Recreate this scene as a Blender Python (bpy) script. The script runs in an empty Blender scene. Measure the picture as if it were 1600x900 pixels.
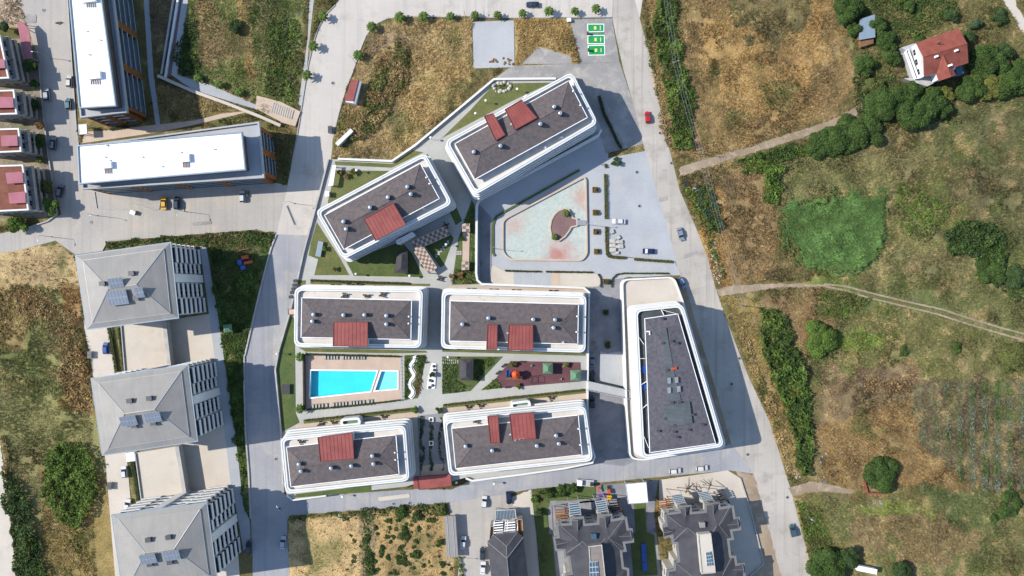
import bpy, bmesh, math, random
import numpy as np
from mathutils import Vector, Matrix
from mathutils.geometry import tessellate_polygon

# ---------------------------------------------------------------- camera, sky, sun, exposure
K = 0.22          # metres per survey plan unit (origin in the middle of the site)
HC = 238.0        # flying height of the camera
scene = bpy.context.scene
col = scene.collection
rng = random.Random(7)
nr = np.random.default_rng(11)

cam_d = bpy.data.cameras.new('camera')
cam = bpy.data.objects.new('camera', cam_d); col.objects.link(cam)
cam.location = (0, 0, HC); cam.rotation_euler = (0, 0, 0)
cam_d.sensor_width = 36.0; cam_d.lens = 36.0*HC/(1600*K)
cam_d.clip_start = 1.0; cam_d.clip_end = 8000
scene.camera = cam

SUN_EL, SUN_DIR = math.radians(38.8), math.radians(-7.0)      # shadows run towards +x, a little towards -y
d = Vector((math.cos(SUN_EL)*math.cos(SUN_DIR), math.cos(SUN_EL)*math.sin(SUN_DIR), -math.sin(SUN_EL)))
sun_d = bpy.data.lights.new('sun', 'SUN'); sun_d.energy = 4.3; sun_d.angle = math.radians(0.5); sun_d.color = (1.0, .945, .86)
sun = bpy.data.objects.new('sun', sun_d); col.objects.link(sun)
sun.rotation_euler = d.to_track_quat('-Z', 'Y').to_euler(); sun.location = (-200, 20, 200)

world = bpy.data.worlds.new('World'); scene.world = world; world.use_nodes = True
wn = world.node_tree.nodes; wl = world.node_tree.links; wn.clear()
sky = wn.new('ShaderNodeTexSky'); sky.sky_type = 'NISHITA'; sky.sun_disc = False
sky.sun_elevation = SUN_EL; sky.sun_rotation = math.radians(-83); sky.air_density = 1.0; sky.dust_density = 0.4; sky.ozone_density = 1.6
bg = wn.new('ShaderNodeBackground'); bg.inputs['Strength'].default_value = 0.15
wo = wn.new('ShaderNodeOutputWorld'); wl.new(sky.outputs[0], bg.inputs[0]); wl.new(bg.outputs[0], wo.inputs[0])

scene.view_settings.view_transform = 'Standard'; scene.view_settings.look = 'None'
scene.view_settings.exposure = 0.70; scene.view_settings.gamma = 1.0; scene.view_settings.use_curve_mapping = False
scene.render.engine = 'CYCLES'
scene.cycles.max_bounces = 5; scene.cycles.diffuse_bounces = 2; scene.cycles.glossy_bounces = 2
scene.cycles.transparent_max_bounces = 6; scene.cycles.transmission_bounces = 3
scene.cycles.use_denoising = True; scene.cycles.sample_clamp_indirect = 4
scene.cycles.caustics_reflective = False; scene.cycles.caustics_refractive = False

# ---------------------------------------------------------------- helpers
def P(x, y, h=0.0):
    """ground-plan position of a point surveyed from above that stands h metres high"""
    k = 1.0 - h/HC
    return Vector(((x-800)*K*k, (450-y)*K*k, h))
def P2(pts, h=0.0): return [(P(x, y, h).x, P(x, y, h).y) for x, y in pts]
def C(r, g, b, k=.62):
    f = lambda c: ((c/255+.055)/1.055)**2.4 if c > 10 else c/255/12.92
    return (f(r)*k, f(g)*k, f(b)*k)
def area2(p): return sum(p[i][0]*p[(i+1) % len(p)][1]-p[(i+1) % len(p)][0]*p[i][1] for i in range(len(p)))/2
def ccw(p): return list(p) if area2(p) > 0 else list(reversed(p))
def cen(p): return (sum(q[0] for q in p)/len(p), sum(q[1] for q in p)/len(p))
def lerp(a, b, t): return tuple(a[i]+(b[i]-a[i])*t for i in range(len(a)))
def offset(p, dd):
    """offset a counter-clockwise outline outwards by dd"""
    n = len(p); out = []
    for i in range(n):
        a, b, c = Vector(p[i-1]), Vector(p[i]), Vector(p[(i+1) % n])
        u = (b-a).normalized(); w = (c-b).normalized()
        n1 = Vector((u.y, -u.x)); n2 = Vector((w.y, -w.x))
        m = n1+n2
        m = m/max(.35, (1+n1.dot(n2)))
        out.append((b.x+m.x*dd, b.y+m.y*dd))
    return out
def rounded(p, r, n=5):
    m = len(p); out = []
    for i in range(m):
        a, b, c = Vector(p[i-1]), Vector(p[i]), Vector(p[(i+1) % m])
        rr = min(r, (a-b).length*.45, (c-b).length*.45)
        s = b+(a-b).normalized()*rr; e = b+(c-b).normalized()*rr
        for k in range(n+1):
            t = k/n
            q = s*(1-t)**2+b*2*t*(1-t)+e*t*t
            out.append((q.x, q.y))
    return out

ORG = {}
class MB:
    def __init__(s): s.v = []; s.f = []; s.m = []
    def add(s, v, f, mi=0):
        o = len(s.v); s.v += [tuple(q) for q in v]; s.f += [tuple(i+o for i in q) for q in f]; s.m += [mi]*len(f); return s
    def box(s, c, size, rz=0, mi=0, taper=1.0):
        x, y, z = (q/2 for q in size); cs, sn = math.cos(rz), math.sin(rz)
        v = []
        for dz in (-z, z):
            k = taper if dz > 0 else 1
            for dx, dy in ((-x, -y), (x, -y), (x, y), (-x, y)):
                v.append((c[0]+(dx*cs-dy*sn)*k, c[1]+(dx*sn+dy*cs)*k, c[2]+dz))
        return s.add(v, [(3, 2, 1, 0), (4, 5, 6, 7), (0, 1, 5, 4), (1, 2, 6, 5), (2, 3, 7, 6), (3, 0, 4, 7)], mi)
    def prism(s, poly, z0, z1, mi=0, cap=True, bottom=False, holes=()):
        poly = ccw(poly); n = len(poly)
        v = [(q[0], q[1], z0) for q in poly]+[(q[0], q[1], z1) for q in poly]
        f = [(i, (i+1) % n, n+(i+1) % n, n+i) for i in range(n)]
        s.add(v, f, mi)
        if cap: s.sheet(poly, z1, mi, holes)
        if bottom: s.sheet(poly, z0, mi, holes, True)
        for h in holes:
            h = ccw(h); n = len(h)
            s.add([(q[0], q[1], z0) for q in h]+[(q[0], q[1], z1) for q in h], [((i+1) % n, i, n+i, n+(i+1) % n) for i in range(n)], mi)
        return s
    def sheet(s, poly, z, mi=0, holes=(), flip=False):
        loops = [[Vector((q[0], q[1], 0)) for q in ccw(poly)]]+[[Vector((q[0], q[1], 0)) for q in reversed(ccw(h))] for h in holes]
        tris = tessellate_polygon(loops); pts = [q for l in loops for q in l]
        v = [(q.x, q.y, z) for q in pts]; f = []
        for t in tris:
            a, b, c = (pts[i] for i in t)
            cr = (b.x-a.x)*(c.y-a.y)-(b.y-a.y)*(c.x-a.x)
            if abs(cr) < 1e-9: continue
            f.append(tuple(t) if (cr > 0) != flip else tuple(reversed(t)))
        return s.add(v, f, mi)
    def ring(s, outer, inner, z0, z1, mi=0):
        """both outlines carry the same number of points"""
        n = len(outer)
        v = [(q[0], q[1], z) for z in (z0, z1) for q in outer]+[(q[0], q[1], z) for z in (z0, z1) for q in inner]
        f = []
        for i in range(n):
            j = (i+1) % n
            f += [(i, j, n+j, n+i), (2*n+j, 2*n+i, 3*n+i, 3*n+j), (n+i, n+j, 3*n+j, 3*n+i), (j, i, 2*n+i, 2*n+j)]
        return s.add(v, f, mi)
    def tube(s, a, b, r0, r1=None, n=6, mi=0, cap=True):
        a, b = Vector(a), Vector(b); r1 = r0 if r1 is None else r1
        w = (b-a).normalized(); u = w.orthogonal().normalized(); t = w.cross(u)
        v = []
        for c, r in ((a, r0), (b, r1)):
            for k in range(n):
                g = 2*math.pi*k/n; v.append(c+(u*math.cos(g)+t*math.sin(g))*r)
        f = [(k, (k+1) % n, n+(k+1) % n, n+k) for k in range(n)]
        if cap: f += [tuple(range(n-1, -1, -1)), tuple(range(n, 2*n))]
        return s.add(v, f, mi)
    def lathe(s, c, prof, n=10, mi=0):
        v = []
        for r, z in prof:
            for k in range(n):
                g = 2*math.pi*k/n; v.append((c[0]+r*math.cos(g), c[1]+r*math.sin(g), c[2]+z))
        f = []
        for j in range(len(prof)-1):
            for k in range(n):
                f.append((j*n+k, j*n+(k+1) % n, (j+1)*n+(k+1) % n, (j+1)*n+k))
        f.append(tuple(range(n-1, -1, -1))); f.append(tuple((len(prof)-1)*n+k for k in range(n)))
        return s.add(v, f, mi)
    def wall(s, line, w, z0, z1, mi=0, closed=False):
        """a wall of width w along a line of points"""
        n = len(line); L = []; R = []
        for i in range(n):
            b = Vector(line[i]); a = Vector(line[i-1]) if (i or closed) else None; c = Vector(line[(i+1) % n]) if (i < n-1 or closed) else None
            u = ((b-a).normalized() if a is not None else Vector((0, 0)))+((c-b).normalized() if c is not None else Vector((0, 0)))
            u = u.normalized(); nn = Vector((-u.y, u.x))
            L.append(b+nn*w/2); R.append(b-nn*w/2)
        v = [(q.x, q.y, z) for z in (z0, z1) for q in L]+[(q.x, q.y, z) for z in (z0, z1) for q in R]
        f = []
        for i in range(n if closed else n-1):
            j = (i+1) % n
            f += [(j, i, n+i, n+j), (2*n+i, 2*n+j, 3*n+j, 3*n+i), (n+i, 3*n+i, 3*n+j, n+j)]
        if not closed: f += [(0, 2*n, 3*n, n), (n-1, 2*n-1, 4*n-1, 3*n-1)]
        return s.add(v, f, mi)
    def mesh(s, name, mats, org=(0, 0, 0)):
        me = bpy.data.meshes.new(name)
        me.from_pydata([(a-org[0], b-org[1], c-org[2]) for a, b, c in s.v], [], s.f)
        for m in (mats if isinstance(mats, (list, tuple)) else [mats]): me.materials.append(m)
        if any(s.m): me.polygons.foreach_set('material_index', s.m)
        me.update(); return me
    def build(s, name, mats, parent=None):
        org = ORG.get(parent.name, (0, 0, 0)) if parent else (0, 0, 0)
        me = s.mesh(name, mats, org)
        o = bpy.data.objects.new(name, me); col.objects.link(o)
        if parent: o.parent = parent
        ORG[o.name] = org
        return o

def tag(o, label, cat=None, group=None, kind=None):
    o['label'] = label
    if cat: o['category'] = cat
    if group: o['group'] = group
    if kind: o['kind'] = kind
    return o
def thing(name, label, cat, loc=(0, 0, 0), group=None):
    o = bpy.data.objects.new(name, None); col.objects.link(o); o.location = loc; o.empty_display_size = .5
    ORG[o.name] = tuple(loc); return tag(o, label, cat, group)
def inst(me, name, parent, loc, rz=0, sc=None):
    """a part that shares its mesh; loc in world space"""
    o = bpy.data.objects.new(name, me); col.objects.link(o)
    org = ORG.get(parent.name, (0, 0, 0)) if parent else (0, 0, 0)
    if parent: o.parent = parent
    o.location = (loc[0]-org[0], loc[1]-org[1], loc[2]-org[2]); o.rotation_euler = (0, 0, rz)
    if sc: o.scale = sc
    ORG[o.name] = tuple(loc)
    return o
KIDS = {}
def kids(o):
    return [c for c in col.objects if c.parent == o]
def copytree(proto_list, loc, rz, label, cat, group=None, sc=None, mats=None):
    """proto_list: [root, [(part, [sub, ...]), ...]]"""
    root, parts = proto_list
    r = root.copy(); col.objects.link(r); r.location = loc; r.rotation_euler = (0, 0, rz)
    if sc: r.scale = sc
    tag(r, label, cat, group)
    for p, subs in parts:
        c = p.copy(); col.objects.link(c); c.parent = r
        if mats and p.name.split('.')[0] in mats:
            c.material_slots[0].link = 'OBJECT'; c.material_slots[0].material = mats[p.name.split('.')[0]]
        for q in subs:
            e = q.copy(); col.objects.link(e); e.parent = c
            if mats and q.name.split('.')[0] in mats:
                e.material_slots[0].link = 'OBJECT'; e.material_slots[0].material = mats[q.name.split('.')[0]]
    return r
def proto_tree(root):
    return [root, [(p, list(p.children)) for p in root.children]]
def drop(tree):
    for p, subs in tree[1]:
        for q in subs: bpy.data.objects.remove(q)
        bpy.data.objects.remove(p)
    bpy.data.objects.remove(tree[0])

# ---------------------------------------------------------------- materials
def mat(name, c1, c2=None, rough=.85, scale=.3, detail=5, bump=0, bscale=6, metal=0, spec=.3, var=.12, contrast=(.35, .65),
        lines=None, rot=0, stain=None, streak=None):
    """world-space noise between two colours, fine grain, optional joints: lines=(kind, w, h, joint, strength)"""
    m = bpy.data.materials.new(name); m.use_nodes = True; nt = m.node_tree; N = nt.nodes; L = nt.links
    b = N['Principled BSDF']; b.inputs['Roughness'].default_value = rough; b.inputs['Metallic'].default_value = metal
    b.inputs['Specular IOR Level'].default_value = spec
    g = N.new('ShaderNodeNewGeometry')
    mp = N.new('ShaderNodeMapping'); mp.inputs['Rotation'].default_value = (0, 0, rot); L.new(g.outputs['Position'], mp.inputs['Vector'])
    vec = mp.outputs[0]
    n1 = N.new('ShaderNodeTexNoise'); n1.inputs['Scale'].default_value = scale; n1.inputs['Detail'].default_value = detail; L.new(vec, n1.inputs['Vector'])
    rp = N.new('ShaderNodeMapRange'); rp.inputs['From Min'].default_value = contrast[0]; rp.inputs['From Max'].default_value = contrast[1]
    L.new(n1.outputs['Fac'], rp.inputs['Value'])
    mx = N.new('ShaderNodeMix'); mx.data_type = 'RGBA'; L.new(rp.outputs[0], mx.inputs[0])
    c2 = c2 or tuple(q*.8 for q in c1)
    mx.inputs[6].default_value = (*c1, 1); mx.inputs[7].default_value = (*c2, 1)
    out = mx.outputs[2]
    n2 = N.new('ShaderNodeTexNoise'); n2.inputs['Scale'].default_value = 2.2; n2.inputs['Detail'].default_value = 4; L.new(vec, n2.inputs['Vector'])
    r2 = N.new('ShaderNodeMapRange'); r2.inputs['From Min'].default_value = .25; r2.inputs['From Max'].default_value = .75
    r2.inputs['To Min'].default_value = 1-var; r2.inputs['To Max'].default_value = 1+var; L.new(n2.outputs['Fac'], r2.inputs['Value'])
    ml = N.new('ShaderNodeVectorMath'); ml.operation = 'SCALE'; L.new(out, ml.inputs[0]); L.new(r2.outputs[0], ml.inputs['Scale']); out = ml.outputs[0]
    if stain:
        sc, colr, lo, hi = stain
        n3 = N.new('ShaderNodeTexNoise'); n3.inputs['Scale'].default_value = sc; n3.inputs['Detail'].default_value = 6; n3.inputs['Roughness'].default_value = .65; L.new(vec, n3.inputs['Vector'])
        r3 = N.new('ShaderNodeMapRange'); r3.inputs['From Min'].default_value = lo; r3.inputs['From Max'].default_value = hi; L.new(n3.outputs['Fac'], r3.inputs['Value'])
        m3 = N.new('ShaderNodeMix'); m3.data_type = 'RGBA'; L.new(r3.outputs[0], m3.inputs[0]); L.new(out, m3.inputs[6]); m3.inputs[7].default_value = (*colr, 1); out = m3.outputs[2]
    if streak:
        ang, colr, amt = streak
        m6 = N.new('ShaderNodeMapping'); m6.inputs['Rotation'].default_value = (0, 0, ang); m6.inputs['Scale'].default_value = (.75, .018, 1); L.new(g.outputs['Position'], m6.inputs['Vector'])
        n6 = N.new('ShaderNodeTexNoise'); n6.inputs['Scale'].default_value = 1; n6.inputs['Detail'].default_value = 3; L.new(m6.outputs[0], n6.inputs['Vector'])
        r6 = N.new('ShaderNodeMapRange'); r6.inputs['From Min'].default_value = .5; r6.inputs['From Max'].default_value = .72; r6.inputs['To Max'].default_value = amt; L.new(n6.outputs['Fac'], r6.inputs['Value'])
        m7 = N.new('ShaderNodeMix'); m7.data_type = 'RGBA'; L.new(r6.outputs[0], m7.inputs[0]); L.new(out, m7.inputs[6]); m7.inputs[7].default_value = (*colr, 1); out = m7.outputs[2]
    if lines:
        kind, w, h, jt, st = lines
        bt = N.new('ShaderNodeTexBrick'); bt.inputs['Scale'].default_value = 1; bt.inputs['Brick Width'].default_value = w; bt.inputs['Row Height'].default_value = h
        bt.inputs['Mortar Size'].default_value = jt; bt.inputs['Mortar Smooth'].default_value = .2; bt.inputs['Bias'].default_value = 0
        bt.offset = .5 if kind == 'brick' else 0
        bt.inputs['Color1'].default_value = (1, 1, 1, 1); bt.inputs['Color2'].default_value = (1-st*.5,)*3+(1,); bt.inputs['Mortar'].default_value = (1-st,)*3+(1,)
        L.new(vec, bt.inputs['Vector'])
        m4 = N.new('ShaderNodeMix'); m4.data_type = 'RGBA'; m4.blend_type = 'MULTIPLY'; m4.inputs[0].default_value = 1
        L.new(out, m4.inputs[6]); L.new(bt.outputs['Color'], m4.inputs[7]); out = m4.outputs[2]
    L.new(out, b.inputs['Base Color'])
    if bump:
        n5 = N.new('ShaderNodeTexNoise'); n5.inputs['Scale'].default_value = bscale; n5.inputs['Detail'].default_value = 3; L.new(vec, n5.inputs['Vector'])
        bp = N.new('ShaderNodeBump'); bp.inputs['Strength'].default_value = bump; bp.inputs['Distance'].default_value = .1
        L.new(n5.outputs['Fac'], bp.inputs['Height']); L.new(bp.outputs[0], b.inputs['Normal'])
    return m
def plain(name, c, rough=.5, metal=0, spec=.5, var=.06): return mat(name, c, tuple(q*.9 for q in c), rough=rough, metal=metal, spec=spec, var=var, scale=.8, detail=3)
def attr_mat(name, rough=.8, grain=.25, gscale=3.0, transl=0.0, spec=.2):
    m = bpy.data.materials.new(name); m.use_nodes = True; nt = m.node_tree; N = nt.nodes; L = nt.links
    b = N['Principled BSDF']; b.inputs['Roughness'].default_value = rough; b.inputs['Specular IOR Level'].default_value = spec
    a = N.new('ShaderNodeAttribute'); a.attribute_name = 'Col'
    g = N.new('ShaderNodeNewGeometry'); n = N.new('ShaderNodeTexNoise'); n.inputs['Scale'].default_value = gscale; n.inputs['Detail'].default_value = 5; n.inputs['Roughness'].default_value = .7
    L.new(g.outputs['Position'], n.inputs['Vector'])
    r = N.new('ShaderNodeMapRange'); r.inputs['From Min'].default_value = .3; r.inputs['From Max'].default_value = .7; r.inputs['To Min'].default_value = 1-grain; r.inputs['To Max'].default_value = 1+grain
    L.new(n.outputs['Fac'], r.inputs['Value'])
    ml = N.new('ShaderNodeVectorMath'); ml.operation = 'SCALE'; L.new(a.outputs['Color'], ml.inputs[0]); L.new(r.outputs[0], ml.inputs['Scale'])
    L.new(ml.outputs[0], b.inputs['Base Color'])
    if transl:
        t = N.new('ShaderNodeBsdfTranslucent'); L.new(ml.outputs[0], t.inputs['Color'])
        mx = N.new('ShaderNodeMixShader'); mx.inputs[0].default_value = transl; L.new(b.outputs[0], mx.inputs[1]); L.new(t.outputs[0], mx.inputs[2])
        L.new(mx.outputs[0], N['Material Output'].inputs['Surface'])
    return m
def water_mat(name, tint):
    m = bpy.data.materials.new(name); m.use_nodes = True; nt = m.node_tree; N = nt.nodes; L = nt.links
    N.remove(N['Principled BSDF'])
    tr = N.new('ShaderNodeBsdfTransparent'); tr.inputs['Color'].default_value = (*tint, 1)
    gl = N.new('ShaderNodeBsdfGlossy'); gl.inputs['Roughness'].default_value = .06
    g = N.new('ShaderNodeNewGeometry'); n = N.new('ShaderNodeTexNoise'); n.inputs['Scale'].default_value = 1.2; n.inputs['Detail'].default_value = 3; L.new(g.outputs['Position'], n.inputs['Vector'])
    bp = N.new('ShaderNodeBump'); bp.inputs['Strength'].default_value = .15; L.new(n.outputs['Fac'], bp.inputs['Height'])
    bp.inputs['Distance'].default_value = .05
    L.new(bp.outputs[0], gl.inputs['Normal'])
    mx = N.new('ShaderNodeMixShader'); mx.inputs[0].default_value = .035; L.new(tr.outputs[0], mx.inputs[1]); L.new(gl.outputs[0], mx.inputs[2])
    L.new(mx.outputs[0], N['Material Output'].inputs['Surface'])
    return m

M = {}
M['concrete_road'] = mat('concrete_road', C(212, 203, 191), C(196, 188, 177), scale=.05, var=.05, stain=(.16, C(168, 160, 150), .52, .74), lines=('grid', 9, 5.5, .06, .14), rot=-.26, bump=.1, streak=(-.27, C(172,165,156), .75))
M['pale_road'] = mat('pale_road', C(226, 217, 206), C(214, 206, 196), scale=.06, var=.04, stain=(.14, C(186, 178, 168), .54, .78), lines=('grid', 8, 8, .06, .12), rot=.2, streak=(.2, C(196,190,182), .6))
M['paver_street'] = mat('paver_street', C(188, 188, 190), C(170, 172, 178), scale=.08, var=.07, stain=(.12, C(208, 200, 188), .52, .75), lines=('brick', .4, .2, .02, .16), bump=.1, streak=(.05, C(158,158,160), .6))
M['warm_street'] = mat('warm_street', C(203, 195, 185), C(188, 183, 176), scale=.07, var=.06, stain=(.16, C(215, 200, 178), .55, .75), lines=('brick', 1.2, .6, .03, .1), streak=(1.5, C(172,166,160), .55))
M['plaza'] = mat('plaza', C(202, 204, 206), C(188, 191, 195), scale=.1, var=.05, stain=(.2, C(214, 210, 204), .55, .75), lines=('brick', .6, .3, .02, .12))
M['parking'] = mat('parking', C(202, 205, 208), C(188, 192, 196), scale=.09, var=.06, stain=(.15, C(205, 202, 198), .52, .72), lines=('brick', .4, .2, .02, .18))
M['gravel'] = mat('gravel', C(176, 172, 168), C(152, 150, 148), scale=.12, var=.12, stain=(.25, C(200, 192, 180), .5, .7), bump=.3, bscale=4)
M['dirt'] = mat('dirt', C(182, 162, 138), C(158, 138, 114), scale=.12, var=.14, stain=(.3, C(205, 185, 160), .52, .7), bump=.35, bscale=3)
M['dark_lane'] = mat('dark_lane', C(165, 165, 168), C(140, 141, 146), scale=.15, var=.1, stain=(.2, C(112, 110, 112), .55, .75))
M['podium_pave'] = mat('podium_pave', C(204, 203, 196), C(192, 192, 187), scale=.12, var=.05, lines=('grid', 1.0, 1.0, .02, .1))
M['beige_tile'] = mat('beige_tile', C(226, 204, 183), C(214, 192, 170), scale=.2, var=.05, lines=('grid', .6, .6, .02, .1))
M['pool_deck'] = mat('pool_deck', C(224, 200, 180), C(214, 190, 170), scale=.25, var=.05, lines=('grid', .6, .3, .02, .1))
M['beige_flat'] = mat('beige_flat', C(226, 215, 200), C(214, 203, 188), scale=.1, var=.05, stain=(.15, C(200, 188, 172), .55, .8))
M['lawn'] = mat('lawn', C(100, 110, 60), C(120, 122, 72), scale=.14, var=.22, stain=(.22, C(140, 128, 78), .52, .75), bump=.5, bscale=5)
M['lush'] = mat('lush', C(84, 104, 54), C(102, 114, 62), scale=.3, var=.25, bump=.5, bscale=5)
M['rubber'] = mat('rubber', C(122, 82, 88), C(108, 72, 80), scale=.3, var=.12)
M['maroon_walk'] = mat('maroon_walk', C(150, 122, 118), C(136, 108, 106), scale=.2, var=.08)
M['kerb'] = mat('kerb', C(205, 203, 198), C(185, 183, 180), scale=.4, var=.08)
M['white_wall'] = mat('white_wall', C(236, 236, 234, .72), C(226, 226, 222, .72), scale=.15, var=.04, rough=.6, stain=(.4, C(206,204,198,.7), .58, .8))
M['white_floor'] = mat('white_floor', C(232, 226, 218, .68), C(222, 215, 205, .68), scale=.25, var=.05, lines=('grid', .6, .6, .015, .06), stain=(.2, C(205, 195, 182), .6, .8))
M['white_roof'] = mat('white_roof', C(250, 250, 250, .78), C(240, 242, 244, .78), scale=.1, var=.04, rough=.5, stain=(.07, C(222,224,226,.72), .5, .72))
M['glass'] = plain('glass', (.018, .024, .032), rough=.15, spec=.35)
M['blue_glass'] = plain('blue_glass', (.05, .1, .14), rough=.2, spec=.4)
M['frame'] = plain('frame', (.42, .43, .44), rough=.5)
M['dark_metal'] = plain('dark_metal', (.045, .05, .055), rough=.5)
M['grey_metal'] = plain('grey_metal', (.3, .32, .34), rough=.4, metal=.3)
M['steel'] = plain('steel', (.62, .66, .7), rough=.25, metal=.8)
M['white_paint'] = plain('white_paint', (.78, .78, .78), rough=.5)
M['brown_wall'] = mat('brown_wall', C(120, 98, 88), C(104, 86, 78), scale=.3, var=.1, lines=('grid', 1.2, 3, .03, .2))
M['wood_panel'] = mat('wood_panel', C(165, 108, 62), C(142, 92, 52), scale=.5, var=.12)
M['wood'] = mat('wood', C(150, 112, 78), C(128, 92, 62), scale=.8, var=.15)
M['dark_wood'] = mat('dark_wood', C(88, 70, 58), C(70, 56, 46), scale=.8, var=.15)
M['shingle'] = mat('shingle', C(128, 117, 116), C(108, 101, 102), scale=.9, var=.2, lines=('brick', .8, .35, .06, .3), bump=.3, bscale=4, stain=(.5, C(132, 118, 112), .5, .75))
M['red_metal'] = mat('red_metal', C(170, 94, 86), C(154, 82, 76), scale=.3, var=.08, rough=.5)
M['red_trim'] = plain('red_trim', C(126, 62, 62), rough=.5)
M['red_tile'] = mat('red_tile', C(170, 96, 80), C(150, 80, 68), scale=.4, var=.1, lines=('grid', .3, .4, .04, .22), rot=.3)
M['brown_tile'] = mat('brown_tile', C(158, 98, 78), C(138, 82, 64), scale=.4, var=.14, lines=('grid', .42, 4, .07, .3), rot=1.5)
M['pink_metal'] = mat('pink_metal', C(198, 128, 140), C(184, 116, 128), scale=.3, var=.06, lines=('grid', 5, .4, .05, .14))
M['zinc'] = mat('zinc', C(172, 167, 160), C(160, 157, 152), scale=.2, var=.06, rough=.6, lines=('grid', 60, .62, .06, .16), rot=1.43)
M['zinc_edge'] = plain('zinc_edge', C(150, 168, 182), rough=.5)
M['slate'] = mat('slate', C(88, 88, 93), C(76, 76, 82), scale=.35, var=.1, lines=('brick', .6, .3, .05, .22), bump=.2)
M['slate_edge'] = plain('slate_edge', C(136, 134, 132), rough=.7)
M['grey_tile'] = mat('grey_tile', C(92, 98, 98), C(80, 87, 88), scale=.2, var=.08, lines=('grid', 1.2, 1.2, .04, .18))
M['panel'] = plain('panel', C(138, 148, 162), rough=.35, spec=.4)
M['black'] = plain('black', (.02, .02, .022), rough=.6)
M['tyre'] = plain('tyre', (.02, .02, .02), rough=.9)
M['green_roof'] = mat('green_roof', C(112, 152, 122), C(100, 138, 110), scale=.4, var=.08)
M['leaf'] = attr_mat('leaf', grain=.3, gscale=1.6, transl=.25)
M['field'] = attr_mat('field', rough=.95, grain=.6, gscale=2.6, spec=.1)
M['straw'] = attr_mat('straw', rough=.9, grain=.25, gscale=1.4, transl=.2, spec=.1)
M['bark'] = mat('bark', C(110, 90, 72), C(88, 72, 58), scale=1.5, var=.2)
M['orange'] = plain('orange', C(235, 90, 40), rough=.4)
M['yellow'] = plain('yellow', C(245, 190, 30), rough=.4)
M['blue'] = plain('blue', C(50, 100, 190), rough=.4)
M['purple'] = plain('purple', C(120, 85, 175), rough=.4)
M['green_paint'] = mat('green_paint', C(45, 190, 100, .5), C(38, 172, 90, .5), scale=.6, var=.05)
M['yellow_paint'] = plain('yellow_paint', C(235, 220, 70))
M['stone'] = mat('stone', C(215, 210, 200), C(190, 185, 176), scale=1, var=.1)
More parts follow.
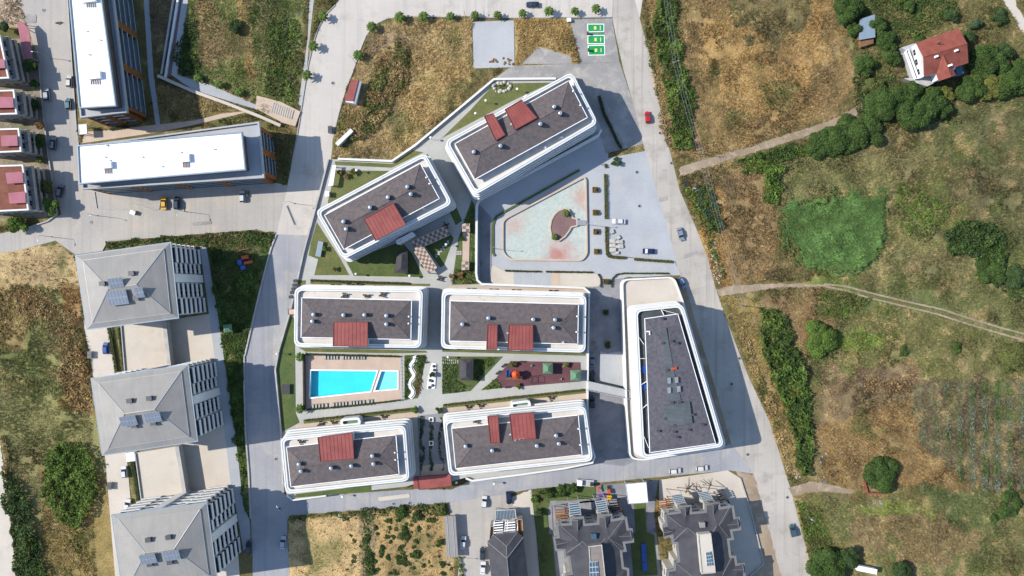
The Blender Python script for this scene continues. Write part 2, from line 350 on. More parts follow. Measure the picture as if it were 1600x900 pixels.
# ================================================================ paved ground (plan units)
PZ = 2.5      # level of the raised residential podium
SHEETS = [   # name, label, material, outline
 ('street', 'pale concrete street curving round the dry plot at the top', 'pale_road',
  [(1010,-40),(560,-40),(524,8),(510,22),(497,45),(489,70),(482,100),(474,150),(468,190),(462,225),(455,260),(447,300),(440,330),(432,367),(424,387),(470,420),(480,400),(500,325),(520,249),(517,250),(522,205),(530,175),(540,140),(552,110),(562,80),(572,55),(585,38),(605,28),(640,25),(800,27),(956,27),(1000,27)]),
 ('street', 'grey paver street in building shade along the residential wall', 'paver_street',
  [(432,366),(420,395),(410,440),(400,482),(382,555),(382,600),(384,675),(389,740),(392,810),(397,960),(457,960),(452,900),(449,815),(452,806),(700,786),(790,772),(830,764),(1000,748),(1140,735),(1175,740),(1195,725),(1135,690),(1003,716),(935,722),(813,740),(738,750),(706,765),(645,764),(510,774),(458,784),(444,772),(440,675),(435,622),(431,577),(437,545),(454,487),(464,445),(475,395),(482,368)]),
 ('street', 'wide beige street and car park south of the long white roof', 'warm_street',
  [(-60,345),(0,365),(37,357),(75,345),(96,335),(84,290),(75,230),(66,150),(62,100),(40,30),(20,-60),(105,-60),(113,100),(120,200),(128,262),(137,297),(300,292),(432,286),(450,290),(440,330),(432,367),(400,358),(168,376),(160,392),(117,398),(87,376),(25,392),(-60,402)]),
 ('road', 'long bare concrete main road running beside the fields', 'concrete_road',
  [(960,-60),(990,-60),(992,0),(1015,87),(1025,140),(1044,225),(1062,297),(1087,355),(1105,400),(1118,450),(1137,505),(1169,587),(1203,660),(1237,770),(1272,905),(1290,960),(1232,960),(1217,900),(1196,820),(1175,735),(1140,690),(1115,600),(1085,500),(1072,450),(1060,425),(1050,385),(1026,307),(1005,225),(990,162),(975,112),(956,27)]),
 ('plaza', 'pale grey paved plaza round the empty ornamental pond', 'plaza',
  [(935,205),(950,235),(952,400),(1055,410),(1063,430),(975,434),(962,445),(925,455),(918,446),(752,446),(742,436),(742,315),(752,308)]),
 ('parking', 'blue grey paver car park beside the main road', 'parking',
  [(944,248),(1009,236),(1028,307),(1051,385),(1057,409),(948,398)]),
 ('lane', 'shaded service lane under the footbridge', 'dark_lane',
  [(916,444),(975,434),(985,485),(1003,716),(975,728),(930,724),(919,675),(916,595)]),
 ('lane', 'grey gravel track behind the white boundary wall', 'gravel',
  [(610,268),(640,252),(680,215),(735,165),(770,125),(800,103),(968,97),(990,162),(1005,225),(946,240),(936,206),(912,150),(893,116),(866,124),(772,125),(650,226),(613,254)]),
 ('courtyard', 'beige flat yard north of the fish-bone roof villa by the road corner', 'beige_flat',
  [(1030,750),(1137,735),(1155,746),(1172,800),(1192,880),(1170,900),(1150,960),(1100,960),(1064,800),(1030,790)]),
 ('forecourt', 'trodden pink earth verge between the villa yard and the road', 'dirt',
  [(1150,737),(1178,742),(1200,822),(1222,905),(1240,960),(1150,960),(1168,902),(1194,880),(1173,800),(1157,747)]),
 ('verge', 'rutted grey earth verge shaded by the wedge-shaped building', 'dirt',
  [(1058,432),(1072,450),(1086,500),(1116,600),(1142,692),(1128,700),(1100,620),(1070,500)]),
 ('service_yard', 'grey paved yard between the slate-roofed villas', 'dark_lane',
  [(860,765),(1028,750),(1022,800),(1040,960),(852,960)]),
 ('parking', 'grey paver parking strip beside the metal shed', 'warm_street',
  [(700,786),(790,772),(805,780),(830,960),(715,960),(716,870)]),
 ('forecourt', 'beige concrete drive in front of the villas', 'beige_flat',
  [(800,776),(832,765),(842,860),(860,960),(828,960)]),
 ('driveway', 'beige drive west of the three tall apartment blocks', 'beige_flat',
  [(130,500),(175,510),(180,600),(195,680),(205,790),(215,960),(185,960),(165,720),(150,610)]),
 ('yard', 'pale concrete yard east of the tall apartment blocks', 'beige_flat',
  [(262,500),(330,490),(345,560),(352,668),(362,752),(372,860),(378,960),(290,960),(280,700),(268,560)]),
 ('footpath', 'narrow grey footpath lining the tall apartment blocks', 'parking',
  [(312,382),(322,384),(342,500),(350,560),(368,675),(380,790),(390,812),(392,852),(380,860),(372,810),(360,752),(350,668),(336,561)]),
 ('path', 'beige tiled walk between the two long white roofs', 'beige_tile',
  [(132,206),(163,204),(306,188),(345,178),(400,172),(300,196),(240,208),(128,224)]),
 ('footpath', 'straight grey footpath through shaded grass', 'parking',
  [(221,-60),(229,-60),(240,118),(251,198),(244,199),(232,118)]),
 ('footpath', 'grey ramp pavement with pale lamp squares along the brown walkway', 'parking',
  [(293,-60),(303,-60),(277,117),(330,133),(405,166),(404,172),(300,140),(268,117)]),
 ('ramp', 'dark brown sunken walkway between white kerbs', 'maroon_walk',
  [(282,-60),(293,-60),(268,117),(258,120)]),
 ('path', 'thin pale path beside the street palms', 'podium_pave',
  [(486,-60),(497,-60),(483,70),(474,165),(466,165),(481,60)]),
 ('slab', 'plain pale blue concrete slab on the dry plot', 'plaza',
  [(738,34),(803,32),(804,105),(740,107)]),
 ('slab', 'grey gravel wedge beside the overgrown plot', 'gravel',
  [(815,100),(842,73),(892,88),(893,100)]),
 ('parking', 'grey asphalt parking pad holding the green bays', 'gravel',
  [(890,30),(956,29),(968,97),(908,99)]),
 ('track', 'upper farm track of grey earth leading to the red-roofed farmhouse', 'dirt',
  [(1062,262),(1110,246),(1180,226),(1240,207),(1300,188),(1345,162),(1352,140),(1362,150),(1352,172),(1310,196),(1250,216),(1190,235),(1130,252),(1075,272),(1062,275)]),
 ('track', 'sandy field entrance joining the main road halfway down', 'dirt',
  [(1118,452),(1150,446),(1210,443),(1290,444),(1290,448),(1215,449),(1160,458),(1125,462)]),
 ('track', 'short pale track reaching the ruined hut', 'dirt',
  [(1232,762),(1265,752),(1300,757),(1335,766),(1330,772),(1290,768),(1260,770),(1238,774)]),
 ('track', 'pale lane at the top corner behind the farmhouse', 'beige_flat',
  [(1560,-60),(1580,-60),(1588,10),(1620,60),(1620,80),(1590,40),(1568,0)]),
 ('track', 'pale dirt road at the lower left edge', 'beige_flat',
  [(-60,700),(0,690),(8,740),(14,800),(22,860),(26,960),(-60,960)]),
]
def strip(line, w):
    L_, R_ = [], []
    for i, (x, y) in enumerate(line):
        a = line[max(0, i-1)]; b = line[min(len(line)-1, i+1)]; l = math.hypot(b[0]-a[0], b[1]-a[1]); nx_, ny_ = -(b[1]-a[1])/l*w/2, (b[0]-a[0])/l*w/2
        L_.append((x+nx_, y+ny_)); R_.append((x-nx_, y-ny_))
    return L_+R_[::-1]
SHEETS += [('track', 'upper wheel rut of the field track curving to the right edge', 'dirt', strip([(1288,444),(1320,447),(1365,459),(1420,472),(1470,483),(1510,496),(1560,511),(1620,527)], 2.6)),
 ('track', 'lower wheel rut of the field track curving to the right edge', 'dirt', strip([(1288,447),(1315,453),(1360,466),(1415,479),(1465,491),(1505,504),(1555,519),(1620,537)], 2.6))]
def vnoise(X, Y, s, seed):
    r = np.random.default_rng(seed); G = r.random((257, 257))
    x = X/s+1000.37; y = Y/s+1000.71
    xi = np.floor(x).astype(int); yi = np.floor(y).astype(int); fx = x-xi; fy = y-yi
    fx = fx*fx*(3-2*fx); fy = fy*fy*(3-2*fy)
    xi %= 256; yi %= 256
    return (G[xi, yi]*(1-fx)+G[xi+1, yi]*fx)*(1-fy)+(G[xi, yi+1]*(1-fx)+G[xi+1, yi+1]*fx)*fy
def fbm(X, Y, s, seed, o=4):
    t = np.zeros_like(X, float); a = .5; n = 0
    for k in range(o): t += a*vnoise(X, Y, s/2**k, seed+k); n += a; a *= .55
    return t/n
def inside(X, Y, poly):
    r = np.zeros(X.shape, bool); n = len(poly); j = n-1
    for i in range(n):
        xi, yi = poly[i]; xj, yj = poly[j]
        if yi != yj:
            r ^= ((yi > Y) != (yj > Y)) & (X < (xj-xi)*(Y-yi)/(yj-yi)+xi)
        j = i
    return r
PODIUM = [(514,249),(494,325),(475,395),(464,445),(454,487),(437,545),(431,577),(435,622),(440,675),(443,755),(448,772),(458,780),(510,774),(635,760),(645,757),(706,752),(728,746),(738,750),(813.8,740.5),(880,731),(925,723),(929,715),(922,690),(918,640),(918,595),(920,465),(920,457),(912,450),(752.7,444),(746,438),(744.2,427),(745,323),(748,314),(755,309),(935,212),(940,205),(938,197),(915,150),(897,118),(866,124),(800,124.5),(772,125),(649,228),(613,252.5),(529,249)]

# field zones: colour as seen, outline, edge wander
def ell(cx, cy, rx, ry, n=16): return [(cx+rx*math.cos(2*math.pi*k/n), cy+ry*math.sin(2*math.pi*k/n)) for k in range(n)]
ZONES = [
 ((150,125,82), [(1055,-100),(1335,-100),(1340,120),(1300,180),(1200,225),(1090,250),(1070,150)], 14),
 ((172,140,88), [(1090,20),(1300,10),(1290,90),(1240,150),(1150,200),(1110,150)], 30),
 ((118,108,70), [(1150,0),(1260,0),(1230,60),(1180,90)], 40),
 ((116,110,70), [(1330,-100),(1700,-100),(1700,260),(1340,235)], 18),
 ((126,122,78), [(1200,235),(1700,235),(1700,440),(1300,440),(1180,300)], 16),
 ((104,104,68), [(1450,160),(1700,150),(1700,480),(1540,450),(1440,330)], 35),
 ((142,118,80), [(1105,270),(1190,255),(1230,330),(1215,430),(1140,455),(1110,370)], 16),
 ((116,114,70), [(1160,460),(1330,452),(1450,490),(1700,560),(1700,600),(1270,600),(1200,490)], 16),
 ((108,110,68), [(1300,440),(1700,430),(1700,540),(1440,490)], 20),
 ((146,120,80), [(1180,460),(1290,455),(1300,520),(1240,545)], 16),
 ((132,112,82), [(1262,580),(1440,580),(1440,640),(1300,690),(1268,700)], 18),
 ((126,108,82), [(1340,575),(1430,580),(1420,610),(1350,605)], 10),
 ((142,116,76), [(1270,660),(1440,630),(1440,700),(1530,770),(1300,770)], 24),
 ((112,104,76), [(1430,598),(1700,588),(1700,765),(1540,770),(1430,690)], 12),
 ((116,116,72), [(1240,775),(1700,770),(1700,960),(1270,960)], 16),
 ((130,114,78), [(1330,800),(1500,800),(1540,860),(1420,890),(1320,850)], 26),
 ((96,104,62), [(1420,770),(1560,770),(1590,850),(1480,810)], 20),
 ((118,132,62), ell(1340,532,46,16), 14), ((112,124,62), ell(1300,480,30,20), 12), ((112,126,62), ell(1300,440,40,12), 10),
 ((120,128,66), ell(1395,790,60,14), 16), ((110,120,62), ell(1455,320,60,30), 24),
 ((150,116,66), ell(1225,640,30,60), 12), ((120,118,68), ell(1265,820,30,40), 16),
 ((150,128,84), [(1000,-60),(1036,-60),(1060,100),(1075,240),(1050,250),(1020,90)], 5),
 ((160,128,78), [(1072,290),(1130,300),(1145,430),(1130,470),(1105,410)], 8),
 ((150,130,80), [(1130,465),(1185,470),(1240,700),(1240,760),(1180,590)], 8),
 # left side
 ((86,102,54), [(318,384),(432,366),(412,440),(400,482),(384,560),(386,675),(394,812),(372,800),(350,600),(335,480)], 3),
 ((192,166,120), [(-80,395),(90,378),(116,400),(125,450),(60,470),(-80,440)], 8),
 ((140,136,86), [(-80,445),(120,450),(150,620),(185,760),(200,960),(-80,960)], 10),
 ((150,130,84), [(-80,440),(70,455),(20,540),(-80,560)], 18),
 ((140,118,66), [(100,530),(150,560),(150,650),(100,640)], 12),
 ((148,128,78), [(60,740),(180,740),(190,960),(70,960)], 16),
 ((160,128,84), [(90,440),(124,450),(132,510),(110,510)], 8),
 # middle plots
 ((118,124,72), [(284,-60),(482,-60),(462,166),(420,160),(330,132),(280,116)], 5),
 ((150,132,90), [(318,-20),(360,60),(340,110),(310,100),(295,40)], 14), ((112,122,66), ell(370,112,30,18), 8), ((92,112,54), ell(398,60,12,50), 6),
 ((160,138,86), [(365,-20),(385,-20),(402,130),(385,130)], 6), ((92,108,50), ell(432,100,16,70), 8), ((150,130,90), ell(360,70,26,30), 14),
 ((128,112,84), [(228,-60),(283,-60),(266,112),(252,118),(238,60)], 4),
 ((158,138,92), [(246,132),(300,145),(400,176),(300,192),(248,196)], 5),
 ((172,148,102), [(520,245),(535,175),(560,90),(590,40),(640,30),(738,30),(738,110),(700,170),(640,235),(610,252)], 5),
 ((186,158,106), [(660,90),(735,90),(735,130),(660,210),(610,240),(640,160)], 16),
 ((160,138,104), [(575,55),(610,40),(640,55),(600,80),(575,80)], 8),
 ((140,120,74), [(600,110),(640,70),(638,140),(560,210),(530,220),(545,190)], 10),
 ((158,132,84), [(803,28),(893,28),(906,100),(804,104)], 4),
 ((196,166,116), [(450,815),(575,800),(580,960),(450,960)], 5),
 ((180,150,100), [(575,800),(700,790),(716,960),(575,960)], 5),
 ((150,132,98), [(560,800),(585,800),(590,960),(565,960)], 5),
 ((196,176,150), [(-80,-60),(100,-60),(60,40),(34,40),(-80,60)], 6),
 ((150,138,122), [(-80,60),(58,60),(90,335),(-80,360)], 3),
 ((150,132,92), [(530,252),(612,255),(640,235),(560,230)], 4),
]
xs = np.concatenate([np.array([-4000,-1500,-700,-400,-300,-250]), np.arange(-205, 205.01, .55), np.array([250,300,400,700,1500,4000])])
ys = np.concatenate([np.array([-4000,-1500,-700,-350,-220,-160]), np.arange(-118, 118.01, .55), np.array([160,220,350,700,1500,4000])])
GX, GY = np.meshgrid(xs, ys, indexing='ij')
PXg, PYg = GX/K+800, 450-GY/K
COLR = np.zeros(GX.shape+(3,)); COLR[:] = C(124,114,74)
WARP = {w: (fbm(GX, GY, w*K*1.6+1.5, 31, 3)-.5, fbm(GX, GY, w*K*1.6+1.5, 57, 3)-.5) for w in (4, 10, 22)}
for c, poly, wob in ZONES:
    wx, wy = WARP[4 if wob < 7 else 10 if wob < 17 else 22]
    x0 = min(q[0] for q in poly)-2.7*wob; x1 = max(q[0] for q in poly)+2.7*wob; y0 = min(q[1] for q in poly)-2.7*wob; y1 = max(q[1] for q in poly)+2.7*wob
    ia, ib = np.searchsorted(PXg[:, 0], [x0, x1]); jb, ja = len(ys)-np.searchsorted(PYg[0, ::-1], [y0, y1])
    sl = (slice(ia, ib), slice(ja, jb))
    g_ = sum(c)/3; c = [1.1*(q*.94+g_*.06) for q in c]
    COLR[sl][inside(PXg[sl]+wx[sl]*2.6*wob, PYg[sl]+wy[sl]*2.6*wob, poly)] = C(*c)
# cabbage rows
rows = inside(PXg, PYg, [(1425,595),(1700,588),(1700,768),(1535,772),(1425,690)])
stripe = (np.sin((PXg+30*fbm(GX, GY, 10, 3))*2*math.pi/28) > .5) & (fbm(GX, GY, 7, 41) > .45) & rows
COLR[stripe] = C(112,100,78)
# patchiness: dry straw, brown and green tufts through every field
f1 = fbm(GX, GY, 9, 101, 4); f2 = fbm(GX, GY, 3.2, 131, 4); f3 = fbm(GX, GY, 16, 171, 3)
for msk, c, amt in ((np.clip((f1-.56)*6, 0, 1), C(100,112,62), .65), (np.clip((f2-.58)*6, 0, 1), C(186,162,116), .6), (np.clip((f3-.56)*7, 0, 1), C(124,104,80), .3), (np.clip((.42-f2)*6, 0, 1), C(92,86,62), .35)):
    COLR += (np.array(c)-COLR)*(msk*amt)[..., None]
FAR = (abs(GX) > 206) | (abs(GY) > 119)
COLR[FAR] = C(128,122,80)
PAVED = np.zeros(GX.shape, bool)
def mark(poly):
    x0 = min(q[0] for q in poly); x1 = max(q[0] for q in poly); y0 = min(q[1] for q in poly); y1 = max(q[1] for q in poly)
    ia, ib = np.searchsorted(PXg[:, 0], [x0, x1]); jb, ja = len(ys)-np.searchsorted(PYg[0, ::-1], [y0, y1])
    sl = (slice(ia, ib), slice(ja, jb)); PAVED[sl] |= inside(PXg[sl], PYg[sl], poly)
for s in SHEETS: mark(s[3])
mark(PODIUM)
for poly in ([(110,180),(110,-60),(235,-60),(232,195),(125,200)], [(120,225),(412,190),(440,285),(140,300)], [(117,380),(325,378),(380,760),(395,960),(150,960),(140,520)], [(-60,40),(60,40),(95,340),(-60,360)], [(690,800),(720,800),(720,880),(690,880)]):
    mark(poly)
FREE = ~PAVED
E = FREE.astype(float)
for _ in range(3):
    Q = np.pad(E, 1, mode='edge'); E = np.minimum(E, (Q[:-2, 1:-1]+Q[2:, 1:-1]+Q[1:-1, :-2]+Q[1:-1, 2:])/4)
GZ = -0.06+E*((fbm(GX, GY, 5, 201, 4)-.5)*.9+.25+(fbm(GX, GY, 30, 221, 2)-.5)*1.2*E)
GZ = np.where(E > 0, np.maximum(GZ, -.3), -.06); GZ[FAR] = 0
def np_mesh(name, V, F, mt, colors=None, nper=4):
    me = bpy.data.meshes.new(name)
    nf = len(F); me.vertices.add(len(V)); me.loops.add(nf*nper); me.polygons.add(nf)
    me.vertices.foreach_set('co', np.asarray(V, np.float32).ravel())
    me.loops.foreach_set('vertex_index', np.asarray(F, np.int32).ravel())
    me.polygons.foreach_set('loop_start', np.arange(0, nf*nper, nper, dtype=np.int32))
    me.polygons.foreach_set('loop_total', np.full(nf, nper, np.int32))
    me.materials.append(mt)
    if colors is not None:
        a = me.color_attributes.new('Col', 'FLOAT_COLOR', 'POINT')
        cc = np.ones((len(V), 4), np.float32); cc[:, :3] = colors; a.data.foreach_set('color', cc.ravel())
    me.update(calc_edges=True); return me
def np_obj(name, me, parent=None):
    o = bpy.data.objects.new(name, me); col.objects.link(o)
    if parent: o.parent = parent
    return o
nx, ny = GX.shape
idx = np.arange(nx*ny).reshape(nx, ny)
F = np.stack([idx[:-1, :-1], idx[1:, :-1], idx[1:, 1:], idx[:-1, 1:]], -1).reshape(-1, 4)
me = np_mesh('ground', np.stack([GX, GY, GZ], -1).reshape(-1, 3), F, M['field'], COLR.reshape(-1, 3))
tag(np_obj('ground', me), 'dry grass and bare earth of the open fields all round', kind='structure')
# ---- sheets
zz = .02
GROUND_Z = {}
def rough(poly, step=4, amp=1.1):
    out = []
    for i, a in enumerate(poly):
        b = poly[(i+1) % len(poly)]; n = max(1, int(math.hypot(b[0]-a[0], b[1]-a[1])/step))
        for k in range(n): out.append((a[0]+(b[0]-a[0])*k/n+rng.uniform(-amp, amp), a[1]+(b[1]-a[1])*k/n+rng.uniform(-amp, amp)))
    return out
for nm, lb, mt, poly in SHEETS:
    if nm in ('track', 'verge', 'forecourt') and 'rut' not in lb: poly = rough(poly)
    elif 'rut' in lb: poly = rough(poly, 3, .5)
    mb = MB(); mb.prism(P2(poly), -.4, zz); o = mb.build(nm, M[mt]); tag(o, lb, kind='structure'); zz += .0035
def kerb(line, label, w=.25, h=.14, z=0, mt='kerb', hh=0):
    """kerb stones laid end to end, each a piece of its own"""
    mb = MB(); mb.wall(P2(line, hh), w, z-.2, z+h+.12); o = mb.build('kerb', M[mt]); return tag(o, label, kind='structure')
kerb([(524,8),(510,22),(497,45),(489,70),(482,100),(474,150),(468,190),(462,225),(455,262)], 'pale kerb on the outer side of the curving street')
kerb([(956,27),(800,28),(640,26),(605,29),(585,39),(572,56),(562,81),(552,111),(540,141),(530,176),(522,206)], 'pale kerb round the dry plot at the street bend')
kerb([(400,358),(300,366),(168,377),(160,392)], 'pale kerb along the grass strip north of the tall blocks')
kerb([(1152,745),(1156,747),(1173,800),(1193,880),(1168,902)], 'low kerb wall round the corner villa yard', h=.5, w=.4)
kerb([(62,100),(66,150),(75,230),(84,290),(90,335),(75,346),(37,358)], 'low garden kerb in front of the row houses', h=.5, w=.4)
kerb([(105,-20),(113,100),(120,200),(128,262),(136,292)], 'pale kerb beside the tall white-roofed block')
kerb([(148,300),(152,326),(205,328)], 'curved kerb round the small planted triangle')
kerb([(207,318),(240,328),(249,327),(251,312)], 'kerb tongue beside the parked yellow car')
kerb([(285,312),(288,331)], 'short kerb end beside the dark parked car')
kerb([(382,555),(382,600),(384,675),(389,740),(392,810)], 'stone kerb at the foot of the shaded street', w=.5, h=.3)
kerb([(432,367),(424,387),(410,440),(400,482),(383,555)], 'stone kerb along the playground lawn', w=.5, h=.3)

# ---- plan markings: green charging bays
bays = thing('charging_bays', 'three green parking bays with white borders and yellow marks', 'parking bay', P(930, 62))
for poly in ([(918,38),(943.5,38),(943.5,49.5),(918.5,50)], [(918.5,56),(944,55.5),(944.5,68.5),(918.5,68.5)], [(919,71.5),(944.5,71),(945,86),(919.5,86.5)]):
    mb = MB(); mb.prism(P2(poly), .1, .20); b = mb.build('bay', M['green_paint'], bays)
    w = ccw(P2(poly)); mb = MB(); mb.ring(offset(w, .12), offset(w, -.12), .1, .206); mb.build('white_border', M['white_paint'], bays)
    cx = sum(q[0] for q in poly)/4; cy = sum(q[1] for q in poly)/4
    mb = MB(); c = P(cx-1, cy)
    mb.box((c.x, c.y, .204), (.9, 1.15, .008)); mb.build('symbol', M['yellow_paint'], bays)
    mb = MB()
    for k in range(-1, 2): mb.box((c.x+.05*k, c.y+k*.36, .210), (.5, .14, .004))
    mb.build('symbol_strokes', M['white_paint'], bays)
    mb = MB(); c = P(cx+7, cy)
    for k in range(-3, 4): mb.box((c.x, c.y+k*.2, .204), (.32, .12, .008))
    mb.build('lettering', M['white_paint'], bays)
mb = MB(); mb.prism(P2([(919,50.5),(943.5,50),(944,55.3),(919,55.8)]), .1, .198); mb.build('walkway', M['green_roof'], bays)
for x, y, l in ((917.5,53.5,'dark charging post between the two upper green bays'), (919,79.5,'dark charging post at the lowest green bay')):
    t = thing('charging_post', l, 'charging post', P(x, y))
    c = P(x, y); mb = MB(); mb.box((c.x, c.y, .75), (.5, .7, 1.3)); mb.build('cabinet', M['dark_metal'], t)
    mb = MB(); mb.box((c.x, c.y, 1.5), (.62, .85, .12)); mb.build('cap', M['dark_metal'], t)
    mb = MB(); mb.box((c.x, c.y, .12), (.8, 1.0, .1)); mb.build('plinth', M['kerb'], t)

# ================================================================ podium
POOL = [(486,579),(589,580),(579,611),(485,621)]; KID = [(596,580),(621,580.5),(621,607),(586,610)]
pool_w, kid_w = ccw(P2(POOL, PZ)), ccw(P2(KID, PZ))
pod = P2(PODIUM, PZ)
mb = MB(); mb.prism(pod, -.3, PZ, holes=[offset(pool_w, .05), offset(kid_w, .05)]); tag(mb.build('podium', M['podium_pave']), 'raised pale paved podium carrying the white residential blocks', kind='structure')
PODS = [
 ('lawn', 'mown lawn wedge behind the uppermost white block', 'lawn', [(672,224),(690,216),(735,172),(772,131),(800,130),(862,129),(800,158),(702,210)]),
 ('lawn', 'sparse lawn with orange shrubs in the upper left corner', 'lawn', [(524,266),(608,267),(590,285),(515,320),(512,316)]),
 ('lawn', 'thin grass strip under the white boundary wall', 'lawn', [(523,252),(613,256),(645,235),(662,238),(612,262),(524,258)]),
 ('lawn', 'patchy lawn in the left corner below the slanted block', 'lawn', [(495,347),(532,404),(546,430),(491,430),(497,405),(482,399),(486,378)]),
 ('lawn', 'green lawn with the dark pavilion below the slanted block', 'lush', [(541,409),(553,431),(662,433),(644,396),(627,377),(598,388)]),
 ('lawn', 'small shaded lawn with stepping stones behind the pergola', 'lush', [(664,384),(704,366),(709,372),(694,414),(688,418)]),
 ('lawn', 'green strip holding the long salmon walkway', 'lush', [(737,312),(742,320),(742,432),(750,444),(706,445),(716,374),(725,346)]),
 ('lawn', 'dark grass strip beside the leaning walkway', 'lush', [(664,246),(668,240),(683,268),(716,330),(722,345),(712,352)]),
 ('lawn', 'narrow hedge lawn above the left middle block', 'lawn', [(485,437.5),(640,443),(672,443.5),(672,447),(640,446.5),(485,443.5)]),
 ('terrace', 'beige terrace strip along the top of the left middle block', 'beige_tile', [(485,444),(660,448),(660,456),(485,452)]),
 ('terrace', 'beige terrace strip along the top of the right middle block', 'beige_tile', [(702,447),(912,452),(918,460),(918,466),(700,460)]),
 ('lawn', 'dark green lawn between the shaded street and the pool path', 'lush', [(454,494),(461,497),(461,545),(462,645),(468,660),(441,675),(437,622),(433,577),(439,545)]),
 ('lawn', 'small lawn square at the corner of the left middle block', 'lawn', [(466,438),(478,438),(477,446),(466,446)]),
 ('lawn', 'grass strip between the left middle block and the pool', 'lawn', [(466,543),(665,548),(668,551),(620,552),(478,549.5)]),
 ('lawn', 'grass strip below the right middle block', 'lawn', [(691,545),(915,552),(915,556),(691,549.5)]),
 ('pool_deck', 'salmon tiled sun deck round the swimming pool', 'pool_deck', [(475,553),(625,557),(627,625),(505,639),(477,640)]),
 ('garden', 'planted bed with the white serpentine stones', 'lush', [(632,555),(666,554),(653,622),(632,625)]),
 ('garden', 'shrub garden round the dark gazebo', 'lush', [(691,557),(786,557),(735,611),(691,616)]),
 ('playground', 'maroon rubber playground floor with green shelters', 'rubber', [(798,564),(907,566),(908,596),(785,606),(776,589)]),
 ('lawn', 'small green triangle left of the rubber playground', 'lush', [(751,610),(776,590),(785,606)]),
 ('lawn', 'grass strip above the lower right block', 'lawn', [(692,632),(914,608),(916,614),(692,638)]),
 ('lawn', 'grass strip above the lower left block', 'lawn', [(474,656),(649,637),(651,643),(475,662)]),
 ('terrace', 'beige terrace strip above the lower right block', 'beige_tile', [(692,638.5),(917,614.5),(920,625),(692,648)]),
 ('terrace', 'beige terrace strip above the lower left block', 'beige_tile', [(462,664),(652,643.5),(655,655),(462,676)]),
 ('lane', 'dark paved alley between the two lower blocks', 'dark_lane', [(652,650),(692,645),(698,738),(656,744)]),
 ('lawn', 'green strip in front of the lower left block', 'lush', [(462,772),(580,758),(580,767),(510,773.5),(460,778)]),
 ('terrace', 'wooden looking deck at the end of the dark alley', 'beige_tile', [(657,728),(697,724),(699,742),(658,744)]),
]
zz = PZ+.012
for nm, lb, mt, poly in PODS:
    w = P2(poly, PZ); ho = [offset(pool_w, .05), offset(kid_w, .05)] if nm == 'pool_deck' else []
    mb = MB(); mb.prism(w, PZ-.05, zz, holes=ho); tag(mb.build(nm, M[mt]), lb, kind='structure'); zz += .0035
PODZ = zz
# boundary walls
def bwall(line, label, z0, z1, w=.35, hh=PZ, mt='white_wall', cap=True):
    t = thing('boundary_wall', label, 'wall', P(*line[0], hh))
    mb = MB(); mb.wall(P2(line, hh), w, z0, z1); mb.build('wall', M[mt], t)
    if cap: mb = MB(); mb.wall(P2(line, hh), w+.14, z1, z1+.12); mb.build('coping', M[mt], t)
bwall([(529,249),(613,252.5),(649,228),(772,125),(800,124.5),(868,124)], 'white boundary wall zigzagging behind the upper blocks', -.3, PZ+1.0, .55)
bwall([(514,249),(494,325),(475,395),(464,445),(454,487),(437,545),(431,577),(435,622),(440,675),(443,755)], 'long grey boundary wall between the street and the lawns', -.3, PZ+.7, .4, mt='kerb')
bwall([(939,204),(935,212),(755,309),(748,314),(745,323),(744.2,427),(746,438),(752.7,444),(912,450),(920,457),(920,465)], 'white curved parapet wall wrapping the sunken pond plaza', -.3, PZ+1.0, .6)
bwall([(920,466),(917.5,595),(917.5,640),(922,690),(929,713),(925,722),(880,731),(813,740.5),(738,750),(728,746)], 'white parapet wall above the shaded service lane', -.3, PZ+.9, .5)
bwall([(510,774),(458,781),(448,773)], 'low white wall at the foot of the lower left block', -.3, PZ+.4, .4)
bwall([(526,226),(550,203)], 'short thick white wall at the dry plot corner', -.1, 2.2, 1.2, hh=2.2)
bwall([(246,118),(300,142),(350,160),(406,182),(438,196)], 'pale retaining wall along the ramp pavement', -.1, .9, .9, hh=.9, mt='beige_flat')
bwall([(284,-40),(258,121)], 'white edge wall of the brown walkway', -.1, .9, .5, hh=.9)
bwall([(277,-40),(252,116)], 'pale outer wall beside the dark shaded grass', -.1, .7, .5, hh=.7, mt='kerb')
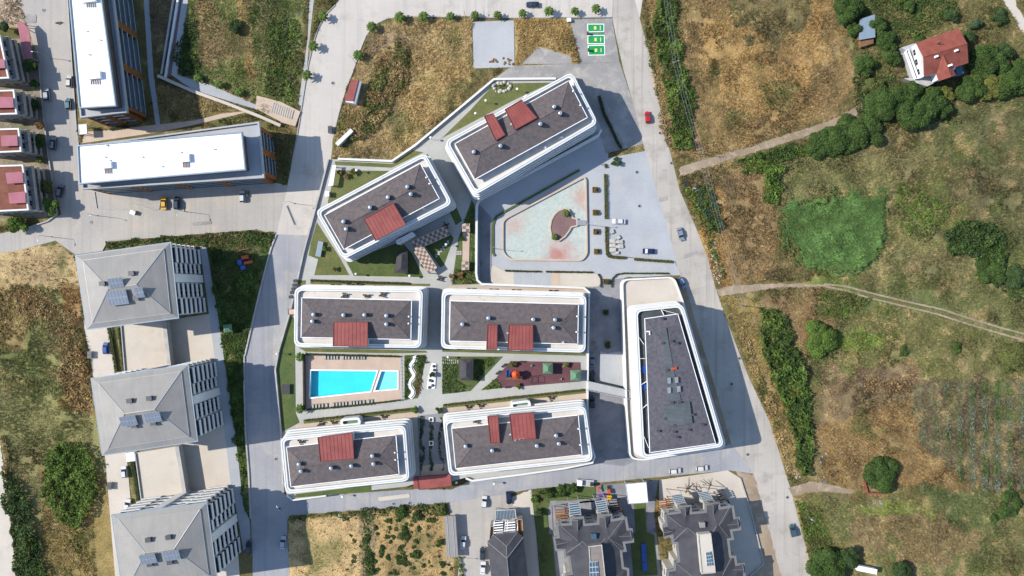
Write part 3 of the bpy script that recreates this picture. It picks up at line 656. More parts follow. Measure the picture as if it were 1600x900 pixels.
# ---- swimming pool
M['pool_tile'] = mat('pool_tile', (.05,.62,.70), (.04,.58,.67), scale=.3, var=.05, lines=('grid', .5, .5, .02, .06))
M['kid_tile'] = mat('kid_tile', (.25,.72,.78), (.22,.68,.74), scale=.3, var=.05, lines=('grid', .5, .5, .02, .06))
M['pool_water'] = water_mat('pool_water', (.86,.98,.99)); M['pond_water'] = water_mat('pond_water', (.97,.99,.985))
pool = thing('swimming_pool', 'turquoise swimming pool with a slanted right end', 'pool', (*cen(pool_w), PZ))
kid = thing('paddling_pool', 'small pale blue paddling pool beside the big pool', 'pool', (*cen(kid_w), PZ))
for t, w, dp, tile in ((pool, pool_w, 1.5, 'pool_tile'), (kid, kid_w, .7, 'kid_tile')):
    mb = MB(); n = len(w)
    mb.sheet(w, PZ-dp); mb.add([(q[0], q[1], PZ-dp) for q in w]+[(q[0], q[1], PZ+.02) for q in w], [((i+1) % n, i, n+i, n+(i+1) % n) for i in range(n)])
    mb.build('basin', M[tile], t)
    mb = MB(); mb.sheet(offset(w, -.004), PZ-.12); mb.build('water', M['pool_water'], t)
    mb = MB(); mb.ring(offset(w, .42), offset(w, -.03), PZ+.1, PZ+.24); mb.build('coping', M['white_paint'], t)
    a, b = Vector((*w[0], 0)), Vector((*w[1], 0))
    for s in (0, .5):
        q = a.lerp(b, .12)+Vector((0, s, 0)); mb = MB()
        mb.tube((q.x, q.y+.3, PZ+.2), (q.x, q.y+.3, PZ+1.0), .03); mb.tube((q.x, q.y+.3, PZ+1.0), (q.x, q.y-.4, PZ+.9), .03); mb.tube((q.x, q.y-.4, PZ+.9), (q.x, q.y-.4, PZ-.4), .03)
        mb.build('ladder_rail', M['steel'], t)
# ---- ornamental pond
pond_px = [(912,277),(915,281),(917,397),(909,407),(797,406),(785.5,395),(785.5,347),(791,341)]
pw = rounded(ccw(P2(pond_px)), 1.5, 4)
m = bpy.data.materials.new('pond_mosaic'); m.use_nodes = True; N = m.node_tree.nodes; L = m.node_tree.links; bs = N['Principled BSDF']; bs.inputs['Roughness'].default_value = .7
g = N.new('ShaderNodeNewGeometry'); vo = N.new('ShaderNodeTexVoronoi'); vo.inputs['Scale'].default_value = 1.5; L.new(g.outputs['Position'], vo.inputs['Vector'])
cr = N.new('ShaderNodeValToRGB'); cr.color_ramp.elements[0].color = (*C(196,208,199), 1); cr.color_ramp.elements[1].color = (*C(226,227,218), 1); L.new(vo.outputs['Color'], cr.inputs[0])
out = cr.outputs[0]
for (px, py), rad, pc in (((877,397), 8, C(215,125,110)), ((912,308), 6, C(225,150,125)), ((803,352), 5, C(220,160,145)), ((868,400), 4, C(205,100,90)), ((820,330), 5, C(215,205,190))):
    q = P(px, py); dn = N.new('ShaderNodeVectorMath'); dn.operation = 'DISTANCE'; L.new(g.outputs['Position'], dn.inputs[0]); dn.inputs[1].default_value = (q.x, q.y, 0)
    nz = N.new('ShaderNodeTexNoise'); nz.inputs['Scale'].default_value = .45; nz.inputs['Detail'].default_value = 4; L.new(g.outputs['Position'], nz.inputs['Vector'])
    ma = N.new('ShaderNodeMath'); ma.operation = 'MULTIPLY_ADD'; L.new(nz.outputs['Fac'], ma.inputs[0]); ma.inputs[1].default_value = rad*1.1; L.new(dn.outputs['Value'], ma.inputs[2])
    mr = N.new('ShaderNodeMapRange'); mr.inputs['From Min'].default_value = rad*1.55; mr.inputs['From Max'].default_value = rad*.5; mr.inputs['To Max'].default_value = .65; L.new(ma.outputs[0], mr.inputs['Value'])
    mx = N.new('ShaderNodeMix'); mx.data_type = 'RGBA'; L.new(mr.outputs[0], mx.inputs[0]); L.new(out, mx.inputs[6]); mx.inputs[7].default_value = (*pc, 1); out = mx.outputs[2]
L.new(out, bs.inputs['Base Color']); M['pond_mosaic'] = m
pond = thing('ornamental_pond', 'shallow mint mosaic pond with reddish stains', 'pond', P(850, 350))
mb = MB(); mb.prism(offset(pw, -.2), .0, .16); mb.build('basin_floor', M['pond_mosaic'], pond)
mb = MB(); mb.sheet(offset(pw, -.25), .34); mb.build('water', M['pond_water'], pond)
mb = MB(); mb.ring(offset(pw, .25), offset(pw, -.3), .0, .75); mb.build('rim', M['beige_tile'], pond)
# island
isl = [(868,331)]; 
a0 = [(872,329),(882,325),(889,327),(893,334),(895,340),(902,342),(902,353),(893,355),(889,362),(883,370),(873,377),(866,376),(861,368),(859,356),(861,344),(866,335)]
t = thing('pond_island', 'maroon half-moon platform standing in the pond', 'platform', P(877, 350))
wi = ccw(P2(a0, .7)); mb = MB(); mb.prism(wi, .1, .62); mb.build('deck', M['maroon_walk'], t)
mb = MB(); mb.ring(offset(wi, .12), offset(wi, -.35), .1, .85); mb.build('rim', M['beige_tile'], t)
mb = MB(); mb.prism(P2([(902,343.5),(916,344.5),(916,351.5),(902,352)], .8), .1, .9); mb.build('bridge', M['grey_metal'], t)
# plaza trims
kerb([(773,400),(770,395),(770,352),(772,345),(776,338),(790,330),(905,266)], 'hedge kerb between the ring lane and the pond', w=.7, h=.3, mt='lush')
for k, (x0, x1, mt) in enumerate(((803,817,'parking'),(817.5,832,'parking'),(832.5,846,'parking'),(846.5,861,'plaza'),(861.5,875,'beige_tile'))):
    mb = MB(); mb.prism(P2([(x0,425.5),(x1,425.5),(x1,446),(x0,446)]), 0, .17+.004*k); tag(mb.build('paving_slab', M[mt]), ['leftmost grey paving panel below the pond', 'second grey paving panel below the pond', 'third grey paving panel below the pond', 'fourth paving panel below the pond, paler grey', 'beige paving panel at the end of the row below the pond'][k], kind='structure')
mb = MB(); mb.prism(rounded(P2([(768,412),(790,425),(925,425),(938,432),(938,448),(770,448),(767,440)]), 2), 0, .155); tag(mb.build('terrace', M['beige_flat']), 'beige paved strip between the pond and the middle block', kind='structure')
mb = MB(); mb.prism(rounded(P2([(748,318),(768,340),(768,440),(750,440)]), 1), 0, .15); tag(mb.build('lane', M['dark_lane']), 'dark ring lane below the curved parapet', kind='structure')
# ================================================================ shared small pieces
def mk_mesh(fn, name, mats):
    mb = MB(); fn(mb); return mb.mesh(name, mats)
ME = {}
ME['stack'] = mk_mesh(lambda b: (b.box((0,0,.5), (1.25,1.0,1.0)), b.box((0,0,1.04), (1.45,1.2,.1))), 'chimney', M['dark_metal'])
ME['cowl'] = mk_mesh(lambda b: b.lathe((0,0,0), [(.32,0),(.34,.22),(.62,.42),(.66,.6),(.55,.84),(.3,1.0),(.04,1.06)], 12), 'cowl', M['steel'])
ME['vent'] = mk_mesh(lambda b: (b.tube((0,0,-.6), (0,0,.5), .16, .16, 8), b.lathe((0,0,.5), [(.26,0),(.3,.1),(.22,.28),(.04,.36)], 8)), 'vent', M['white_paint'])
ME['window'] = mk_mesh(lambda b: b.box((0,0,0), (1.9,.12,1.35)), 'window', M['frame'])
ME['pane'] = mk_mesh(lambda b: (b.box((-.47,-.05,0), (.84,.06,1.2)), b.box((.47,-.05,0), (.84,.06,1.2))), 'pane', M['glass'])
ME['ac'] = mk_mesh(lambda b: (b.box((0,0,.4), (1.0,.45,.7)), b.box((0,0,.03), (.8,.4,.06))), 'ac', M['white_paint'])
def dish_fn(b):
    n = 12; v = [(0, 0, .12)]
    for k in range(n):
        g = 2*math.pi*k/n; v.append((.45*math.cos(g), .45*math.sin(g)*.9, .12+.2*1.0))
    rot = Matrix.Rotation(math.radians(38), 3, 'X')
    v = [rot @ Vector(q)+Vector((0, 0, .7)) for q in v]
    b.add(v, [(0, k+1, (k+1) % n+1) for k in range(n)]); b.tube((0,0,0), (0,0,.8), .05, .05, 6); b.tube((0,-.05,.8), (0,-.45,1.25), .025, .025, 5)
ME['dish'] = mk_mesh(dish_fn, 'dish', M['white_paint'])

def win(parent, loc, rz, sc=None):
    w = inst(ME['window'], 'window', parent, loc, rz, sc); p = bpy.data.objects.new('pane', ME['pane']); col.objects.link(p); p.parent = w
def face_windows(parent, a, b, z, step, margin=1.2, sc=None, skip=()):
    """a row of windows on the wall face from a to b (outline counter-clockwise)"""
    a, b = Vector(a), Vector(b); Ln = (b-a).length; n = max(1, int((Ln-2*margin)/step)); u = (b-a)/Ln; rz = math.atan2(u.y, u.x)
    for k in range(n):
        if k in skip: continue
        t = margin+(Ln-2*margin)*(k+.5)/n; q = a+u*t; nn = Vector((u.y, -u.x))
        win(parent, (q.x+nn.x*.04, q.y+nn.y*.04, z), rz, sc)
def order4(p):
    return ccw(p)
def hip(mb, eave, ze, zr, inset=.46, mi=0, th=.0):
    """hipped roof over four corners"""
    e = ccw(eave); L0 = (Vector(e[1])-Vector(e[0])).length; L1 = (Vector(e[2])-Vector(e[1])).length
    if L0 < L1: e = e[1:]+e[:1]; L0, L1 = L1, L0
    a = lerp(e[3], e[0], .5); b = lerp(e[1], e[2], .5); t = min(.49, inset*L1/L0)
    r0, r1 = lerp(a, b, t), lerp(a, b, 1-t)
    v = [(q[0], q[1], ze) for q in e]+[(*r0, zr), (*r1, zr)]
    mb.add(v, [(0, 1, 5, 4), (1, 2, 5), (2, 3, 4, 5), (3, 0, 4)], mi)
    return e, r0, r1
def hip_z(e, r0, r1, ze, zr, x, y):
    c = Vector((x, y)); dmin = 1e9
    for i in range(4):
        a, b = Vector(e[i]), Vector(e[(i+1) % 4]); u = (b-a).normalized(); n = Vector((-u.y, u.x)); dd = (c-a).dot(n); md = (Vector(r0)-a).dot(n); md2 = (Vector(r1)-a).dot(n)
        dmin = min(dmin, dd/max(.1, min(md, md2)))
    return ze+(zr-ze)*max(0, min(1, dmin))

M['warm_roof'] = mat('warm_roof', C(158,146,138), C(140,130,124), scale=.4, var=.12)
M['wedge_roof'] = mat('wedge_roof', C(118,115,122), C(99,97,106), scale=.9, var=.22, lines=('brick', .8, .35, .06, .3), stain=(.5, C(126,120,124), .5, .75))
# ================================================================ white residential blocks
RIM, TER = 14.3, 13.25
def white_block(label, rim, attic, pents=(), chims=(), vents=(), dishes=(), bays=(), acs=(), z_base=PZ, tiles='white_floor', brown=True, roof='shingle', eave=15.7, ridge=17.4):
    rw = ccw(P2(rim, RIM)); c = cen(rw)
    t = thing('apartment_block', label, 'building', (c[0], c[1], z_base))
    rr = lambda d_, r=2.2: rounded(offset(rw, d_), r)
    # walls: recessed core, ground floor, balcony bands that step out a little floor by floor
    mb = MB(); mb.prism(offset(rw, -.9), z_base+2.3, TER-.4); core = mb.build('wall', M['white_wall'], t)
    mb = MB(); mb.prism(offset(rw, -.5), z_base-.3, z_base+2.3, bottom=False); mb.build('ground_floor', M['brown_wall' if brown else 'white_wall'], t)
    floors = [4.9, 7.7, 10.5]
    for k, zf in enumerate(floors):
        o_ = .95-.3*k
        mb = MB(); mb.prism(rr(o_), zf-.15, zf+.15, bottom=True); b = mb.build('balcony', M['white_wall'], t)
        mb = MB(); mb.ring(rr(o_+.06), rr(o_-.75, 1.6), zf+.15, zf+1.55); mb.build('parapet', M['white_wall'], b)
    cw = offset(rw, -.9); gw = offset(rw, -.5)
    for i in range(4):
        for zf in floors+[13.3-2.0]:
            face_windows(t, cw[i], cw[(i+1) % 4], zf-1.05 if zf > 5 else zf-1.05, 4.2)
    mb = MB(); mb.prism(rr(.12), TER-.45, TER-.02); mb.build('roof_slab', M['white_wall'], t)
    mb = MB(); mb.ring(rr(.15), rr(-.95, 1.6), TER-.02, RIM); rp = mb.build('rim', M['white_wall'], t)
    mb = MB(); mb.ring(rr(-.3, 1.9), rr(-.42, 1.8), RIM, RIM+.07); mb.build('coping_joint', M['grey_metal'], rp)
    mb = MB(); mb.sheet(rr(-.74, 1.6), TER+.01); mb.build('terrace', M[tiles], t)
    # attic with hipped roof
    aw = ccw(P2(attic, eave)); wl_ = offset(aw, -.4)
    mb = MB(); mb.prism(wl_, TER, eave-.05); mb.build('attic_wall', M['white_wall'], t)
    for i in range(4): face_windows(t, wl_[i], wl_[(i+1) % 4], TER+1.15, 4.0)
    mb = MB(); e, r0, r1 = hip(mb, aw, eave+.12, ridge); rf = mb.build('roof', M[roof], t)
    mb = MB(); mb.ring(offset(aw, .16), offset(aw, -.05), eave-.1, eave+.14); mb.build('gutter', M['white_paint'], rf)
    mb = MB(); mb.tube((*r0, ridge), (*r1, ridge), .12, .12, 6)
    for q, rr_ in ((e[0], r0), (e[3], r0), (e[1], r1), (e[2], r1)): mb.tube((*q, eave+.12), (*rr_, ridge), .1, .1, 5)
    mb.build('ridge_cap', M[roof], rf)
    zt = lambda p: hip_z(e, r0, r1, eave+.12, ridge, p.x, p.y)
    # red penthouses
    for pk in pents:
        zp = 17.9; q = ccw(P2(pk, zp)); mb = MB(); mb.prism(offset(q, -.25), TER, zp-.12); w = mb.build('penthouse', M['white_wall'], t)
        mb = MB(); mb.prism(q, zp-.14, zp); pr = mb.build('penthouse_roof', M['red_metal'], w)
        mb = MB(); mb.ring(offset(q, .1), offset(q, -.12), zp-.3, zp+.16); mb.build('trim', M['red_trim'], w)
        # standing seams
        a, b, c2, dd = (Vector(v) for v in q); mb = MB(); n = max(3, int((b-a).length/1.1))
        for k in range(1, n):
            s0 = a.lerp(b, k/n); s1 = dd.lerp(c2, k/n); mb.wall([(s0.x, s0.y), (s1.x, s1.y)], .06, zp, zp+.07)
        mb.build('seam', M['red_metal'], w)
    for x, y in chims:
        p = P(x, y, 18.0); zb = zt(p)-.25
        s = inst(ME['stack'], 'chimney', t, (p.x+.1, p.y, zb), math.atan2(e[1][1]-e[0][1], e[1][0]-e[0][0]))
        o = bpy.data.objects.new('cowl', ME['cowl']); col.objects.link(o); o.parent = s; o.location = (-.15, 0, 1.08)
    for x, y in vents: p = P(x, y, 16); inst(ME['vent'], 'vent_pipe', t, (p.x, p.y, 16.0))
    for x, y in dishes: p = P(x, y, 17); inst(ME['dish'], 'satellite_dish', t, (p.x, p.y, zt(p)), .6)
    for x, y in acs: p = P(x, y, TER+.6); inst(ME['ac'], 'air_conditioner', t, (p.x, p.y, TER+.02), rng.random())
    # oval balconies
    for poly, mt in bays:
        q = rounded(ccw(P2(poly, 7.5)), 1.6); mb = MB(); mb.prism(q, 2.6, 6.4); b = mb.build('bay', M['white_wall'], t)
        mb = MB(); mb.ring(offset(q, .05), rounded(offset(ccw(P2(poly, 7.5)), -.75), 1.2), 6.4, 7.5); mb.build('bay_parapet', M['white_wall'], b)
        mb = MB(); mb.sheet(rounded(offset(ccw(P2(poly, 7.5)), -.72), 1.2), 6.44); mb.build('bay_floor', M[mt], b)
    return t
def crop(x0, y0, s, pts): return [(x0+x*s, y0+y*s) for x, y in pts]
cN = lambda p: crop(690, 100, .2333, p); cW = lambda p: crop(480, 230, .2445, p); cA = lambda p: crop(440, 430, .15, p); cB = lambda p: crop(670, 430, .1625, p)
cC = lambda p: crop(430, 640, .16667, p); cD = lambda p: crop(640, 610, .1889, p)
white_block('white block with two red roofs, uppermost of the complex', [(893,113),(933.5,192),(742,304),(695,221.5)], [(888.3,126.8),(917.5,183.5),(741.8,280.1),(711,224.8)],
  [cN([(285,350),(345,332),(425,475),(362,512)]), cN([(418,310),(525,235),(555,262),(580,255),(638,360),(492,440)])][:1]+[cN([(425,305),(535,240),(638,360),(492,440)])],
  cN([(755,287),(795,330),(662,402),(395,548),(217,588)]), cN([(880,185),(928,280)]), cN([(460,400),(690,555)]), acs=cN([(800,490),(560,215)]))
white_block('white slanted block with one big red roof, upper left of the complex', [(663.5,239.5),(706,317.5),(536,404.5),(493,330)], [(656.5,255.7),(686.1,310.2),(537.5,389.4),(507.4,336.4)],
  [cW([(362,460),(548,355),(630,495),(437,598)])], cW([(642,253),(664,300),(518,320),(404,385),(235,475),(250,522)]), cW([(762,195),(782,235)]),
  bays=[([(618,376),(645,362),(648,368),(621,383)], 'dark_wood')], acs=cW([(745,393)]))
white_block('white block above the swimming pool with one red roof', [(461,449.5),(660,452.5),(657,543),(460,540.5)], [(472,465.5),(642.8,469.3),(641.8,530.2),(470.8,526.8)],
  [[(521,503.2),(574.3,503.2),(574.3,541.3),(520.6,540.7)]], cA([(338,410),(650,415),(868,413),(1095,422),(1095,510),(325,480)]), cA([(1328,430),(1325,502)]))
white_block('white block between pond plaza and rubber playground with two red roofs', [(691,455.2),(915.5,461.7),(914,550.3),(689.7,543.5)], [(703.8,470.3),(903.5,475.5),(902.4,537.3),(702.5,532.4)],
  [cB([(565,475),(658,475),(655,715),(555,712)]), cB([(770,478),(1000,480),(1000,722),(757,718)])], cB([(575,412),(1005,425),(1215,428),(1200,505),(325,472)]), cB([(1425,395),(1418,545)]), cB([(1283,640),(750,550)]))
white_block('white block below the swimming pool with one red roof', [(438.5,684.2),(632.5,665),(639,750.8),(446.7,770.8)], [(448,698.7),(618.3,679.7),(623.3,740.8),(454.7,760.3)],
  [cC([(400,262),(722,215),(738,460),(422,488)])], cC([(225,510),(245,575),(528,545),(718,525),(915,430),(925,505)]), cC([(1125,400),(1130,467)]), bays=[([(531,655),(562,652),(564,664),(533,667)], 'green_roof')], z_base=0)
white_block('white block below the rubber playground with two red roofs', [(692.5,657.2),(913.9,634.6),(926,719.6),(702.3,743.2)], [(706.1,669.5),(903.1,648.7),(909.2,710.1),(712.2,731.8)],
  [cD([(645,215),(730,208),(745,432),(668,435)]), cD([(825,200),(1025,182),(1045,400),(850,412)])], cD([(465,460),(685,495),(1053,455),(1213,370),(1235,438)]), cD([(1395,315),(1410,448)]), cD([(870,400),(905,395),(938,390),(825,357)]),
  bays=[([(797,629),(828,625),(830,637),(799,640)], 'green_roof')], z_base=0)
# east wedge on its own plinth
pl = rounded(ccw(P2([(971,436),(1054,432),(1068,470),(1136,700),(1003,720),(984,717),(978,640)], 4.2)), 2.4)
plt = thing('plinth', 'white-edged plinth terrace under the wedge-shaped block', 'plinth', P(1010, 560))
mb = MB(); mb.prism(pl, -.2, 3.3); mb.build('wall', M['white_wall'], plt)
mb = MB(); mb.ring(pl, rounded(offset(ccw(P2([(971,436),(1054,432),(1068,470),(1136,700),(1003,720),(984,717),(978,640)], 4.2)), -.55), 2.0), 3.3, 4.2); mb.build('parapet', M['white_wall'], plt)
mb = MB(); mb.sheet(offset(pl, -.5), 3.34); mb.build('terrace', M['beige_flat'], plt)
wedge = white_block('wedge-shaped white block with grey roof panel beside the main road', [(991.5,483),(1066,475),(1131,697),(1003,716.5)], [(1007.5,498.2),(1058.7,490.7),(1117.7,692.6),(1015.5,706.8)],
  [], [], [], [], z_base=3.4, tiles='grey_tile', brown=False, roof='wedge_roof', eave=15.2, ridge=16.0)
RW = M['roof_strip'] = mat('roof_strip', C(106,114,118), C(94,102,106), scale=.3, var=.06, lines=('grid', 30, 1.3, .07, .3), rot=.12)
zr = 16.35
mb = MB(); mb.prism(P2([(1036.8,634),(1077.7,627.8),(1082.2,661.5),(1042.2,667.7)], zr), 15.2, zr); mb.build('roof_panel', M['roof_strip'], wedge)
mb = MB(); mb.prism(P2([(1037,512),(1041,512),(1052,575),(1064,625),(1044,628),(1040,600),(1039,575)], 16.1), 15.4, 16.1); mb.build('roof_walkway', M['roof_strip'], wedge)
for x, y in [(1036,536),(1050,533),(1058,536),(1043,578.5),(1051,641-12),(1063,629),(1040,654.5),(1083,648),(1054.5,664.5),(1029,674),(1054,675),(1077,672),(1098.5,664),(1058.5,683.5),(1035,498)]:
    p = P(x, y, 16.6); inst(ME['stack'], 'chimney', wedge, (p.x, p.y, 15.6), .15, (.62, .62, .8))
for x, y in [(1046,595),(1057.5,594),(1046,610),(1061,608)]:
    p = P(x, y, 16.8); mb = MB()
    mb.box((p.x, p.y, 16.5), (1.1,1.8,.1), .1)
    for k in range(4): mb.box((p.x, p.y-.66+k*.44, 16.62), (1.0,.3,.14), .1)
    for sx in (-.4, .4):
        for sy in (-.6, .6): mb.box((p.x+sx, p.y+sy, 16.1), (.1,.1,.8))
    mb.build('condenser_rack', M['grey_metal'], wedge)
for pts in ([(1033,484),(1037,492)],[(1034,484),(1056,490)],[(998,527),(1006,538)],[(999,560),(1008,560)],[(1001,601),(1010,596)],[(1003,638),(1011,632)],[(1003,675),(1013,699)],[(1038,709),(1045,703)]):
    mb = MB(); a, b = P(*pts[0], 13.6), P(*pts[1], 13.6); mb.box(((a.x+b.x)/2, (a.y+b.y)/2, TER+.5), ((b-a).length, .12, .9), math.atan2(b.y-a.y, b.x-a.x)); mb.build('glass_divider', M['white_paint'], wedge)
for x, y, s in ((1008.5,577,1.4),(1005,604.5,1.1)):
    p = P(x, y, 13.6); mb = MB(); mb.lathe((p.x, p.y, TER+.03), [(s*.9,0),(s,.3),(s*.94,.32),(s*.85,.12),(.02,.1)], 14); mb.build('paddling_pool', M['blue'], wedge)
mb = MB(); p = P(1053.5,575.8,16.6); mb.box((p.x, p.y, 16.2), (1.7,.6,.6), .15); mb.build('roof_box', M['orange'], wedge)
mb = MB(); p = P(1013,518,16.2); mb.box((p.x, p.y, 15.95), (1.2,.35,.12)); mb.box((p.x+.45, p.y-.6, 15.95), (.35,1.0,.12)); mb.build('roof_rail', M['white_paint'], wedge)
# ---- footbridge
br = thing('footbridge', 'grey footbridge crossing the shaded lane to the wedge-shaped block', 'bridge', P(950, 605))
w = P2([(917,595),(917,609),(988,624),(988,611)], 3.6)
mb = MB(); mb.prism(w, PZ+.1, 3.5, bottom=True); mb.build('deck', M['plaza'], br)
for a, b in ((w[0], w[3]), (w[1], w[2])):
    mb = MB(); mb.wall([a, b], .14, 3.5, 4.5); mb.build('parapet', M['plaza'], br)
for s in (.3, .7):
    a = lerp(lerp(w[0], w[3], s), lerp(w[1], w[2], s), .5); mb = MB(); mb.tube((*a, -.1), (*a, PZ+.15), .3, .3, 10); mb.build('pier', M['kerb'], br)

# ================================================================ tall zinc-roofed blocks
def tall_block(label, eave_px, north=False, solars=(), hatches=()):
    H = 20.2; ew = ccw(P2(eave_px, H)); c = cen(ew)
    # order: start at the south-west corner
    i0 = min(range(4), key=lambda i: ew[i][0]+ew[i][1]); ew = ew[i0:]+ew[:i0]          # SW, SE, NE, NW
    t = thing('apartment_tower', label, 'building', (c[0], c[1], 0))
    bw = offset(ew, -1.3); mb = MB(); mb.prism(bw, -.2, H-.2); mb.build('wall', M['white_wall'], t)
    sides = [(bw[1], bw[2]), (bw[2], bw[3]), (bw[0], bw[1]), (bw[3], bw[0])]
    lay = [(0,.235,'b'), (.25,.46,'w'), (.47,.6,'s'), (.61,.765,'w'), (.765,1,'b')]
    for si, (a, b) in enumerate(sides):
        a, b = Vector(a), Vector(b); Ln = (b-a).length; u = (b-a)/Ln; n = Vector((u.y, -u.x)); rz = math.atan2(u.y, u.x)
        for f in range(6):
            z = .5+f*3.22
            for s0, s1, kind in lay:
                m_ = a+u*Ln*(s0+s1)/2; wd = Ln*(s1-s0)
                if kind == 's' :
                    continue
                dep = 1.25 if kind == 'b' else .75
                if si < 2:
                    mb = MB(); mb.box((m_.x+n.x*dep/2, m_.y+n.y*dep/2, z+.1), (wd-.1, dep, .2), rz)
                    bo = mb.build('balcony', M['dark_lane'], t); q = m_+n*(dep-.06)  # dark slab colour carries the shade inside the balcony recess
                    mb = MB(); mb.box((q.x, q.y, z+.62), (wd-.1, .24, 1.35), rz)
                    for e_ in (-1, 1):
                        r_ = m_+u*e_*(wd/2-.12)+n*dep*.5; mb.box((r_.x, r_.y, z+.72), (.14, dep-.16, 1.05), rz)
                    mb.build('parapet', M['white_wall'], bo)
                    g = m_+n*.03; mb = MB(); mb.box((g.x, g.y, z+1.65), (wd-.15, .1, 2.75), rz); wn_ = mb.build('window', M['glass'], t)  # dark glass over nearly the whole storey paints the shaded wall behind too
                    mb = MB()
                    for e_ in (-.33, 0, .33):
                        r_ = m_+u*e_*wd+n*.1; mb.box((r_.x, r_.y, z+1.6), (.1, .08, 2.5), rz)
                    mb.build('mullion', M['frame'], wn_)
            if si >= 2: face_windows(t, a, b, z+1.5, 4.5)
        if si < 2:
            m_ = a+u*Ln*.535; mb = MB(); mb.box((m_.x+n.x*.62, m_.y+n.y*.62, H/2), (Ln*.12, 1.25, H-.3), rz); mb.build('stair_shaft', M['white_wall'], t)
    mb = MB(); mb.prism(ew, H-.25, H+.05, bottom=True); rf = mb.build('eaves', M['zinc_edge'], t)
    iw = ccw(P2([lerp(eave_px[i], lerp(eave_px[0], eave_px[2], .5), .155) for i in range(4)], H+.7)); iw = iw[:]
    j0 = min(range(4), key=lambda i: iw[i][0]+iw[i][1]); iw = iw[j0:]+iw[:j0]
    mb = MB(); o1 = offset(ew, -.35)
    for i in range(4):
        j = (i+1) % 4; mb.add([(*o1[i], H+.08), (*o1[j], H+.08), (*iw[j], H+.75), (*iw[i], H+.75)], [(0, 1, 2, 3)])
    mb.build('lower_roof', M['zinc'], rf)
    mb = MB(); mb.ring(iw, offset(iw, -.2), H+.5, H+.95); mb.build('roof_step', M['grey_metal'], rf)
    mb = MB(); e, r0, r1 = hip(mb, offset(iw, -.1), H+.95, H+3.6, inset=.4); ur = mb.build('upper_roof', M['zinc'], t)
    mb = MB()
    for q, r_ in ((e[0], r0), (e[3], r0), (e[1], r1), (e[2], r1)): mb.tube((*q, H+.98), (*r_, H+3.62), .1, .1, 5)
    mb.tube((*r0, H+3.62), (*r1, H+3.62), .1, .1, 5); mb.build('ridge_cap', M['grey_metal'], ur)
    zt = lambda p: hip_z(e, r0, r1, H+.95, H+3.6, p.x, p.y)
    rz = math.atan2(ew[1][1]-ew[0][1], ew[1][0]-ew[0][0])
    for x, y, w_, d_ in solars:
        p = P(x, y, H+4.2); zb = zt(p); sa = MB(); cs, sn = math.cos(rz), math.sin(rz)
        def R(dx, dy, z): return (p.x+dx*cs-dy*sn, p.y+dx*sn+dy*cs, z)
        sa.add([R(-w_/2,-d_/2,zb+.5), R(w_/2,-d_/2,zb+.5), R(w_/2,d_/2,zb+1.5), R(-w_/2,d_/2,zb+1.5), R(-w_/2,-d_/2,zb+.38), R(w_/2,-d_/2,zb+.38), R(w_/2,d_/2,zb+1.38), R(-w_/2,d_/2,zb+1.38)],
               [(0,1,2,3),(7,6,5,4),(0,4,5,1),(1,5,6,2),(2,6,7,3),(3,7,4,0)])
        for dx in (-w_/2+.2, w_/2-.2): sa.tube(R(dx,-d_/2+.2,zb-.5), R(dx,-d_/2+.2,zb+.45), .06); sa.tube(R(dx,d_/2-.2,zb-.9), R(dx,d_/2-.2,zb+1.4), .06)
        fr_ = sa.build('solar_rack', M['grey_metal'], t); nn = max(2, round(w_/1.1))
        for k in range(nn):
            for j in range(2):
                gx = -w_/2+w_*(k+.5)/nn; hw = w_/nn/2-.09; y0_, y1_ = -d_/2+.1+j*d_/2, -d_/2+d_/2-.08+j*d_/2
                zf = lambda yy: zb+.52+(yy+d_/2)/d_*1.0
                g_ = MB(); g_.add([R(gx-hw,y0_,zf(y0_)), R(gx+hw,y0_,zf(y0_)), R(gx+hw,y1_,zf(y1_)), R(gx-hw,y1_,zf(y1_))], [(0,1,2,3)]); g_.build('solar_panel', M['panel'], fr_)
    for x, y in hatches:
        p = P(x, y, H+3); inst(ME['stack'], 'chimney', t, (p.x, p.y, zt(p)-.3), rz, (1.2,1.2,1.15))
    return t
tall_block('uppermost of the three tall blocks with ribbed grey hip roofs', [(117.1,398.8),(267.3,377.8),(279.8,497.5),(134.9,516.1)], solars=[(181,442,4.4,3.0),(182,465,6.2,4.6),(217,457,2.6,3.2)], hatches=[(206,427),(162,443),(213,465.5)])
tall_block('middle one of the three tall blocks with ribbed grey hip roofs', [(141.3,590.6),(294.4,568.9),(309.6,689.9),(159.3,712.5)], solars=[(200,658,5,3.2),(238,652.5,5,3.2)], hatches=[(203,626),(234,622),(210,665),(240,661)])
tall_block('lowest of the three tall blocks, cut by the picture edge', [(173.6,804),(323.7,784.4),(340,906),(191,927)], solars=[(231,874,5,3.2),(268,868.5,5,3.2)], hatches=[(232.5,843),(264,839),(235,881),(266,878)])
# garage roofs between them
for k, (poly, lab) in enumerate((([(190,508),(258,500),(266,572),(196,582)], 'beige raised terrace between the upper and middle tall blocks'), ([(212,708),(278,697),(290,770),(222,782)], 'beige raised terrace between the middle and lowest tall blocks'))):
    hz = 3.3; q = ccw(P2(poly, hz)); t = thing('garage_terrace', lab, 'terrace', (*cen(q), 0))
    mb = MB(); mb.prism(q, -.1, hz); mb.build('deck', M['beige_flat'], t)
    a = min(q, key=lambda v: -v[0]+.2*v[1]); b = max(q, key=lambda v: v[0]+v[1]*.3); sq = sorted(q, key=lambda v: -v[0])[:2]
    mb = MB(); mb.wall([sq[0], sq[1]], 1.3, hz-.3, hz+.8); mb.build('parapet', M['kerb'], t)
    sq = sorted(q, key=lambda v: v[0])[:2]
    mb = MB(); mb.wall([sq[0], sq[1]], .3, hz-.3, hz+.5); mb.build('edge_wall', M['kerb'], t)

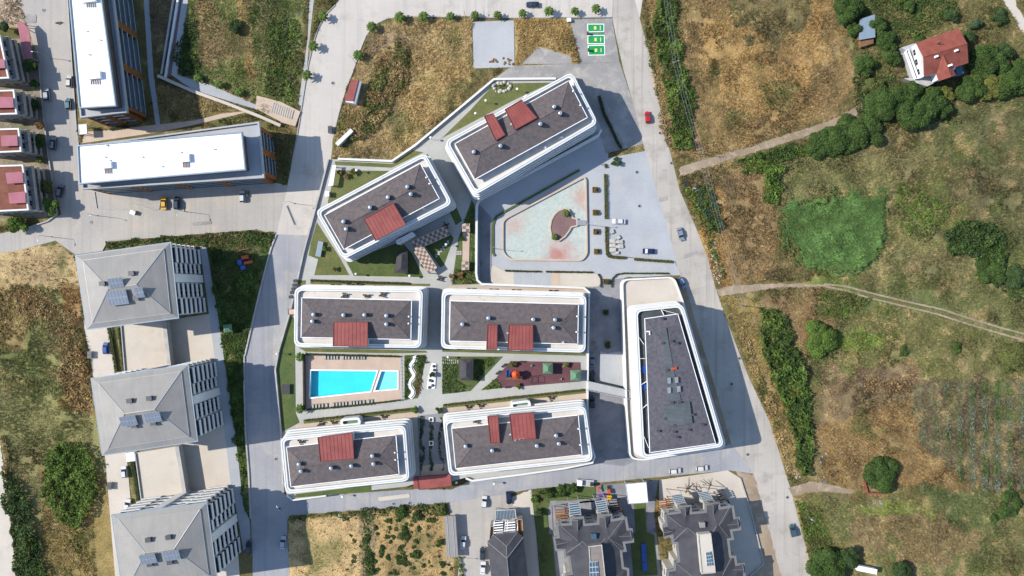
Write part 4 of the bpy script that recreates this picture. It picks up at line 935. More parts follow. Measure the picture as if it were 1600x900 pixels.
# ================================================================ long white-roofed blocks with wooden balconies
def slab_block(label, roof_px, low_px, faces, zl=13.2, zt_=17.0, boxes=(), pipes=()):
    lw = ccw(P2(low_px, zl)); rw = ccw(P2(roof_px, zt_)); c = cen(lw)
    t = thing('apartment_slab', label, 'building', (c[0], c[1], 0))
    core = offset(lw, -1.4)
    mb = MB(); mb.prism(core, -.2, zl-.9); mb.build('wall', M['white_wall'], t)
    mb = MB(); mb.prism(lw, zl-1.3, zl-.8, bottom=True); mb.build('roof_terrace', M['plaza'], t)
    mb = MB(); mb.ring(offset(lw, .02), offset(lw, -.5), zl-.8, zl); mb.build('terrace_parapet', M['plaza'], t)
    mb = MB(); mb.prism(offset(rw, -.5), zl-.8, zt_-.9); mb.build('penthouse_wall', M['brown_wall'], t)
    mb = MB(); mb.prism(rw, zt_-1.0, zt_-.35, bottom=True); rf = mb.build('roof', M['white_roof'], t)
    mb = MB(); mb.ring(offset(rw, .05), offset(rw, -.35), zt_-1.1, zt_); mb.build('roof_parapet', M['zinc_edge'], rf)
    # ribs of the roof sheets
    L4 = sorted(range(4), key=lambda i: -(Vector(rw[(i+1) % 4])-Vector(rw[i])).length)[0]
    a, b = Vector(rw[L4]), Vector(rw[(L4+1) % 4]); dd = Vector(rw[L4-1]); cc = Vector(rw[(L4+2) % 4]); n = int((b-a).length/1.4); mb = MB()
    for k in range(1, n):
        s0, s1 = a.lerp(b, k/n), dd.lerp(cc, k/n); s0, s1 = s0.lerp(s1, .03), s1.lerp(s0, .03); mb.wall([(s0.x, s0.y), (s1.x, s1.y)], .05, zt_-.36, zt_-.31)
    mb.build('roof_rib', M['white_roof'], rf)
    for x, y, w_, d_, rz in boxes:
        p = P(x, y, zt_); mb = MB(); mb.box((p.x, p.y, zt_+.2), (w_, d_, 1.1), rz); bx = mb.build('roof_hatch', M['white_paint'], t)
        mb = MB()
        for k in range(5): q = P(x-w_/K*.35+k*w_/K*.18, y+d_/K*.85, zt_); mb.box((q.x, q.y, zt_-.2), (.12, 1.8, .25), rz)
        mb.build('cable_tray', M['beige_tile'], bx)
    for x, y in pipes: p = P(x, y, zt_); inst(ME['vent'], 'vent_pipe', t, (p.x, p.y, zt_-.3), 0, (1, 1, .7))
    for i in faces:
        a, b = Vector(core[i]), Vector(core[(i+1) % 4]); Ln = (b-a).length; u = (b-a)/Ln; n = Vector((u.y, -u.x)); rz = math.atan2(u.y, u.x)
        nb = max(2, round(Ln/13)); 
        for k in range(nb+1):
            m_ = a+u*(Ln*k/nb); m_ += u*(.5 if k == 0 else -.5 if k == nb else 0)
            mb = MB(); mb.box((m_.x+n.x*.65, m_.y+n.y*.65, (zl-1.3)/2), (1.1 if k in (0, nb) else 2.4, 1.3, zl-1.3), rz); mb.build('wood_pier', M['wood_panel'], t)
        for k in range(nb):
            s0, s1 = Ln*k/nb+1.2, Ln*(k+1)/nb-1.2; m_ = a+u*(s0+s1)/2; wd = s1-s0
            for f in range(4):
                z = .5+f*3.0
                mb = MB(); mb.box((m_.x+n.x*.65, m_.y+n.y*.65, z), (wd, 1.3, .18), rz); bo = mb.build('balcony', M['white_wall'], t)
                q = m_+n*1.22; mb = MB(); mb.box((q.x, q.y, z+.55), (wd, .1, .95), rz); mb.build('railing', M['blue_glass'], bo)
                mb = MB(); q = m_+n*.04; mb.box((q.x, q.y, z+1.45), (wd, .1, 2.3), rz); wn_ = mb.build('window', M['glass'], t)
                mb = MB()
                for e_ in np.linspace(-.42, .42, 5): r_ = m_+u*e_*wd+n*.11; mb.box((r_.x, r_.y, z+1.45), (.12, .08, 2.3), rz)
                mb.build('mullion', M['frame'], wn_)
    return t
slab_block('long upright white-roofed block at the upper left edge', [(104,-40),(153.5,-40),(181,165.5),(123,169)], [(104,-40),(172,-40),(198,175.5),(125,184)], [0,1,2,3], boxes=[(141,-1,4,2,.1),(148,118,4.2,2.4,.1)], pipes=[(128,5),(134,48),(155,62),(138,85),(144,118),(142,125)])
slab_block('long level white-roofed block beside the beige car park', [(120,227),(377.6,205.8),(383.5,265.5),(123,287.5)], [(122,228),(404.6,190),(412.5,277.8),(128,296)], [0,1,2,3], boxes=[(168,258,3,2.2,.08),(290,247,2.8,2.6,.08)], pipes=[(166,227),(163,245),(170,250),(221,245),(252,260),(282,238),(288,239),(334,233)])

# ================================================================ slate-roofed villas along the bottom
def min_d(p, poly):
    best = 1e9
    for a, b in zip(poly, poly[1:]+poly[:1]):
        a, b = Vector(a), Vector(b); u = b-a; s = max(0, min(1, (Vector((p.x, p.y))-a).dot(u)/u.length_squared)); best = min(best, (Vector((p.x, p.y))-a-u*s).length)
    return best
def villa(label, outline, za, box, skylight, dormers, terr, yards, box_mt='beige_flat', ridges=()):
    ow = ccw(P2(outline, za)); c = cen(ow); t = thing('villa', label, 'building', (c[0], c[1], 0))
    mb = MB(); mb.prism(offset(ow, -.6), -.1, za-.1); mb.build('wall', M['stone'], t)
    wl_ = offset(ow, -.6)
    for i in range(len(wl_)):
        if (Vector(wl_[i])-Vector(wl_[(i+1) % len(wl_)])).length > 3.2:
            for zf in (1.6, 4.7, 7.8): face_windows(t, wl_[i], wl_[(i+1) % len(wl_)], zf, 3.2, .5)
    inn = offset(ow, -.75)
    mb = MB(); mb.ring(ow, inn, za-.35, za+.1); mb.build('eaves', M['slate_edge'], t)
    # roof rises from every side with the same pitch: hips and valleys follow the outline
    x0 = min(q[0] for q in inn); x1 = max(q[0] for q in inn); y0 = min(q[1] for q in inn); y1 = max(q[1] for q in inn); st = .2
    X, Y = np.meshgrid(np.arange(x0-st, x1+st*2, st), np.arange(y0-st, y1+st*2, st), indexing='ij'); ins = inside(X, Y, inn); D = np.full(X.shape, 1e9)
    for i in range(len(inn)):
        a, b = np.array(inn[i]), np.array(inn[(i+1) % len(inn)]); u = b-a; l2 = (u**2).sum(); tt = np.clip(((X-a[0])*u[0]+(Y-a[1])*u[1])/l2, 0, 1)
        D = np.minimum(D, np.hypot(X-a[0]-tt*u[0], Y-a[1]-tt*u[1]))
    D = np.where(ins, D, 0); Z = za+.02+np.minimum(D*.36, 2.6)
    ix = np.arange(X.size).reshape(X.shape); F = np.stack([ix[:-1,:-1], ix[1:,:-1], ix[1:,1:], ix[:-1,1:]], -1).reshape(-1, 4)
    keep = ins.ravel()[F].sum(1) >= 1; F = F[keep]
    org = ORG[t.name]; V = np.stack([X-org[0], Y-org[1], Z], -1).reshape(-1, 3)
    me_ = np_mesh('roof', V, F, M['slate']); me_.shade_flat(); o = np_obj('roof', me_, t); ORG[o.name] = org
    zt = lambda p: za+min(2.6, .36*max(0, min(np.hypot(p.x-(a_[0]+(b_[0]-a_[0])*s_), p.y-(a_[1]+(b_[1]-a_[1])*s_)) for a_, b_ in zip(inn, inn[1:]+inn[:1]) for s_ in np.linspace(0, 1, 12))))
    zb = za+3.9; q = ccw(P2(box, zb)); mb = MB(); mb.prism(q, za+1, zb); bx = mb.build('roof_house', M[box_mt], t)
    mb = MB(); mb.ring(offset(q, .08), offset(q, -.2), zb, zb+.22); mb.build('coping', M['stone'], bx)
    if skylight:
        q = ccw(P2(skylight, zb+.3)); mb = MB(); mb.prism(q, zb, zb+.28); s_ = mb.build('skylight', M['frame'], bx)
        a, b, c2, dd = (Vector(v) for v in q)
        for k in range(3):
            for j in range(4):
                pt = lambda s, r: a.lerp(b, s).lerp(dd.lerp(c2, s), r)
                p4 = [pt((k+.1)/3, (j+.08)/4), pt((k+.9)/3, (j+.08)/4), pt((k+.9)/3, (j+.92)/4), pt((k+.1)/3, (j+.92)/4)]
                mb = MB(); mb.prism([(v.x, v.y) for v in p4], zb+.2, zb+.33); mb.build('skylight_pane', M['blue_glass'], bx)
    for tri in dormers:   # gable: two eave corners, apex behind
        a, b, ap = tri; A, B, T = P(*a, za+.4), P(*b, za+.4), P(*ap, za+1.1); m_ = (A+B)/2; m_.z = za+1.05
        mb = MB(); mb.add([(A.x, A.y, za+.2), (B.x, B.y, za+.2), tuple(m_), (T.x, T.y, za+1.1)], [(0,1,2),(0,2,3),(2,1,3)]); mb.build('dormer_roof', M['slate'], t)
        mb = MB(); mb.tube((A.x,A.y,za+.2), m_, .09); mb.tube((B.x,B.y,za+.2), m_, .09); mb.tube(m_, (T.x,T.y,za+1.12), .08); mb.build('dormer_trim', M['slate_edge'], t)
    for x, y, mt in yards:
        p = P(x, y, za+2.5); zq = zt(p); mb = MB(); mb.box((p.x, p.y, zq+.3), (1.7,1.7,1.6), .05); b_ = mb.build('chimney', M[mt], t)
    for a_, b_ in ridges:
        A, B = P(*a_, za+1.5), P(*b_, za+1.5); prv = None; mb = MB()
        for k in range(9):
            q_ = A.lerp(B, k/8); z_ = za+.06+min(2.6, .36*max(0, min_d(q_, inn))); q_ = (q_.x, q_.y, z_)
            if prv: mb.tube(prv, q_, .11, .11, 5)
            prv = q_
        mb.build('ridge_cap', M['slate_edge'], t)
    for kind, poly, n, zp in terr:
        q = P2(poly, zp); tt = thing('pergola', terr_labels.pop(0), 'pergola', (*cen(q), 0)); a, b, c2, dd = (Vector(v) for v in q)
        mt = {'w': 'wood_panel', 'g': 'plaza', 'b': 'dark_wood'}[kind]
        for k in range(n):
            s = (k+.5)/n; s0, s1 = a.lerp(dd, s), b.lerp(c2, s); mm = (s0+s1)/2; u = s1-s0; mb = MB(); mb.box((mm.x, mm.y, zp), (u.length, max(.2, (a-dd).length/n*(.3 if kind == 'g' else .5)), .16), math.atan2(u.y, u.x)); mb.build('slat', M[mt], tt)
            if kind == 'g' and k < n-1:
                sm = (k+1)/n; s0, s1 = a.lerp(dd, sm), b.lerp(c2, sm); mm = (s0+s1)/2; u = s1-s0; mb = MB(); mb.box((mm.x, mm.y, zp-.12), (u.length-.2, (a-dd).length/n*.66, .05), math.atan2(u.y, u.x)); mb.build('glass_pane', M['blue_glass'], tt)
        for s0, s1 in ((a, dd), (b, c2)):
            mm = (s0+s1)/2; u = s1-s0; mb = MB(); mb.box((mm.x, mm.y, zp-.2), (u.length, .16, .22), math.atan2(u.y, u.x)); mb.build('beam', M[mt], tt)
        for v in (a, b, c2, dd): mb = MB(); mb.box((v.x, v.y, zp/2-.15), (.2, .2, zp), 0); mb.build('post', M[mt], tt)
    return t
k8 = lambda p: crop(750, 740, .1778, p); k9 = lambda p: crop(960, 730, .189, p)
ZA = 10.5
terr_labels = ['brown slatted pergola at the left of the middle villa', 'white glazed pergola on the middle villa, second from its left', 'white glazed pergola on the middle villa, beside the playground', 'brown slatted pergola on the middle villa beside the white canopy',
  'brown slatted pergola at the left of the corner villa', 'white glazed pergola on the corner villa near its left', 'white glazed pergola on the corner villa near its right', 'brown slatted pergola at the right of the corner villa']
villa('middle slate-roofed villa with stepped eaves', k8([(665,440),(790,435),(785,385),(910,375),(925,440),(1030,430),(1030,365),(1160,352),(1165,400),(1290,378),(1305,480),(1340,480),(1355,605),(1275,615),(1290,685),(1250,690),(1265,820),(1310,830),(1320,1150),(700,1150),(745,880),(795,870),(775,740),(740,740),(735,680),(660,680),(640,555),(680,550)]), ZA,
  k8([(955,640),(1070,625),(1110,1000),(985,1010)]), k8([(960,778),(1035,772),(1055,960),(968,965)]),
  [(k8([(805,410),(905,400),(858,500)])), k8([(1045,385),(1150,372),(1108,475)]), k8([(660,575),(675,660),(775,605)]), k8([(1330,590),(1320,495),(1220,555)])],
  [('w', k8([(660,310),(765,305),(770,430),(670,440)]), 6, 3.2), ('g', k8([(780,255),(870,245),(890,365),(790,378)]), 6, 7.0), ('g', k8([(1010,235),(1100,225),(1130,335),(1040,350)]), 6, 7.0), ('b', k8([(1135,255),(1225,245),(1265,365),(1165,375)]), 6, 3.2)], [(928,839,'blue_glass')], box_mt='warm_roof', ridges=[k8(s_) for s_ in ([(695,460),(860,590)],[(1282,395),(1135,560)],[(900,595),(768,708)],[(900,595),(950,640)],[(1130,565),(1262,658)],[(1100,565),(1055,620)],[(1255,700),(1130,560)])])
villa('corner slate-roofed villa beside the main road', k9([(410,380),(530,365),(520,320),(635,312),(640,370),(745,360),(745,300),(870,290),(878,330),(985,312),(1000,412),(1035,410),(1048,520),(975,530),(990,600),(950,605),(965,730),(1005,730),(1015,795),(1075,790),(1100,1100),(440,1100),(430,850),(490,840),(490,775),(525,770),(510,635),(475,635),(470,575),(410,590),(395,480),(420,475)]), ZA,
  k9([(690,555),(795,545),(835,870),(720,880)]), k9([(755,705),(800,698),(825,812),(765,820)]),
  [k9([(535,340),(630,325),(588,400)]), k9([(760,312),(865,300),(818,385)]), k9([(400,500),(412,575),(485,530)]), k9([(1025,508),(1015,420),(935,480)]), k9([(1070,880),(1058,800),(980,850)])],
  [('w', k9([(350,270),(450,262),(470,345),(375,362)]), 5, 3.2), ('g', k9([(465,228),(555,215),(590,295),(515,310)]), 6, 7.0), ('g', k9([(690,205),(775,192),(815,262),(735,285)]), 6, 7.0), ('b', k9([(840,225),(910,205),(955,300),(890,305)]), 6, 3.2)], [(1098,821,'zinc')], ridges=[k9(s_) for s_ in ([(420,390),(560,495)],[(978,322),(866,478)],[(600,500),(500,620)],[(600,500),(675,555)],[(866,478),(945,580)],[(840,490),(800,540)],[(500,790),(640,900)],[(995,740),(890,890)])])
# narrow villa on the left: gabled roof
t = thing('villa', 'narrow slate-roofed villa beside the parked cars', 'building', P(800, 880))
ow = ccw(P2(k8([(65,600),(130,590),(118,535),(330,515),(335,560),(380,558),(425,860),(440,1150),(130,1150)]), 9)); mb = MB(); mb.prism(offset(ow, -.5), -.1, 8.9); mb.build('wall', M['stone'], t)
for i in range(len(ow)):
    w_ = offset(ow, -.5)
    if (Vector(w_[i])-Vector(w_[(i+1) % len(w_)])).length > 3:
        for zf in (1.6, 4.6, 7.2): face_windows(t, w_[i], w_[(i+1) % len(w_)], zf, 3.2, .5)
q = lambda x, y, z: tuple(P(*k8([(x, y)])[0], z))
mb = MB(); A, B = q(65,598,9), q(380,560,9); Cc, Dd = q(450,1150,9), q(125,1150,9); R0, R1 = q(238,745,12.5), q(275,1150,12.5); N0, N1, T0 = q(118,538,9), q(330,515,9), q(235,640,11.4)
mb.add([A, B, Cc, Dd, R0, R1, N0, N1, T0], [(0,3,5,4), (1,4,5,2)]); mb.add([N0, N1, T0, R0, A, B], [(0,2,1)[::-1], (4,3,2,0), (1,2,3,5)]); mb.build('roof', M['slate'], t)
mb = MB(); mb.tube(R0, R1, .12); mb.tube(T0, R0, .12); mb.tube(N0, T0, .12); mb.tube(N1, T0, .12); mb.tube(A, R0, .16); mb.tube(B, R0, .16); mb.build('ridge_cap', M['slate_edge'], t)
def canopy(name, label, cat, poly, z, mt, edge, posts=True, thick=.18, slats=0, smt=None, post_mt='frame'):
    w_ = P2(poly, z); tt = thing(name, label, cat, (*cen(w_), 0)); mb = MB(); mb.prism(w_, z-thick, z, bottom=True); mb.build('roof', M[mt], tt)
    if edge: mb = MB(); cw_ = ccw(w_); mb.ring(offset(cw_, .1), offset(cw_, -.1), z-thick-.08, z+.1); mb.build('edge_trim', M[edge], tt)
    if slats:
        a, b, c2, dd = (Vector(v) for v in w_)
        for k in range(slats):
            s = (k+.5)/slats; s0, s1 = a.lerp(b, s), dd.lerp(c2, s); mb = MB(); mb.wall([(s0.x, s0.y), (s1.x, s1.y)], .1, z, z+.12); mb.build('rib', M[smt or mt], tt)
    if posts:
        for v in offset(ccw(w_), -.35)[:8]: mb = MB(); mb.box((v[0], v[1], z/2-.1), (.22, .22, z-.05)); mb.build('post', M[post_mt], tt)
    return tt
canopy('glass_canopy', 'blue ribbed glass canopy above the narrow villa', 'canopy', k8([(135,325),(310,315),(318,395),(138,412)]), 4.0, 'blue_glass', 'frame', slats=14, smt='frame')
tt = thing('pergola', 'white double pergola in front of the narrow villa', 'pergola', P(790, 825))
for cx in (168, 275):
    for k in range(5):
        c = P(*k8([(cx-8, 430+k*22)])[0], 6); mb = MB(); mb.box((c.x, c.y, 6), (3.3, .35, .2), .1); mb.build('slat', M['white_paint'], tt)
for cx in (118, 215, 235, 325):
    a, b = P(*k8([(cx+8, 415)])[0], 6), P(*k8([(cx, 525)])[0], 6); mm = (a+b)/2; mb = MB(); mb.box((mm.x, mm.y, 5.85), ((b-a).length, .2, .25), math.atan2(b.y-a.y, b.x-a.x)); mb.build('beam', M['white_paint'], tt)
    for v in (a, b): mb = MB(); mb.box((v.x, v.y, 2.9), (.18, .18, 5.8)); mb.build('post', M['white_paint'], tt)
for poly, lab in ((k8([(92,462),(122,460),(118,540),(82,585)]), 'brown side terrace left of the narrow villa'), (k8([(328,402),(372,400),(382,555),(335,555)]), 'brown side terrace right of the narrow villa')):
    w_ = P2(poly, 6); tt = thing('side_terrace', lab, 'terrace', (*cen(w_), 0)); mb = MB(); mb.prism(w_, -.1, 5.2); mb.build('wall', M['stone'], tt); mb = MB(); mb.prism(offset(ccw(w_), .1), 5.2, 5.4); mb.build('deck', M['wood_panel'], tt)
    mb = MB(); cw_ = ccw(w_); mb.ring(cw_, offset(cw_, -.12), 5.4, 6.2); mb.build('parapet', M['stone'], tt)
canopy('entrance_canopy', 'flat white square canopy between the two big villas', 'canopy', [(977.5,756.5),(1009.5,753.5),(1012.5,785),(982,787)], 5.0, 'white_roof', 'plaza', thick=.5)
canopy('metal_shed', 'long grey corrugated shed beside the sandy plot', 'shed', [(694,807),(711.5,806),(716,871),(698,871)], 3.0, 'zinc', None, slats=2, smt='frame')
tt = canopy('gatehouse', 'red flat-roofed gatehouse at the foot of the dark alley', 'building', [(652.5,745),(704,741),(705.5,759.5),(655,765)], 4.6, 'red_metal', 'red_trim', posts=False)
mb = MB(); mb.prism(offset(ccw(P2([(652.5,745),(704,741),(705.5,759.5),(655,765)], 4.6)), -.4), -.1, 4.4); mb.build('wall', M['white_wall'], tt)
a, b = offset(ccw(P2([(652.5,745),(704,741),(705.5,759.5),(655,765)], 4.6)), -.4)[:2]; face_windows(tt, a, b, 2, 2.6)
mb = MB(); mb.prism(P2([(645.5,747),(651.5,746),(654,764),(646.5,764)], 4.2), -.1, 4.2); mb.build('porch', M['red_metal'], tt)
tt = canopy('guard_hut', 'small pink-roofed hut at the dry plot kerb', 'hut', [(549,124.5),(560,125),(552,158),(538.5,157)], 3.4, 'red_metal', None, posts=False)
mb = MB(); mb.prism(offset(ccw(P2([(549,124.5),(564,126),(556,163),(538.5,160)], 3.0)), -.2), -.1, 3.0); mb.build('wall', M['white_wall'], tt)
mb = MB(); mb.prism(P2([(560,126),(565,128),(556,163),(551.5,160)], 3.1), 2.5, 3.08); mb.build('lean_to_roof', M['grey_metal'], tt)
# ================================================================ row houses on the left
def row_house(label, roof, pinks, z=8.6):
    w = ccw(P2(roof, z)); t = thing('row_house', label, 'house', (*cen(w), 0))
    mb = MB(); mb.prism(offset(w, -.2), -.1, z-.35); mb.build('wall', M['stone'], t)
    mb = MB(); mb.prism(w, z-.4, z-.1); rf = mb.build('roof', M['brown_tile'], t)
    mb = MB(); mb.ring(offset(w, .15), offset(w, -.35), z-.5, z+.25); mb.build('parapet', M['white_wall'], rf)
    i = max(range(4), key=lambda i: w[i][0]+w[(i+1) % 4][0]); a, b = Vector(w[i]), Vector(w[(i+1) % 4]); u = (b-a).normalized(); n = Vector((u.y, -u.x)); Ln = (b-a).length; rz = math.atan2(u.y, u.x)
    for f in range(3):
        zf = .3+f*2.7; m_ = (a+b)/2+n*.8; mb = MB(); mb.box((m_.x, m_.y, zf+.1), (Ln, 1.6, .2), rz); bo = mb.build('balcony', M['stone'], t)
        mb = MB()
        for k in range(3):
            q = a+u*Ln*(k/2)+n*.8; q += u*(.1 if k == 0 else -.1 if k == 2 else 0); mb.box((q.x, q.y, zf+.7), (.14, 1.6, 1.1), rz)
        q = m_+n*.75; mb.box((q.x, q.y, zf+.7), (Ln, .12, 1.1), rz); mb.build('parapet', M['stone'], bo)
    for i in range(4):
        for zf in (1.7, 4.4, 7.0): face_windows(t, offset(w, -.2)[i], offset(w, -.2)[(i+1) % 4], zf, 3.0, .5)
    for pk in pinks:
        q = ccw(P2(pk, z+1.3)); mb = MB(); mb.prism(q, z+1.1, z+1.25, bottom=True); d_ = mb.build('dormer_roof', M['pink_metal'], t)
        mb = MB(); mb.prism(offset(q, -.35), z-.2, z+1.1); mb.build('dormer_wall', M['stone'], d_)
    return t
row_house('topmost brown-tiled row house at the left edge', [(-40,52),(0,55),(14,122),(-40,124)], [[(-20,92),(6,92),(8,106),(-20,107)]])
row_house('second row house from the top with one pink dormer roof', [(-40,143),(22,141),(26.5,178),(-40,180)], [[(-20,151),(20,151.5),(21,168),(-20,169)]])
row_house('third row house from the top with one pink dormer roof', [(-40,203),(29.6,201),(33.4,236.6),(-40,240)], [[(1,211.5),(26.5,211),(27.5,227.5),(2,228.5)]])
row_house('lowest row house with two pink dormer roofs', [(-40,260),(36,258),(44.8,327.8),(-40,332)], [[(8,270),(35,268),(36,285.5),(11,287)], [(12.5,301.5),(39,299),(40,317),(14.5,318)]])
t = canopy('covered_walk', 'long narrow pink metal roof at the upper left corner', 'roof', [(27,37),(32,32),(45,45),(51,92),(41,93),(37,88)], 3.2, 'pink_metal', None)
t = canopy('white_kiosk', 'white square kiosk roof beside the upright white-roofed block', 'kiosk', [(122.5,195),(135,194),(136,209),(124,210)], 3, 'white_roof', 'frame')
# ---- farmhouse on the right
zf = 7.0
t = thing('farmhouse', 'farmhouse with orange red tiled gable roofs', 'house', P(1470, 90))
c3 = lambda p: crop(1310, 0, .2555, p)
ow = ccw(P2(c3([(475,260),(735,172),(790,268),(795,385),(735,405),(690,470),(610,495),(598,455),(520,475)]), zf)); mb = MB(); mb.prism(offset(ow, -.4), -.1, zf-.3); mb.build('wall', M['white_wall'], t)
w_ = offset(ow, -.4)
for i in range(len(w_)):
    if (Vector(w_[i])-Vector(w_[(i+1) % len(w_)])).length > 3:
        for z in (1.6, 4.6): face_windows(t, w_[i], w_[(i+1) % len(w_)], z, 3, .6)
q = lambda x, y, z: tuple(P(*c3([(x, y)])[0], z))
mb = MB(); r0, r1 = q(518,350,zf+2.6), q(788,266,zf+2.6)
mb.add([q(472,262,zf), q(735,172,zf), r1, r0], [(0,3,2,1)]); mb.add([r0, r1, q(795,385,zf), q(522,472,zf)], [(0,3,2,1)])
mb.build('roof', M['red_tile'], t)
mb = MB(); s0, s1 = q(638,330,zf+2.2), q(690,470,zf+1.6); mb.add([s0, q(598,455,zf+.35), q(612,497,zf+.3), s1, q(722,462,zf+.3), q(690,400,zf+.6)], [(0,1,2,3), (0,3,4,5)]); mb.build('cross_roof', M['red_tile'], t)
mb = MB(); mb.tube(r0, r1, .14); mb.tube(s0, s1, .14); mb.build('ridge_cap', M['red_tile'], t)
for x, y in ((600,345),(722,308),(686,398)): v = q(x, y, zf+2.6); mb = MB(); mb.box((v[0], v[1], zf+2.1), (1.0,.6,1.5), .3); mb.build('chimney', M['white_paint'], t)
mb = MB(); v = q(620,260,zf+2.6); mb.box((v[0], v[1], zf+2.0), (.35,.35,2.2)); mb.build('flue', M['dark_metal'], t)
for poly, z, mt, nm in (([(385,290),(475,262),(522,472),(470,480),(415,310)], 3.6, 'plaza', 'balcony_slab'), ([(400,480),(598,455),(608,495),(545,528),(470,505)], 3.3, 'kerb', 'porch_roof'), ([(715,415),(755,402),(770,450),(725,468)], 3.2, 'blue_glass', 'side_roof')):
    mb = MB(); mb.prism(P2(c3(poly), z), -.1, z); mb.build(nm, M[mt], t)
mb = MB(); mb.wall(P2(c3([(415,312),(430,300),(495,478),(475,480),(415,312)]), 4.6), .25, 3.5, 4.6); mb.build('balcony_parapet', M['white_paint'], t)
t = thing('tin_hut', 'small hut with blue sheet metal roof among trees', 'hut', P(1353, 45))
mb = MB(); mb.prism(P2(c3([(135,120),(220,92),(222,225),(130,240)]), 2.8), -.1, 2.7); mb.build('wall', M['wood'], t)
mb = MB(); mb.prism(offset(ccw(P2(c3([(135,120),(220,92),(222,225),(130,240)]), 2.9)), .2), 2.7, 2.9); mb.build('roof', M['zinc_edge'], t)
mb = MB(); mb.prism(P2(c3([(130,245),(215,228),(215,265),(140,288)]), 2.0), -.1, 2.0); mb.build('lean_to', M['wood'], t)
t = thing('ruined_hut', 'roofless brick hut ruin at the end of the short track', 'ruin', P(1362, 760))
for ln in ([(1352,753),(1356,770)], [(1356,770),(1379,771)], [(1353,752),(1362,752)]): mb = MB(); mb.wall(P2(ln, 1.5), .3, -.2, 1.6); mb.build('wall', M['red_tile'], t)
mb = MB(); mb.box((P(1365,761).x, P(1365,761).y, .3), (3,2,.8), .3); mb.build('rubble_heap', M['stone'], t)
t = thing('tarpaulin', 'crumpled grey blue tarpaulin below the ruined hut', 'tarpaulin', P(1366, 783))
mb = MB(); nn = 9; v = []; 
for i in range(nn):
    for j in range(5): c = P(1352+i*3.6, 779+j*2.4+math.sin(i)*1.3); v.append((c.x, c.y, .35+.45*rng.random()*(0 < i < nn-1)))
mb.add(v, [(i*5+j, i*5+j+1, i*5+j+6, i*5+j+5) for i in range(nn-1) for j in range(4)]); o = mb.build('sheet', M['zinc_edge'], t)
t = thing('white_trailer', 'long white flat-topped trailer near the bottom edge', 'trailer', P(1355, 890))
w_ = P2([(1340,884),(1370,890),(1369,897),(1339,891)], 2.6); mb = MB(); mb.prism(w_, .7, 2.6); mb.build('body', M['white_paint'], t)
mb = MB(); mb.prism(offset(ccw(w_), .12), 2.6, 2.72); mb.build('roof', M['white_roof'], t)
for s in (.2, .8):
    a = lerp(w_[0], w_[1], s); b = lerp(w_[3], w_[2], s); mb = MB(); mb.tube((*a, .4), (*b, .4), .4, .4, 12); mb.build('wheel', M['tyre'], t)

# ================================================================ furniture of the gardens (on the podium)
Z0 = PODZ+.005
M['lattice_base'] = mat('lattice_base', C(150,128,122), C(132,112,108), scale=.6, var=.1)
def lattice(label, a, b, width, z, mt1='beige_tile', mt2='dark_wood'):
    """pergola whose roof is a chequered lattice; a-b is its axis in plan units"""
    A, B = P(*a, z), P(*b, z); u = (B-A); Ln = u.length; u = u/Ln; n = Vector((-u.y, u.x, 0)); rz = math.atan2(u.y, u.x); W = width*K
    t = thing('pergola', label, 'pergola', ((A.x+B.x)/2, (A.y+B.y)/2, PZ))
    for s in (-.5, .5):
        m_ = (A+B)/2+n*W*s; mb = MB(); mb.box((m_.x, m_.y, z-.15), (Ln, .16, .3), rz); mb.build('beam', M['beige_tile'], t)
        for r in (.03, .35, .65, .97):
            q = A+u*Ln*r+n*W*s*.96; mb = MB(); mb.box((q.x, q.y, (z+PZ)/2-.15), (.2, .2, z-PZ-.1), rz); mb.build('post', M['dark_wood'], t)
    m_ = (A+B)/2; mb = MB(); mb.box((m_.x, m_.y, z-.03), (Ln, W, .04), rz); mb.build('roof_panel', M['lattice_base'], t)
    step = .85; nl = int(Ln/step); nw = max(2, int(W/step))
    for i in range(nl):
        for j in range(nw):
            q = A+u*Ln*(i+.5)/nl+n*W*((j+.5)/nw-.5)
            if (i+j) % 2 == 0: mb = MB(); mb.box((q.x, q.y, z+.02), (Ln/nl*.97, W/nw*.97, .05), rz); mb.build('lattice_tile', M[mt1], t)
    for i in range(nl+1):
        q = A+u*Ln*i/nl; mb = MB(); mb.box((q.x, q.y, z-.06), (.12, W, .1), rz); mb.build('rafter', M[mt2], t)
    return t
lattice('chequered lattice pergola lying in the shade of the slanted block', (646,384), (700,360), 15, 5.2)
lattice('sunlit chequered lattice pergola running down to the path', (654,389), (676,423), 16, 5.2)
lattice('small chequered lattice roof at the upper end of the salmon walkway', (728,349), (728,362), 11, 5.0)
lattice('small chequered lattice roof at the lower end of the salmon walkway', (727,409), (727,422), 10.5, 5.0)
mb = MB(); mb.prism(P2([(723,362),(734,362),(733,410),(722.5,410)], PZ), PZ, PZ+.25); tag(mb.build('walkway', M['pool_deck']), 'long salmon paved walkway between two lattice roofs', kind='structure')
